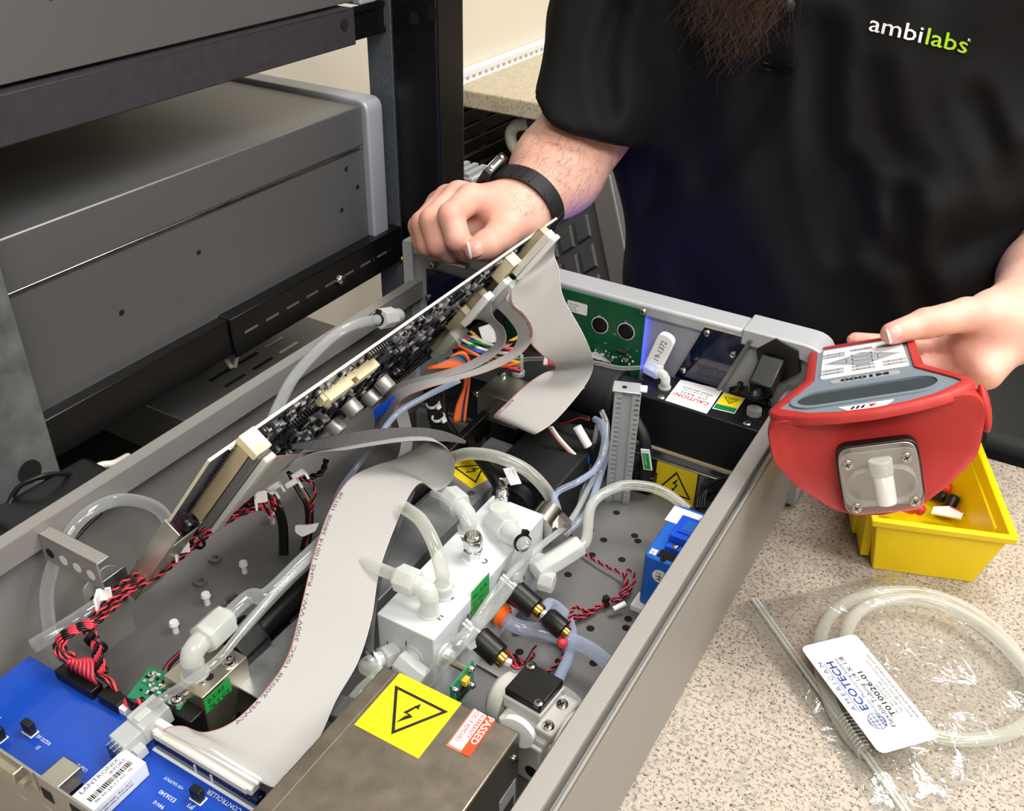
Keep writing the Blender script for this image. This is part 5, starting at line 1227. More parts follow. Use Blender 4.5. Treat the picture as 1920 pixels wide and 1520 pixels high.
# ================================================================== controller board with rear ports (lower left)
ZC = .046
def build_controller():
    c0 = Z(55.7, 1228.7, ZC); x0, y1 = c0.x, c0.y; x1 = Z(497, 1503, ZC).x+.001; y0 = .160
    t = T('controller_board', 'blue controller circuit board behind the rear port panel', 'circuit board', ((x0+x1)/2, .2, ZC))
    b = MB(); b.box(x0, x1, y0, y1, ZC-.0016, ZC); b.obj('board', 'pcb_blue', t, bev=.0003)
    for x in (x0+.008, (x0+x1)/2, x1-.008):
        for y in (y0+.01, y1-.01): b = MB(); b.cyl((x, y, FZ), (x, y, ZC-.0016), .003, n=8); b.obj('standoff', 'brass', t)
    MB_ = FR((0, 0, ZC), (-1, 0, 0), (0, -1, 0))            # silk screen reads from the far side
    def loc(px, py): q = Z(px, py, ZC); return (-q.x, -q.y)
    b = MB(MB_)
    for tx, px, py, sz in (('RS232 #2', 97, 1393, .0034), ('J2', 76, 1401, .0034), ('USB B', 166, 1443, .0036), ('J12', 268, 1408, .004), ('+5V OUTPUT', 346, 1477, .0028), ('JP3', 366, 1512, .004), ('E326340', 332, 1499, .004), ('CONTROLLER', 455, 1518, .0044), ('94V-0', 310, 1512, .0036), ('R4', 4, 1345, .004)):
        p = loc(px, py); b.text(tx, sz, p)
    b.obj('lettering', 'silk', t, smooth=None)
    # jumper headers
    for px, py in ((57, 1372), (372, 1497), (0, 1382)):
        q = Z(px, py, ZC); M = RZ(q, 0); j = MB(M); j.box(-.004, .004, -.0025, .0025, 0, .010); o = j.obj('jumper', 'black', t, bev=.0004)
        k = MB(M); k.box(-.005, .005, -.0032, .0032, 0, .0002); k.obj('jumper_outline', 'silk', t)
    # serial connector block, USB socket, network module
    def blk(name, px0, px1, h, m, yb=y0, yf=.02, label=None, bev=.0006):
        pass
    q = Z(45, 1410, ZC+.011); b = MB(); b.box(q.x-.018, q.x+.014, y0, y0+.018, ZC, ZC+.0115); b.obj('serial_body', 'black', t, bev=.001)
    b = MB()
    for k in range(5): b.box(q.x+.004+k*.002, q.x+.0048+k*.002, y0+.018, y0+.023, ZC, ZC+.006)
    o = b.obj('pin_row', 'steel', t); o['kind'] = 'stuff'
    c = [Z(*p, ZC+.011) for p in ((120, 1418), (153, 1437))]; b = MB(); b.box(c[0].x-.001, c[1].x, y0-.001, max(c[0].y, c[1].y), ZC, ZC+.011); b.obj('usb_socket', 'nickel', t, bev=.0008)
    b = MB(); b.box(c[1].x, c[1].x+.004, y0+.003, c[0].y-.004, ZC, ZC+.004); b.obj('usb_tail', 'pcb_navy', t)
    zt = ZC+.0135; c = [Z(*p, zt) for p in ((232, 1404), (272, 1430), (158, 1470))]
    xa, xb, ya = c[0].x, c[1].x, c[0].y
    b = MB(); b.box(xa, xb, y0-.001, ya, ZC, zt); o = b.obj('network_module', 'steel', t, 'network module under a white barcode label', bev=.0006)
    b = MB(); b.box(xa+.0003, xb+.0002, y0+.014, ya+.0002, ZC+.0015, zt+.0003); o = b.obj('module_label', 'white', t, 'white barcode label wrapped over the module')
    ML = FR((xa, y0+.024, zt+.0004), (0, 1, 0), (-1, 0, 0)); Lm = ya-y0-.026; Wm = xb-xa
    lab_text(o, ML, [('LANTRONIX', .0046, .001, -Wm*.24, dict(fit=Lm*.82))], 'ink_grey')
    lab_text(o, ML, [('XPORT', .0034, Lm*.58, -Wm*.42, dict(fit=Lm*.34))], 'ink_blue'); lab_text(o, ML, [('X', .0036, Lm*.55, -Wm*.43, {})], 'orange')
    g = MB(ML); rg = random.Random(2); x = Lm*.02
    while x < Lm*.92:
        w = rg.choice((.0003, .0005, .0008)); g.box(x, x+w, -Wm*.70, -Wm*.50, .00005, .0002); x += w+rg.choice((.0003, .0005, .0007))
    k = g.obj('barcode', 'ink', None, smooth=None); k.parent = o
    lab_text(o, ML, [('00-20-4A-E7-DC-9E', .0026, .002, -Wm*.86, dict(fit=Lm*.8))])
    MS = FR((xb+.0004, y0+.016, ZC), (0, 1, 0), (0, 0, 1)); lab_text(o, MS, [('XP1001000-05R  Rev A11', .0022, .001, .009, dict(fit=Lm*.9)), ('Patents 6,881,096 & 7,018,242', .0022, .001, .006, dict(fit=Lm*.92)), ('Made in China', .0022, .001, .003, {})])
    # white plug J12 with thin tube
    p = T('white_plug', 'white two-part power plug standing on the blue controller board', 'connector', Z(250, 1370, ZC))
    e0 = Z(222, 1400, ZC+.012); e1 = Z(308, 1325, ZC+.016); M = FR(e0, e1-e0, (-(e1-e0).y, (e1-e0).x, 0)); L = (e1-e0).length
    b = MB(M); b.box(0, L*.48, -.008, .008, -.008, .006); b.obj('header', 'fitting', p, bev=.0008); b = MB(M); b.box(L*.40, L, -.009, .009, -.007, .008); b.obj('housing', 'fitting', p, bev=.001)
    b = MB(M); b.box(L*.45, L*.75, -.003, .003, .008, .010); b.obj('latch', 'fitting', p, bev=.0006); b = MB(M); b.box(.004, L*.3, -.014, -.008, -.008, -.001); b.obj('foot', 'fitting', p)
    for k in range(4): b = MB(M); b.tube([(.001, -.006+k*.004, .002), (-.004, -.006+k*.004, .002), (-.005, -.006+k*.004, -.011)], .0006, 6); b.obj('pin', 'steel', p)
    # edge connectors along the far side of the board
    e = T('wire_header', 'black header fed by many red wires at the controller board edge', 'connector', Z(150, 1270, ZC))
    q0 = Z(118, 1248, ZC+.008); q1 = Z(180, 1290, ZC+.008); b = MB(); b.box(q0.x-.002, q1.x, y1-.004, y1+.006, ZC-.001, ZC+.008); b.obj('housing', 'black', e, bev=.0008)
    q2 = Z(187, 1296, ZC+.008); b = MB(); b.box(q2.x, q2.x+.02, y1-.003, y1+.007, ZC-.001, ZC+.008); b.obj('plug_housing', 'black', e, bev=.0008)
    b = MB(); q3 = Z(229, 1322, ZC+.005); b.cbox((q3.x, y1+.002, ZC+.003), .012, .008, .006); b.obj('white_clip', 'white', e, bev=.0006)
    # ribbon socket at the right
    s = T('ribbon_socket', 'dark ribbon socket with white strain relief on the controller board', 'connector', Z(400, 1440, ZC))
    a = Z(296, 1385, ZC+.006); c = Z(490, 1498, ZC+.006); ym = (a.y+c.y)/2
    b = MB(); b.box(a.x, c.x+.001, ym-.004, ym+.004, ZC, ZC+.010); b.obj('header', 'pcb_navy', s, bev=.0005)
    b = MB(); b.box(a.x-.001, c.x+.002, ym-.006, ym+.006, ZC, ZC+.0006); b.obj('outline', 'silk', s)
    b = MB(); b.box(a.x-.001, c.x-.004, ym-.003, ym+.005, ZC+.010, ZC+.016); b.obj('socket_body', 'offwhite', s, bev=.0006)
    g = MB()
    for k in range(48): xx = a.x+.002+(c.x-a.x-.010)*k/47; g.cyl((xx, ym-.0034, ZC+.0105), (xx, ym-.0034, ZC+.0155), .00065, n=6)
    o = g.obj('contact_ridges', 'offwhite', s, smooth=60); o['kind'] = 'stuff'
    b = MB(); b.box(a.x-.003, c.x-.002, ym+.001, ym+.006, ZC+.016, ZC+.0195); b.obj('strain_relief', 'white', s, bev=.0008)
    for f in (.42, .58): b = MB(); xx = a.x+(c.x-a.x)*f; b.box(xx-.0008, xx+.0008, ym-.0045, ym-.004, ZC+.001, ZC+.009); b.obj('key_slot', 'silk', s)
    # rear ports on the panel (seen from outside)
    MRp = FR((0, .157, 0), (1, 0, 0), (0, 0, 1))
    def rp(px, py): q = Y(px, py, .157); return q.x, q.z
    d = T('serial_port', 'silver D-shaped serial port on the rear panel', 'port', (*rp(15, 1410), 0)[:1]+(.157, rp(15, 1410)[1]))
    x, z = rp(12, 1425); b = MB(MRp); b.prism(polyround([(x-.016, z-.005), (x+.014, z-.005), (x+.016, z+.005), (x-.018, z+.005)], .002), 0, .006); b.obj('shell', 'nickel', d, bev=.0006)
    for sx in (-.022, .021): b = MB(MRp); b.lathe([(0, .003), (.006, .003)], (x+sx, z, 0), (x+sx, z, 1), 6); b.obj('jack_screw', 'nickel', d)
    b = MB(MRp); b.box(x-.027, x+.026, z-.008, z+.008, 0, .0008); b.obj('flange', 'steel', d)
    x, z = rp(90, 1490); b = MB(MRp); b.prism(polyround(rect(.009, .010, x, z), .001), 0, .0003); b.obj('port_opening', 'hole', CH); b = MB(MRp); b.prism(polyround(rect(.011, .012, x, z), .001), 0, .0002); b.obj('port_rim', 'steel', CH)
    x, z = rp(150, 1520); b = MB(MRp); b.box(x-.008, x+.008, z-.012, z+.001, 0, .0003); b.obj('port_opening', 'hole', CH)
    g = MB(MRp)
    for tx, px, py in (('COM 1', 35, 1490), ('USB', 85, 1512)): x, z = rp(px, py); g.text(tx, .004, (x, z))
    g.obj('lettering', 'offwhite', CH, smooth=None)
build_controller()

# ================================================================== raised main board
BO = V((.050, .3265, .0653)); BV = V((.1172, 0, .1596)); BW = .198; BL = .462
BU = V((0, 1, .012)).normalized()
MBD = FR(BO, BU, BV)                                   # x along the hinge, y up the board, z = component side (right and down)
def BP(px, py, h=0.0):
    """pixel on the board plane raised by h -> local x, y"""
    o = MBD @ V((0, 0, h)); n = MBD.to_3x3() @ V((0, 0, 1)); r = ray(px, py)
    p = CAM+r*((o-CAM).dot(n)/r.dot(n)); l = MBD.inverted() @ p
    return l.x, l.y
def build_mainboard():
    t = T('main_board', 'raised main circuit board with cream headers held up by the hand', 'circuit board', BO)
    b = MB(MBD); b.box(0, BL, 0, BW, -.0018, 0); b.obj('board', 'pcb_dark', t)
    b = MB(MBD); b.box(-.0003, BL+.0003, BW, BW+.0004, -.0020, .0002); b.box(-.0004, 0, 0, BW, -.002, .0002); b.obj('cut_edge', 'pcb_edge', t, 'pale cut edge of the board')
    # surface parts
    smd_field(MBD, [(.03, BL-.02, BW-.05, BW-.006)], t, 460, 11, ('black', 'black', 'can', 'bezel'), .0015, .0055, h=.0016)
    smd_field(MBD, [(.03, BL-.02, .02, BW-.06)], t, 520, 12, ('black', 'black', 'can'), .0018, .007, h=.002)
    rg = random.Random(21)
    for k in range(26):
        x = rg.uniform(.05, BL-.05); y = rg.uniform(.02, BW-.02)
        ic(t, MBD, x, y, rg.choice((.009, .012, .016)), rg.choice((.006, .008)), .0022, 7, ang=rg.choice((0, PI/2)))
    # comb like pin rows (soldered header tails)
    def comb(x0, y0, x1, y1, n, hh=.0035, m='steel', name='pin_comb'):
        g = MB(MBD)
        for k in range(n):
            f = k/(n-1); x = x0+(x1-x0)*f; y = y0+(y1-y0)*f; g.box(x-.0004, x+.0004, y-.0012, y+.0012, 0, hh)
        o = g.obj(name, m, t, smooth=None); o['kind'] = 'stuff'
    for (p, q, n) in (((540, 790), (610, 745), 14), ((745, 700), (800, 640), 16), ((600, 860), (660, 815), 16), ((555, 905), (600, 860), 12), ((660, 815), (760, 735), 26), ((770, 700), (830, 650), 18), ((690, 660), (720, 640), 8), ((845, 560), (870, 540), 8)):
        a = BP(*p); c = BP(*q); comb(a[0], max(.008, a[1]), c[0], max(.008, c[1]), n)
        comb(a[0], max(.006, a[1]-.004), c[0], max(.006, c[1]-.004), n, .005, 'black', 'pin_base')
    # can capacitors
    for px, py in ((627, 798), (658, 762), (695, 743), (719, 718)):
        x, y = BP(px, py, .006); b = MB(MBD); b.lathe([(0, .0088), (.002, .0088), (.0025, .0082), (.0135, .0082), (.0145, .0074)], (x, y, 0), (x, y, 1), 22); b.obj('can_capacitor', 'can', t, smooth=40)
        b = MB(MBD); b.box(x-.0095, x+.0095, y-.0095, y+.0095, 0, .002); b.obj('capacitor_base', 'black', t)
    x, y = BP(963, 490, .007); b = MB(MBD); b.lathe([(0, .006), (.014, .006), (.015, .005)], (x, y, 0), (x, y, 1), 20); b.obj('white_capacitor', 'white', t, smooth=40)
    # cream box headers
    def box_header(px, py, w, l, h, m='cream', ang=0.0, open_=True, name='box_header'):
        x, y = BP(px, py, h*.6); Mh = MBD @ Matrix.Translation((x, y, 0)) @ Matrix.Rotation(ang, 4, 'Z')
        b = MB(Mh); tw = .0013
        b.box(-w/2, w/2, -l/2, l/2, 0, .002); b.box(-w/2, w/2, -l/2, -l/2+tw, 0, h); b.box(-w/2, w/2, l/2-tw, l/2, 0, h); b.box(-w/2, -w/2+tw, -l/2, l/2, 0, h); b.box(w/2-tw, w/2, -l/2, l/2, 0, h)
        o = b.obj(name, m, t, bev=.0003)
        g = MB(Mh); n = max(2, int(max(w, l)/.00254)-1)
        for k in range(n):
            for s in (-1, 1):
                a = -max(w, l)/2+.003+k*.00254
                px_, py_ = (a, s*.00127) if w > l else (s*.00127, a)
                g.box(px_-.0003, px_+.0003, py_-.0003, py_+.0003, .002, h*.85)
        k = g.obj('pins', 'brass', None, smooth=None); k.parent = o; k['kind'] = 'stuff'
        return o, Mh
    # long one parallel to the edge (solid looking, slotted)
    x, y = BP(657, 717, .006); Mh = MBD @ Matrix.Translation((x, y, 0)); b = MB(Mh)
    b.box(-.030, -.002, -.0055, .0055, 0, .0095); b.box(.004, .030, -.0055, .0055, 0, .0095); b.box(-.002, .004, -.0055, .0055, 0, .0055); b.box(-.034, -.030, -.0045, .0045, 0, .007); b.obj('slotted_header', 'cream', t, bev=.0005)
    b = MB(Mh); b.box(-.0015, .0035, -.004, .004, .0055, .0075); b.obj('header_gap', 'brass', t)
    heads = []
    for px, py, w, l, h, m in ((995, 470, .0115, .056, .0125, 'tan'), (948, 505, .0115, .027, .0125, 'cream'), (926, 545, .0115, .036, .0125, 'tan'), (890, 575, .0115, .040, .0125, 'cream'), (862, 600, .0115, .030, .012, 'cream'), (835, 638, .0115, .036, .012, 'cream')):
        x, y = BP(px, py, h); heads.append((x, y, h))
        o, Mh = box_header(px, py, w, l, h, m)
    # near wide header with latch and white socket
    xa, ya = BP(462, 850, .010); xb, yb = BP(395, 958, .010)
    cy = (ya+yb)/2; ln = abs(ya-yb)+.004; cx = (xa+xb)/2
    Mh = MBD @ Matrix.Translation((cx, cy, 0)); b = MB(Mh); b.box(-.0055, .0055, -ln/2, ln/2, 0, .012); b.obj('wide_header', 'tan', t, bev=.0006)
    b = MB(Mh); b.box(-.007, .007, ln/2, ln/2+.008, 0, .017); b.obj('header_latch', 'cream', t, bev=.0008); b = MB(Mh); b.box(-.004, .002, ln/2+.002, ln/2+.0082, .011, .0172); b.obj('latch_window', 'tan', t)
    g = MB(Mh)
    for k in range(25): yy = -ln/2+.003+(ln-.006)*k/24; g.box(-.0095, -.0055, yy-.0005, yy+.0005, 0, .0025)
    o = g.obj('solder_pins', 'steel', t); o['kind'] = 'stuff'
    s = T('ribbon_plug', 'clear white ribbon plug seated in the near header of the raised board', 'connector', MBD @ V((cx, cy, .014)))
    b = MB(Mh); b.box(-.0045, .0045, -ln/2-.002, ln/2+.003, .0125, .019); b.obj('body', 'ribbon_plain', s, bev=.0008); b = MB(Mh); b.box(-.003, .0065, -ln/2-.003, ln/2+.004, .0195, .024); b.obj('strain_relief', 'fitting', s, bev=.001)
    NEAR = [Mh @ V((.004, ln/2+.001, .021)), Mh @ V((.004, -ln/2, .021))]
    # far plug and ribbon ends
    x, y, h = heads[0]; Mf = MBD @ Matrix.Translation((x, y, 0)) @ Matrix.Scale(1.23, 4); s = T('ribbon_plug', 'white ribbon plug seated in the far header beside the thumb', 'connector', Mf @ V((0, 0, .012)))
    b = MB(Mf); b.box(-.0045, .0045, -.023, .023, .0102, .0155); b.obj('body', 'offwhite', s, bev=.0006); b = MB(Mf); b.box(-.0045, .0045, -.0245, .0245, .0157, .0195); b.obj('strain_relief', 'white', s, bev=.001)
    g = MB(Mf)
    for k in range(38): yy = -.021+.042*k/37; g.cyl((.0046, yy, .0105), (.0046, yy, .0152), .0006, n=6)
    o = g.obj('contact_ridges', 'ribbon_plain', s, smooth=60); o['kind'] = 'stuff'
    FAR = [Mf @ V((.004, .022, .016)), Mf @ V((.004, -.022, .016))]
    x, y, h = heads[2]; Mm = MBD @ Matrix.Translation((x, y, 0)) @ Matrix.Scale(1.23, 4); s = T('ribbon_plug', 'white ribbon plug in the middle header of the raised board', 'connector', Mm @ V((0, 0, .012)))
    b = MB(Mm); b.box(-.0045, .0045, -.017, .017, .0102, .0155); b.obj('body', 'white', s, bev=.0006); b = MB(Mm); b.box(-.0055, .006, -.019, .019, .0157, .0205); b.obj('strain_relief', 'fitting', s, bev=.001)
    MID = [Mm @ V((.004, .015, .016)), Mm @ V((.004, -.015, .016))]
    x, y, h = heads[3]; Mm = MBD @ Matrix.Translation((x, y, 0)) @ Matrix.Scale(1.23, 4); s = T('ribbon_plug', 'white ribbon plug nearest the rainbow wires on the raised board', 'connector', Mm @ V((0, 0, .012)))
    b = MB(Mm); b.box(-.0045, .0045, -.018, .018, .0102, .0155); b.obj('body', 'white', s, bev=.0006)
    MID2 = [Mm @ V((.004, .016, .013)), Mm @ V((.004, -.016, .013))]
    x, y, h = heads[5]; Mm = MBD @ Matrix.Translation((x, y, 0)); s = T('clear_plug', 'clear plastic wire plug carrying the rainbow wires', 'connector', Mm @ V((0, 0, .012)))
    b = MB(Mm); b.box(-.010, .013, -.020, .020, .011, .030); b.obj('shell', 'tube_milk', s, bev=.001); b = MB(Mm); b.box(-.003, .004, -.014, .014, .012, .020); b.obj('core', 'offwhite', s)
    RAIN = Mm @ V((.004, -.005, .022))
    # zinc stiffener along the near edge + hinge
    b = MB(MBD); b.box(-.002, .020, -.012, .105, -.0035, -.002); b.box(-.003, -.0015, -.012, .11, -.0035, .012); b.box(-.003, .024, -.012, .088, .0105, .012); b.obj('stiffener', 'iridescent', t, 'iridescent zinc stiffener on the near edge', bev=.0008)
    for yy in (.02, .075): screw(t, MBD @ V((.006, yy, -.0035)), MBD.to_3x3() @ V((0, 0, -1)), .004, .003, 'chrome')
    x, y = BP(352, 1000, .0); 
    hg = T('hinge_bracket', 'grey hinge bracket with screw at the foot of the raised board', 'bracket', Z(190, 1110, FZ))
    p = MBD @ V((-.006, -.008, 0)); c = X(190, 1095, p.x-.008)
    b = MB(); b.prism(polyround([(c.y-.018, FZ), (c.y+.018, FZ), (c.y+.016, c.z+.012), (c.y+.006, c.z+.018), (c.y-.014, c.z+.010)], [.0, 0, .004, .005, .006]), -.0008, .0008)
    Mq = Matrix(((0, 0, 1, c.x), (1, 0, 0, 0), (0, 1, 0, 0), (0, 0, 0, 1))); b2 = MB(Mq); b2.prism(polyround([(c.y-.02, FZ), (c.y+.018, FZ), (c.y+.018, c.z+.004), (c.y+.008, c.z+.014), (c.y-.016, c.z+.008)], [.0, 0, .006, .006, .006]), -.0008, .0008); b2.obj('upright', 'chassis', hg, bev=.0003)
    q = V((c.x+.001, c.y+.004, c.z-.002)); screw(hg, q, (1, 0, .0), .0045, .005, 'chrome', 'pivot_screw')
    b = MB(); b.lathe([(0, .0075), (.004, .0065)], q+V((.006, 0, 0)), q+V((1, 0, 0)), 16); b.obj('spring_washer', 'steel', hg); h = MB(); h.cyl((c.x+.0009, c.y-.010, c.z-.006), (c.x+.0012, c.y-.010, c.z-.006), .0025, n=12); h.obj('hole', 'hole', hg)
    b = MB(); b.box(q.x+.009, q.x+.0105, q.y-.012, q.y+.012, q.z-.008, q.z+.014); b.obj('clevis', 'zinc', hg, bev=.0005)
    # perforated arm on the left wall
    a = T('perforated_arm', 'grey perforated support arm bolted to the left case wall', 'bracket', Z(120, 1030, .1))
    p0 = X(72, 1000, .013); p1 = Z(165, 1056, p0.z); L = p1.x-.013+.004
    b = MB(); b.box(.013, .013+.062, p0.y-.001, p0.y+.0006, p0.z-.024, p0.z); b.box(.013, .013+.062, p0.y-.001, p0.y+.010, p0.z-.0014, p0.z); o = b.obj('arm', 'chassis', a, bev=.0006)
    for k in range(4): h = MB(); x = .022+k*.0145; h.cyl((x, p0.y-.0012, p0.z-.014), (x, p0.y-.001, p0.z-.014), .0042, n=16); h.obj('hole', 'offwhite' if k else 'hole', a)
    return NEAR, FAR, MID, MID2, RAIN
NEAR, FAR, MID, MID2, RAIN = build_mainboard()
# ================================================================== ribbons
def build_ribbons():
    # R1: wide ribbon, near header -> U-turn -> crest -> controller socket
    t = T('wide_ribbon_cable', 'wide grey ribbon cable sweeping from the raised board to the blue controller board', 'ribbon cable', Z(620, 1200, .08))
    N = [NEAR[1], D(560, 862, .735), Z(655, 842, .150), Z(760, 827, .150), Z(822, 830, .146), Z(851, 862, .133), Z(846, 902, .112), Z(818, 920, .106), Z(792, 905, .118), Z(770, 925, .122), Z(742, 985, .116), Z(712, 1070, .104), Z(697, 1160, .094), Z(672, 1240, .084), Z(632, 1310, .074), Z(598, 1385, .064), Z(556, 1440, .0615), Z(520, 1474, .060), Z(497, 1470, .065), Z(487, 1462, .0655)]
    eo = lambda p, dx, dy: D(960+F_PX*(p-CAM).dot(C_R)/dep(p)+dx, 760+F_PX*(p-CAM).dot(C_D)/dep(p)+dy, dep(p)+.055)
    Fe = [NEAR[0], eo(N[1], 22, -14), eo(N[2], 8, -8), eo(N[3], 2, -8), eo(N[4], -14, -9), Z(800, 828, .130), Z(768, 846, .112), Z(737, 862, .108), Z(700, 874, .118), Z(655, 898, .124), Z(618, 955, .120), Z(588, 1040, .110), Z(566, 1130, .100), Z(541, 1225, .090), Z(500, 1290, .082), Z(440, 1350, .073), Z(385, 1372, .070), Z(345, 1361, .068), Z(318, 1362, .066), Z(306, 1368, .0655)]
    o, b, a = ribbon('cable', Fe, N, 50, t, 'ribbon')
    n = len(a)-1
    ribbon_text('AWM 20028 105C 300V VW-1  RoHS 10014 2800E 10128', b, a, .075, .0038, int(n*.50), int(n*.80), t, rev=True)
    ribbon_text('AWM CABLE E12805 IDM', b, a, .035, .0045, int(n*.455), int(n*.64), t, rev=True, flip=-1) if False else None
    # foam pads beside it
    f = T('foam_pad', 'long grey foam pad resting on the wide ribbon under the raised board', 'foam', Z(700, 830, .15))
    P = cr([D(545, 838, .76), D(620, 830, .775), D(700, 818, .79), D(770, 815, .80), D(830, 818, .81), D(873, 829, .815)], 6)
    rows = []
    m = len(P)
    for i, p in enumerate(P):
        u = i/(m-1); w = .017*(1 if u < .75 else 1-.5*(u-.75)/.25); h = .0058*(1 if u < .7 else 1-.75*(u-.7)/.3)*(.35+.65*min(1, u*4))
        tt = (P[min(i+1, m-1)]-P[max(i-1, 0)]).normalized(); side = C_F.copy(); side = (side-tt*side.dot(tt)).normalized(); nn = tt.cross(side)
        rows.append([p+side*w+nn*h, p+side*w-nn*h, p-side*w*.15-nn*h, p-side*w*.15+nn*h])
    g = MB(); g.grid(rows, True); g.f += [(3, 2, 1, 0), tuple(4*(m-1)+k for k in range(4))]; g.obj('pad', 'foam', f, smooth=30, bev=.0006)
    f = T('foam_sheet', 'thin grey foam sheet hanging behind the wide ribbon beside the manifold', 'foam', Z(710, 1200, .05))
    E1 = cr([Z(778, 915, .112), Z(748, 985, .106), Z(718, 1070, .095), Z(703, 1160, .085), Z(700, 1225, .072)], 6); g = MB(); rows = []
    for p in E1: rows.append([p, p+V((-.004, .0, .0)), p+V((-.030, .012, -.002)), p+V((-.030, .012, -.006)), p+V((0, 0, -.004))])
    g.grid(rows, True); mm = len(E1); g.f += [(4, 3, 2, 1, 0), tuple(5*(mm-1)+k for k in range(5))]; g.obj('sheet', 'foam', f, smooth=30)
    # R2: far ribbon, folded, to the display board
    t = T('folded_ribbon_cable', 'grey ribbon cable dropping from the far header and folding back to the display board', 'ribbon cable', Y(1020, 700, .72))
    A = [FAR[1], D(948, 560, .872), D(972, 585, .865), D(985, 630, .86), D(1012, 662, .855), D(1036, 680, .86), D(1040, 692, .88), D(1018, 700, .885), D(985, 722, .875), D(950, 755, .868), D(928, 776, .868), D(926, 783, .878), D(945, 775, .895), D(985, 742, .91), D(1040, 700, .93), D(1095, 667, .95), D(1135, 655, .965), D(1160, 668, .975)]
    Bq = [FAR[0], D(1040, 478, .872), D(1049, 505, .862), D(1056, 555, .85), D(1092, 622, .84), D(1110, 665, .845), D(1112, 690, .86), D(1102, 715, .862), D(1078, 748, .855), D(1040, 790, .848), D(1008, 812, .846), D(1000, 812, .858), D(1020, 800, .875), D(1062, 762, .895), D(1095, 728, .92), D(1130, 695, .945), D(1155, 672, .96), D(1168, 668, .97)]
    o, a, b = ribbon('cable', A, Bq, 34, t, 'ribbon')
    n = len(a)-1; ribbon_text('AWM 2651', a, b, .03, .004, int(n*.52), int(n*.6), t, flip=1)
    # R3, R4: narrow ribbons from the middle headers
    t = T('narrow_ribbon_cable', 'narrow printed ribbon cable curving from the middle header towards the left wall', 'ribbon cable', D(880, 690, .85))
    A = [MID[0], D(962, 568, .86), D(985, 590, .85), D(1000, 618, .845), D(993, 645, .845), D(965, 672, .845), D(915, 696, .845), D(860, 712, .845), D(800, 728, .845), D(755, 748, .85), D(735, 780, .86), D(733, 815, .87)]
    Bq = [MID[1], D(935, 580, .88), D(955, 600, .87), D(970, 625, .865), D(965, 648, .865), D(942, 668, .865), D(895, 688, .865), D(845, 703, .865), D(785, 716, .865), D(738, 735, .87), D(716, 772, .88), D(712, 815, .89)]
    o, a, b = ribbon('cable', A, Bq, 16, t, 'ribbon'); n = len(a)-1
    ribbon_text('AWM 2651 E1078', a, b, .2, .004, int(n*.08), int(n*.32), t)
    t = T('inner_ribbon_cable', 'plain grey ribbon cable curving inside the narrow printed ribbon', 'ribbon cable', D(850, 690, .85))
    A = [MID2[0], D(925, 592, .875), D(945, 615, .865), D(948, 640, .86), D(930, 665, .86), D(890, 690, .86), D(840, 706, .86), D(780, 722, .86), D(742, 745, .865), D(728, 790, .875), D(726, 830, .885)]
    Bq = [MID2[1], D(905, 600, .9), D(925, 615, .895), D(930, 640, .89), D(910, 660, .89), D(870, 682, .89), D(820, 698, .89), D(760, 714, .89), D(725, 735, .89), D(705, 780, .9), D(702, 830, .91)]
    ribbon('cable', A, Bq, 18, t, 'ribbon_plain')
    t = T('wall_ribbon_cable', 'grey ribbon cable hanging in a loop by the left case wall behind the tubes', 'ribbon cable', D(745, 840, .88))
    A = [D(735, 760, .885), D(745, 790, .885), D(752, 820, .885), D(748, 850, .885), D(735, 875, .885), D(722, 885, .885)]
    Bq = [D(760, 755, .9), D(768, 785, .9), D(774, 815, .9), D(770, 845, .9), D(756, 870, .9), D(742, 882, .9)]
    ribbon('cable', A, Bq, 14, t, 'ribbon_plain')
    # floor ribbon under the pump
    t = T('floor_ribbon_cable', 'flat grey ribbon cable lying on the floor pan and passing behind the pump', 'ribbon cable', Z(920, 1235, .01))
    zf = FZ+.002
    A = [Z(888, 1190, zf), Z(930, 1214, zf), Z(990, 1248, zf), Z(1050, 1280, zf), Z(1085, 1305, zf), Z(1102, 1335, zf)]
    Bq = [Z(858, 1228, zf), Z(905, 1252, zf), Z(962, 1285, zf), Z(1020, 1312, zf), Z(1055, 1335, zf), Z(1070, 1360, zf)]
    ribbon('cable', A, Bq, 20, t, 'ribbon_plain')
    # blue film scrap hanging below the board
    t = MB(); t.add([D(700, 768, .86)[:], D(738, 742, .86)[:], D(732, 760, .87)[:], D(703, 785, .87)[:]], [(0, 1, 2, 3)])
    v = [V(p) for p in t.v]; t.add([p+V((.001, .001, -.001)) for p in v], [(3, 2, 1, 0)]); t.f += [(0, 4, 5, 1), (1, 5, 6, 2), (2, 6, 7, 3), (3, 7, 4, 0)]
    tag(t.obj('blue_tab', 'blue_plastic'), 'bright blue plastic pull tab below the can capacitors', 'tab')
build_ribbons()

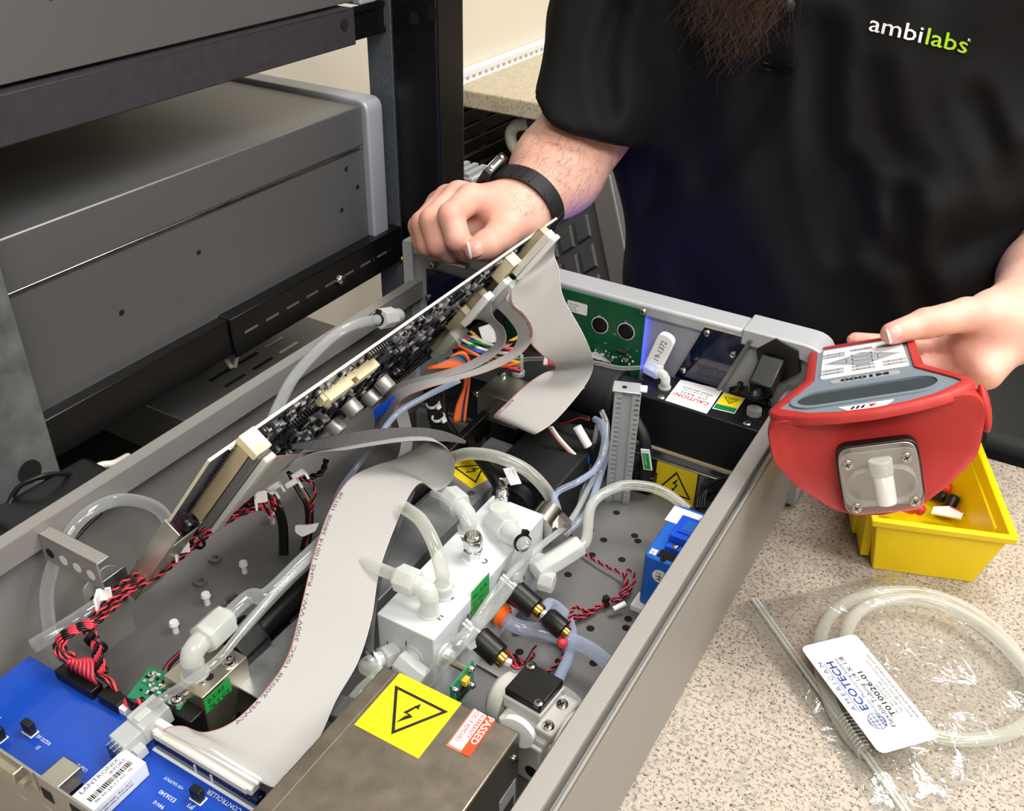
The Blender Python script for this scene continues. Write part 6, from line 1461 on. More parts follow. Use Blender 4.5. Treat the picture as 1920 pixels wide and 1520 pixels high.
# ================================================================== loose tubes and wiring looms
def build_tubes():
    # capped tube at the left rim
    p = X(712, 598, .045)
    tube_thing('rim_tube', 'clear tube with white cap arching over the left rim behind the raised board', [X(506, 800, .085), X(522, 762, .075), X(548, 712, .062), X(585, 668, .055), X(630, 627, .05), X(670, 607, .047), p], .0050, 'tube_clear', sub=8)
    t = T('tube_cap', 'white hexagonal fitting with round cap at the end of the rim tube', 'fitting', p)
    d = (X(765, 588, .04)-p).normalized(); b = MB(); b.hexa(p, p+d*.024, .0105); b.obj('nut', 'fitting', t, bev=.001); b = MB(); b.lathe([(.023, .0075), (.036, .0075), (.040, .006), (.041, .002)], p, p+d, 18); b.obj('cap', 'fitting', t, smooth=60)
    zip_tie(t, p-d*.004, d, .0066)
    # left wall loop
    tube_thing('wall_loop_tube', 'clear tube looping up the left case wall behind the perforated arm', [X(98, 1215, .03), X(90, 1160, .022), X(88, 1105, .02), X(108, 1040, .018), X(150, 975, .018), X(205, 941, .018), X(255, 938, .018), X(298, 955, .022), X(318, 985, .03), X(325, 1020, .04)], .0050, 'tube_clear', sub=8)
    tube_thing('cut_tube', 'short cut length of clear tube lying beside the blue controller board', [Z(62, 1212, .055), Z(110, 1182, .06), Z(160, 1150, .062), Z(215, 1112, .06)], .0058, 'tube_clear')
    tube_thing('vertical_tube', 'clear tube standing behind the corner of the controller board', [Z(96, 1185, .052), Z(100, 1208, .040), Z(105, 1235, .02), Z(108, 1250, .01)], .0046, 'tube_clear')
    w = MB(); w.tube(cr([X(190, 960, .015), X(150, 1000, .016), X(130, 1030, .02)], 6), .0016, 6); tag(w.obj('wall_lead', 'wire_black', smooth=180), 'thin black lead beside the looped tube on the left wall', 'cable')
    tube_thing('hanging_tube', 'pale blue tube dropping under the foam pad to the wide ribbon', [D(862, 712, .83), D(800, 742, .83), D(745, 775, .825), D(705, 825, .81), D(665, 880, .80), D(635, 925, .80), D(618, 985, .80)], .0026, 'tube_blue', sub=8)
    tube_thing('pair_tube', 'second clear tube lying beside the black absorption tube', [Z(450, 1185, .075), Z(510, 1120, .085), Z(565, 1065, .088), Z(610, 1025, .085)], .0042, 'tube_clear')
build_tubes()

def loom(path, t, n, spread, r=.00095, ro=.00095, pitch=.011, seed=1, mats=('wire_red', 'wire_black')):
    """n twisted pairs following one path with small offsets"""
    rg = random.Random(seed)
    for k in range(n):
        a = 2*PI*k/n; off = [V((rg.uniform(-1, 1), rg.uniform(-1, 1), rg.uniform(-1, 1)))*spread for _ in path]
        pts = [V(p)+V((math.cos(a), math.sin(a)*.6, math.sin(a)))*spread*.8+off[i]*.5 for i, p in enumerate(path)]
        twist(t, pts, r, ro, pitch*rg.uniform(.85, 1.15), mats, ph=rg.uniform(0, 6))
def build_looms():
    # red/black loom under the raised board
    t = T('twisted_wire_loom', 'loom of red and black twisted pairs running under the raised board', 'wiring', Z(300, 1060, .08))
    path = [Z(160, 1180, .072), Z(205, 1132, .076), Z(250, 1095, .08), Z(300, 1060, .084), Z(350, 1022, .088), Z(400, 985, .092), Z(445, 958, .096), Z(490, 940, .1), Z(515, 955, .098)]
    loom(path, t, 5, .0048, seed=3)
    for px, py, zz in ((192, 1130, .082), (340, 1040, .092), (488, 945, .104)):
        p = Z(px, py, zz); M = FR(p, V((.6, -.6, .2)), (0, 0, 1)); b = MB(M); b.box(-.008, .008, -.002, .008, .002, .004); b.box(-.008, -.006, -.002, .008, -.006, .004); b.obj('white_clip', 'white', t, bev=.0006)
    zip_tie(t, Z(368, 1012, .09), Z(400, 985, .09)-Z(340, 1035, .09), .0085)
    # coil of the loom above the controller
    c = T('wire_coil', 'coiled red and black twisted pairs above the controller board corner', 'wiring', Z(140, 1210, .06))
    cen = Z(148, 1205, .066); 
    for k in range(4):
        rr = 1.0+.16*k; pts = []
        for px, py, zz in ((185, 1165, .076), (150, 1172, .078), (118, 1188, .076), (106, 1212, .070), (116, 1232, .066), (140, 1238, .064)):
            q = Z(px, py, zz+.002*k); pts.append(cen+(q-cen)*(1.06-.13*k))
        twist(c, pts, .00095, .00095, .011, ph=k)
    for k in range(4):
        pts = [Z(150+k*5, 1165, .074), Z(168+k*4, 1190, .074), Z(175+k*4, 1215, .068), Z(178+k*5, 1240, .06), Z(183+k*6, 1262, .054)]
        twist(c, pts, .00095, .00095, .011, ph=k*1.3)
    zip_tie(c, Z(180, 1207, .072), (0.2, -1, -.2), .009)
    y1 = Z(55.7, 1228.7, ZC).y
    for k in range(7):
        q = Z(122+k*8.6, 1250+k*5.6, ZC+.009); wire(c, [Z(128+k*5, 1236-abs(3-k), .064), Z(130+k*7, 1240, .067), Z(126+k*8, 1246+k*4, .062), V((q.x, y1+.004, ZC+.006))], .0011, 'wire_red')
    for k in range(4):
        wire(c, [Z(182+k*3, 1265, .055), Z(195+k*5, 1275, .058), Z(208+k*3, 1285+k*2, .055), Z(212+k*3, 1297+k*2, .05)], .0011, 'wire_red' if k % 2 else 'wire_black')
    twist(c, [Z(222, 1303, .05), Z(240, 1318, .052), Z(256, 1326, .055), Z(262, 1313, .062), Z(268, 1318, .062)], .0016, .0014, .02, mats=('wire_black', 'wire_black', 'wire_red'))
    # dark loom dropping from the raised board
    t = T('black_wire_loom', 'loom of black, yellow and red wires dropping from the raised board', 'wiring', Z(560, 980, .06))
    rg = random.Random(9)
    for k in range(14):
        m = 'wire_yellow' if k == 3 else ('wire_red' if k == 9 else 'wire_black'); o = rg.uniform(-9, 9)
        wire(t, [D(548+o, 888+o*.5, .80), D(562+o*.8, 915, .80), D(578+o*.7, 945, .80), D(580+o*.6, 985, .805), D(572+o*.8, 1030, .81)], .0014, m)
    for k in range(8):
        o = rg.uniform(-7, 7); wire(t, [D(508+o, 925+o*.4, .785), D(520+o, 950, .785), D(530+o, 985, .79), D(532+o, 1040, .80)], .0016, 'wire_black')
    twist(t, [D(560, 895, .79), D(585, 905, .79), D(590, 930, .79), D(582, 960, .79)], .0008, .0008, .009)
    twist(t, [D(612, 862, .80), D(605, 882, .80), D(590, 892, .80), D(560, 900, .80)], .0015, .0014, .012, ('wire_black', 'wire_black'))
    p = D(575, 990, .79); b = MB(FR(p, C_R, C_U)); b.prism(polyround([(-.009, -.003), (-.003, -.007), (.008, -.002), (.011, .005), (.002, .003), (-.009, .003)], .002), -.003, .003); b.obj('white_saddle', 'white', t)
    for px, py in ((505, 925), (515, 912), (548, 905), (560, 888)):
        p = D(px, py, .775); b = MB(FR(p, C_R+C_U*.6, C_U)); b.box(-.006, .006, -.0025, .0025, -.002, .002); b.box(.004, .006, -.008, .0025, -.002, .002); b.obj('hook_clip', 'white', t, bev=.0006)
    # rainbow loom
    t = T('rainbow_wire_loom', 'rainbow loom of coloured wires below the clear plug', 'wiring', D(880, 660, .9))
    cols = ['wire_black', 'wire_brown', 'wire_red', 'wire_orange', 'wire_yellow', 'wire_green', 'wire_blue', 'wire_white', 'wire_black', 'wire_green', 'wire_orange', 'wire_red', 'wire_blue', 'wire_black', 'wire_white', 'wire_yellow']
    for k, m in enumerate(cols):
        o = k*4.2
        j = [rg.uniform(-7, 7) for _ in range(4)]; wire(t, [D(850+o*.5, 650-o*.55+8+j[0], .90), D(885+o*.45, 662-o*.35+j[1], .895+j[3]*.0008), D(930+o*.25, 690-o*.75+j[2], .90+j[0]*.0008), D(975, 700-o*1.1+j[3], .91)], .0017, m)
    for k, m in enumerate(['wire_orange']*5+['wire_red', 'wire_green', 'wire_blue', 'wire_black', 'wire_brown', 'wire_orange']):
        o = k*3.0
        wire(t, [D(800+o, 690-o*.4, .89), D(830+o*1.2, 688-o*.9, .89), D(862+o*.6, 690-o*.3, .895), D(872+o*.2, 720, .90), D(866+o*.5-8, 760, .905), D(860+o*.6-8, 790, .91)], .0017, m)
    b = MB(FR(D(918, 628, .9), C_R*.9+C_U*.3, C_U)); b.box(-.008, .008, -.012, .010, -.003, .003); b.obj('white_plug', 'white', t, bev=.0008)
    t = T('red_white_leads', 'red and white leads rising behind the narrow ribbon', 'wiring', D(1020, 660, .92))
    for k, m in enumerate(('wire_white', 'wire_white', 'wire_red', 'wire_red', 'wire_red')):
        wire(t, [D(1000+k*3, 622, .925), D(1016+k*4, 636, .925), D(1022+k*3, 660, .925), D(1020+k*4, 685, .925)], .0017, m)
    t = T('thick_black_leads', 'thick black leads with white ties hanging left of the orange wires', 'wiring', D(810, 770, .92))
    for k in range(5):
        wire(t, [D(795+k*8, 715, .90), D(806+k*6, 750, .905), D(812+k*6, 790, .91), D(835+k*8, 830, .92), D(860+k*10, 850, .93)], .004, 'wire_black')
    for px, py in ((812, 757), (822, 782)): zip_tie(t, D(px, py, .902), V((.2, .2, -1)), .0068, 'white', up=(1, -.3, 0))
    # sensor wires on the floor at the right
    t = T('valve_wire_run', 'twisted red and black wire run from the solenoid valve across the floor', 'wiring', Z(1120, 1100, .01))
    J = Z(1136, 1130, .012)
    twist(t, [VALVE1, Z(1075, 1140, .03), Z(1100, 1145, .016), J], .0008, .0008, .009)
    twist(t, [Z(1065, 998, .02), Z(1095, 1035, .012), Z(1130, 1058, .012), Z(1165, 1075, .014), Z(1178, 1095, .014), Z(1170, 1112, .014), J], .0008, .0008, .009)
    twist(t, [J, Z(1165, 1122, .014), Z(1185, 1100, .016), Z(1190, 1080, .018), Z(1180, 1068, .018), Z(1172, 1080, .016), Z(1172, 1100, .014), Z(1155, 1122, .013), J], .0008, .0008, .009)
    for k in range(3): twist(t, [J+V((0, .002*k-.002, 0)), Z(1100, 1148+3*k, .012), Z(1050, 1162+3*k, .010), Z(1000, 1170+4*k, .010), Z(965, 1178+3*k, .010)], .0008, .0008, .009, ph=k)
    zip_tie(t, J, Z(1160, 1120, .012)-Z(1110, 1142, .012), .004)
    b = MB(); b.tube([Z(1150, 1142, .014), Z(1172, 1131, .016)], .0024, 10); b.obj('marker_sleeve', 'white', t, smooth=60)
    t = T('valve_wire_loop', 'short red and black wire loop from the near solenoid valve to the pump', 'wiring', Z(985, 1220, .01))
    for k, m in enumerate(('wire_black', 'wire_red')): wire(t, [VALVE2+V((0, 0, .001*k)), VALVE2+V((.010, .0, .003)), Z(1003, 1212+2*k, .03), Z(1006, 1222, .02)], .0009, m)
    twist(t, [Z(1006, 1222, .02), Z(998, 1232, .012), Z(985, 1245, .01)], .0008, .0008, .008)
    twist(t, [Z(930, 1215, .012), Z(960, 1228, .01), Z(985, 1245, .01)], .0013, .0012, .011); twist(t, [Z(925, 1220, .012), Z(955, 1235, .01), Z(978, 1250, .01)], .0013, .0012, .011, ph=2)
    b = MB(); b.tube([Z(1004, 1214, .027), Z(1007, 1228, .018)], .0016, 8); b.obj('marker_sleeve', 'fitting', t, smooth=60)
    t = T('coil_wire', 'red and black wire from the valve coils down to the floor beside the pump', 'wiring', Z(1045, 1180, .01))
    twist(t, [VALVE1-V((.022, 0, -.004)), Z(1030, 1150, .035), Z(1045, 1180, .02), Z(1055, 1200, .012), Z(1058, 1225, .01), Z(1040, 1250, .01), Z(1020, 1262, .012)], .0008, .0008, .009)
    b = MB(); b.tube([Z(1053, 1185, .018), Z(1058, 1202, .013)], .0022, 10); b.obj('marker_sleeve', 'white', t, smooth=60)
    t = T('valve_wire', 'red and black wire from the nickel valve to the floor pan', 'wiring', Z(1035, 970, .04))
    twist(t, [Z(1018, 955, .062), Z(1028, 968, .05), Z(1042, 978, .035), Z(1062, 995, .02)], .0008, .0008, .009)
build_looms()
# ================================================================== hand-held red meter
DO = D(1640, 757, .69)
DY = (D(1622, 645, .83)-DO).normalized()
DX = C_R*.922+C_U*.157-C_F*.354; DX = (DX-DY*DX.dot(DY)).normalized(); DZ = DX.cross(DY)
MD = FR(DO, DX, DY)
def build_device():
    t = T('flow_meter', 'red rubber-cased hand-held flow meter with grey keypad face', 'meter', DO)
    fp = [(-.068, 0), (-.0785, -.0075), (-.0790, -.034), (-.0665, -.0535), (-.042, -.0735), (-.030, -.0785), (-.0084, -.0808), (.018, -.0785), (.042, -.0648), (.063, -.0487), (.0705, -.0252), (.0715, -.0085), (.062, 0)]
    fp = polyround(fp, [.006, .006, .006, .005, .005, .004, .004, .005, .005, .006, .006, .006, .006], 4)
    n = len(fp); cxm = -.004
    bow = lambda x: .022*max(0, 1-((x-cxm)/.072)**2)
    def sec(y, wx, hz, top=0.0, grip=0.0, bw=1.0):
        out = []
        for x, z in fp:
            xx, zz = cxm+(x-cxm)*wx, z*hz
            if grip:
                a = max(-1, min(1, (x-cxm)/.070)); gx = -.004+a*.043; gz = -.030*min(1, (-z)/.05)
                xx = xx*(1-grip)+gx*grip; zz = zz*(1-grip)+gz*grip
            out.append((xx, y-bow(xx)*bw*(1+.25*zz/.08), zz+top))
        return out
    rows = [sec(.0035, .90, .90, -.0045), sec(.0006, .955, .955, -.0022), sec(0, .985, .985, -.0008), sec(.003, 1.0, 1.0), sec(.016, 1.0, .98), sec(.026, .97, .90, 0, 0, .6), sec(.045, .86, .80, 0, .25, .3), sec(.066, .72, .7, 0, .75, 0), sec(.076, .6, .6, 0, 1, 0), sec(.146, .56, .6, 0, 1, 0), sec(.158, .53, .56, -.001, .97, 0), sec(.162, .48, .5, -.004, .9, 0)]
    b = MB(MD); b.grid(rows, True); m = len(rows)
    b.f += [tuple(reversed(range(n))), tuple(range((m-1)*n, m*n))]; b.f = [f[::-1] for f in b.f]
    b.obj('rubber_case', 'red_rubber', t, smooth=50)
    # raised red rim following the outline of the top
    near = [(x, -bow(x)) for x in (-.05, -.025, 0, .025, .045)]
    ol = [(-.070, .000)]+[(x, y-.0) for x, y in near]+[(.063, .000), (.0695, .012), (.063, .026), (.040, .066), (.039, .148), (.034, .160), (-.040, .162), (-.047, .152), (-.050, .072), (-.070, .030), (-.0775, .012)]
    il = [(-.060, .006)]+[(x*.9-.0005, y+.0065) for x, y in near]+[(.055, .008), (.0605, .015), (.0555, .026), (.0325, .064), (.0325, .146), (.029, .153), (-.036, .155), (-.040, .148), (-.0425, .070), (-.0615, .028), (-.0685, .014)]
    O = polyround(ol, .006, 3); I = polyround(il, .003, 3); k = len(O)
    b = MB(MD); b.add([(x*.992, y, -.004) for x, y in O]+[(x*.996, y, .0012) for x, y in O]+[(x*.975, y*.975+.001, .0030) for x, y in O]+[(x, y, .0030) for x, y in I]+[(x, y, -.002) for x, y in I],
                      [(j*k+i, j*k+(i+1) % k, (j+1)*k+(i+1) % k, (j+1)*k+i) for j in range(4) for i in range(k)])
    b.obj('rim', 'red_rubber', t, smooth=60)
    b = MB(MD); b.prism(I, -.004, .0016); b.obj('face_plate', 'device_grey', t, bev=.0005)
    # display window
    def stad(L, Wd, cx, cy, n=10, rot=0):
        r = Wd/2; pts = []
        for i in range(n+1): a = -PI/2+PI*i/n; pts.append((cx+L/2-r+r*math.cos(a), cy+r*math.sin(a)))
        for i in range(n+1): a = PI/2+PI*i/n; pts.append((cx-L/2+r+r*math.cos(a), cy+r*math.sin(a)))
        return pts
    S1 = stad(.110, .040, -.005, .024); S2 = stad(.100, .031, -.005, .024); k = len(S1)
    b = MB(MD); b.add([(x, y, .0016) for x, y in S1]+[(x, y, .0030) for x, y in S1]+[(x, y, .0030) for x, y in S2]+[(x, y, .0012) for x, y in S2], [(j*k+i, j*k+(i+1) % k, (j+1)*k+(i+1) % k, (j+1)*k+i) for j in range(3) for i in range(k)]); b.obj('window_surround', 'device_grey', t, smooth=40)
    b = MB(MD); b.prism(S2, .0012, .0019); b.obj('display_window', 'lcd', t, 'dark glossy display window')
    # keypad
    kp = polyround([(-.0375, .071), (.0295, .071), (.0285, .147), (-.0345, .149)], .003); b = MB(MD); b.prism(kp, .0016, .0022); kpo = b.obj('keypad', 'white', t, 'white membrane keypad')
    MK = MD @ Matrix.Translation((-.004, -.023, .0023)) @ Matrix.Rotation(PI, 4, 'Z')      # reads from the holder's side
    def key(poly, th=.0007, m='ink', nm='key_outline'):
        g = MB(MK); cx = sum(p[0] for p in poly)/len(poly); cy = sum(p[1] for p in poly)/len(poly); q = len(poly)
        inn = [(cx+(x-cx)*(1-th/max(.002, math.hypot(x-cx, y-cy))), cy+(y-cy)*(1-th/max(.002, math.hypot(x-cx, y-cy)))) for x, y in poly]
        g.add([(x, y, .0002) for x, y in poly]+[(x, y, .0002) for x, y in inn], [(i, (i+1) % q, q+(i+1) % q, q+i) for i in range(q)])
        k = g.obj(nm, m, None, smooth=None); k.parent = kpo
    def pad(x, y, w, h, m='bezel'):
        g = MB(MK); g.box(x-w/2, x+w/2, y-h/2, y+h/2, 0, .0001); k = g.obj('key_patch', m, None, smooth=None); k.parent = kpo
    cy = -.131
    g = MB(MK); g.prism([(-.031, cy), (0, cy-.018), (.031, cy), (0, cy+.018)], 0, .00008); k = g.obj('arrow_diamond', 'bezel', None, smooth=None); k.parent = kpo
    key([(-.026, cy), (-.012, cy-.006), (-.012, cy+.006)]); key([(.026, cy), (.012, cy+.006), (.012, cy-.006)])
    for dy, kd in ((.011, 1), (0, 0), (-.011, -1)): key([(-.008, cy+dy-.004), (.008, cy+dy-.004), (.008, cy+dy+.002), (.004, cy+dy+.004), (-.004, cy+dy+.004), (-.008, cy+dy+.002)])
    for x, y in ((-.024, -.104), (0, -.104), (.024, -.104), (-.024, -.112), (.0, -.112), (.024, -.112), (-.022, -.156), (0, -.158), (.022, -.156), (.022, -.149)):
        pad(x, y, .018, .0055); key([(x-.005, y-.0016), (x+.005, y-.0016), (x+.005, y+.0016), (x-.005, y+.0016)], .0005)
    # name strip and maker's badge
    b = MB(MD); b.prism(stad(.052, .0095, -.004, .0595), .0016, .0021); o = b.obj('name_strip', 'bezel', t)
    lab_text(o, MD @ Matrix.Translation((-.004, .0595, .0021)) @ Matrix.Rotation(PI, 4, 'Z'), [('M1000', .0085, 0, -.0030, dict(align='CENTER', fit=.036, bold=.0004))])
    b = MB(MD); b.prism([(-.017, -.014), (.005, -.014), (.013, -.002), (-.025, -.002)], .0016, .0022); o = b.obj('maker_badge', 'white', t)
    Mb = MD @ Matrix.Translation((-.006, -.008, .0022)) @ Matrix.Rotation(PI, 4, 'Z'); g = MB(Mb)
    for x in (.0, .0035, .007): g.add([(x, -.003, .0002), (x+.002, -.003, .0002), (x+.004, .003, .0002), (x+.002, .003, .0002)], [(0, 1, 2, 3)])
    k = g.obj('badge_bars', 'ink', None, smooth=None); k.parent = o
    g = MB(Mb); g.add([(-.008, -.003, .0002), (-.002, -.003, .0002), (-.0035, .003, .0002)], [(0, 1, 2)]); k = g.obj('badge_triangle', 'red_line', None, smooth=None); k.parent = o
    # side flap
    b = MB(MD); b.ball((.0715, .012, -.020), .017, 16, .28, .60, 1.1); b.obj('side_flap', 'red_rubber', t, smooth=180)
    # clear cell on the front face
    Mc = FR(MD @ V((-.0045, -.0205, -.0465)), DX, DZ) @ Matrix.Scale(.87, 4)
    sq = polyround([(-.031, -.026), (.030, -.028), (.031, .027), (-.030, .028)], .011, 5)
    b = MB(Mc); sq2 = [(x*1.06, y*1.06) for x, y in sq]; b.prism(sq2, -.010, .002); b.obj('cell_gasket', 'black', t, bev=.0008)
    b = MB(Mc); b.prism(sq, .0, .0028); b.obj('backing_plate', 'metal_brush', t, bev=.0004)
    b = MB(Mc); b.prism(stad(.055, .030, 0, -.006, 8), .0028, .0034); b.obj('oval_chamber', 'metal_brush', t, 'oval metal chamber', bev=.0003)
    E1 = stad(.055, .030, 0, -.006, 8); E2 = [(x*.97, y*.97) for x, y in E1]; q = len(E1); b = MB(Mc); b.add([(x, y, .0034) for x, y in E1]+[(x, y, .013) for x, y in E1]+[(x, y, .013) for x, y in E2]+[(x, y, .0034) for x, y in E2], [(j*q+i, j*q+(i+1) % q, (j+1)*q+(i+1) % q, (j+1)*q+i) for j in range(3) for i in range(q)]); b.obj('oval_wall', 'bubble', t, smooth=40)
    b = MB(Mc); b.prism(sq, .0135, .0165); b.prism([(x*.99, y*.99) for x, y in sq], .0029, .0032); b.obj('clear_cover', 'bubble', t, 'clear acrylic cover', bev=.0015)
    for x, y in ((-.023, .019), (.022, .019), (-.022, -.020), (.023, -.020)):
        p = Mc @ V((x, y, .0165)); screw(t, p, Mc.to_3x3() @ V((0, 0, 1)), .0036, .0012, 'steel')
    b = MB(Mc); b.cyl((.002, -.022, .0085), (.002, .004, .0085), .0078, .0082, n=18); b.obj('float_vial', 'white', t, 'white vial in the clear cell', smooth=40)
    b = MB(Mc); b.cyl((.002, .004, .0085), (.002, .017, .0085), .0092, .0095, n=20); b.obj('vial_cap', 'fitting', t, bev=.0008)
build_device()

# ================================================================== yellow bin with caps
def build_bin():
    a = Z(1635, 1066, 0); b_ = Z(1824, 1092, 0); ex = (b_-a).normalized(); ey = V((-ex.y, ex.x, 0)); W_ = (b_-a).length
    rt = Z(1882, 985, .066); rb = Z(1846, 800, .066); Ld = (rb-rt).dot(ey); H = .066
    t = T('parts_bin', 'yellow plastic stacking bin under the red meter', 'bin', a)
    M = FR(a, ex, ey); fl = .012; L = max(.1, Ld); th = .0022
    def ring(z, g, inn=0.0):
        f = z/H*fl+g
        return [(-f+inn, -f+inn, z), (W_+f-inn, -f+inn, z), (W_+f-inn, L-.012+f-inn, z), (-f+inn, L-.012+f-inn, z)]
    rows = [ring(0, 0), ring(H-.008, 0), ring(H-.0078, .004), ring(H, .0045), ring(H, .0045, .0065), ring(.0025, 0, th)]
    b = MB(M); b.grid(rows, True); b.f = [f for f in b.f]; b.f += [(3, 2, 1, 0), (20, 21, 22, 23)]
    b.obj('shell', 'bin', t, smooth=30, bev=.0012)
    for s in (-1, 1):
        for k in range(2):
            x = -.006-.004*k if s < 0 else W_+.006+.004*k; z0 = .006+.0*k
            b = MB(M); b.add([(x-.004, .012+.03*k, .004), (x+.004, .012+.03*k, .004), (x+.004, L-.02, .004), (x-.004, L-.02, .004), (x-.008 if s < 0 else x-.0, .012+.03*k, H-.012), (x if s < 0 else x+.008, .012+.03*k, H-.012), (x if s < 0 else x+.008, L-.02, H-.012), (x-.008 if s < 0 else x, L-.02, H-.012)], [(0, 3, 2, 1), (4, 5, 6, 7), (0, 1, 5, 4), (1, 2, 6, 5), (2, 3, 7, 6), (3, 0, 4, 7)]); b.obj('side_ledge', 'bin', t, bev=.001)
    # caps inside
    def bl(px, py, z, ymin=.012):
        p = Z(px, py, z); l = M.inverted() @ p; return M @ V((min(max(l.x, .008), W_-.006), min(max(l.y, ymin), L-.03), z))
    def cap2(label, px, py, m, z, d, r, l):
        p = bl(px, py, z); d = V(d).normalized(); c = T('tube_cap', label, 'cap', p, 'loose caps in the yellow bin')
        b = MB(); b.lathe([(0, r), (l*.8, r), (l*.95, r*.8), (l, r*.3)], p-d*l/2, p+d, 16); b.obj('sleeve', m, c, smooth=50)
        b = MB(); b.lathe([(-.0004, r*.7), (.0001, r*.7)], p-d*l/2, p+d, 14); b.obj('mouth', 'hole', c)
    cap2('black tube cap standing at the right in the yellow bin', 1791, 943, 'black', .018, (.15, .5, .8), .0058, .017)
    cap2('black tube cap beside the orange cap under the red meter', 1757, 928, 'black', .012, (.9, -.3, .2), .0058, .020)
    cap2('orange tube cap at the edge of the red meter', 1774, 914, 'orange_red', .012, (.95, -.1, .1), .0058, .018)
    cap2('red tube cap half hidden by the red meter and bin rim', 1716, 948, 'red_line', .034, (.8, -.3, -.2), .0056, .020)
    cap2('bright red tube cap lowest beside the bin front wall', 1700, 950, 'wire_red', .024, (.7, -.2, .1), .0056, .018)
    p = bl(1776, 960, .02); M2 = FR(p, (1, .2, .1), (0, 1, .3)); b = MB(M2); b.prism([(-.014, -.004), (.012, -.006), (.014, .002), (.002, .007), (-.012, .004)], -.001, .001)
    c = T('paper_tag', 'white paper tag with red edge in the yellow bin', 'tag', p); b.obj('paper', 'white', c); b = MB(M2); b.add([(.002, .007, .0012), (.014, .002, .0012), (.013, .0005, .0012), (.002, .0055, .0012)], [(0, 3, 2, 1)]); b.obj('red_edge', 'wire_red', c)
build_bin()

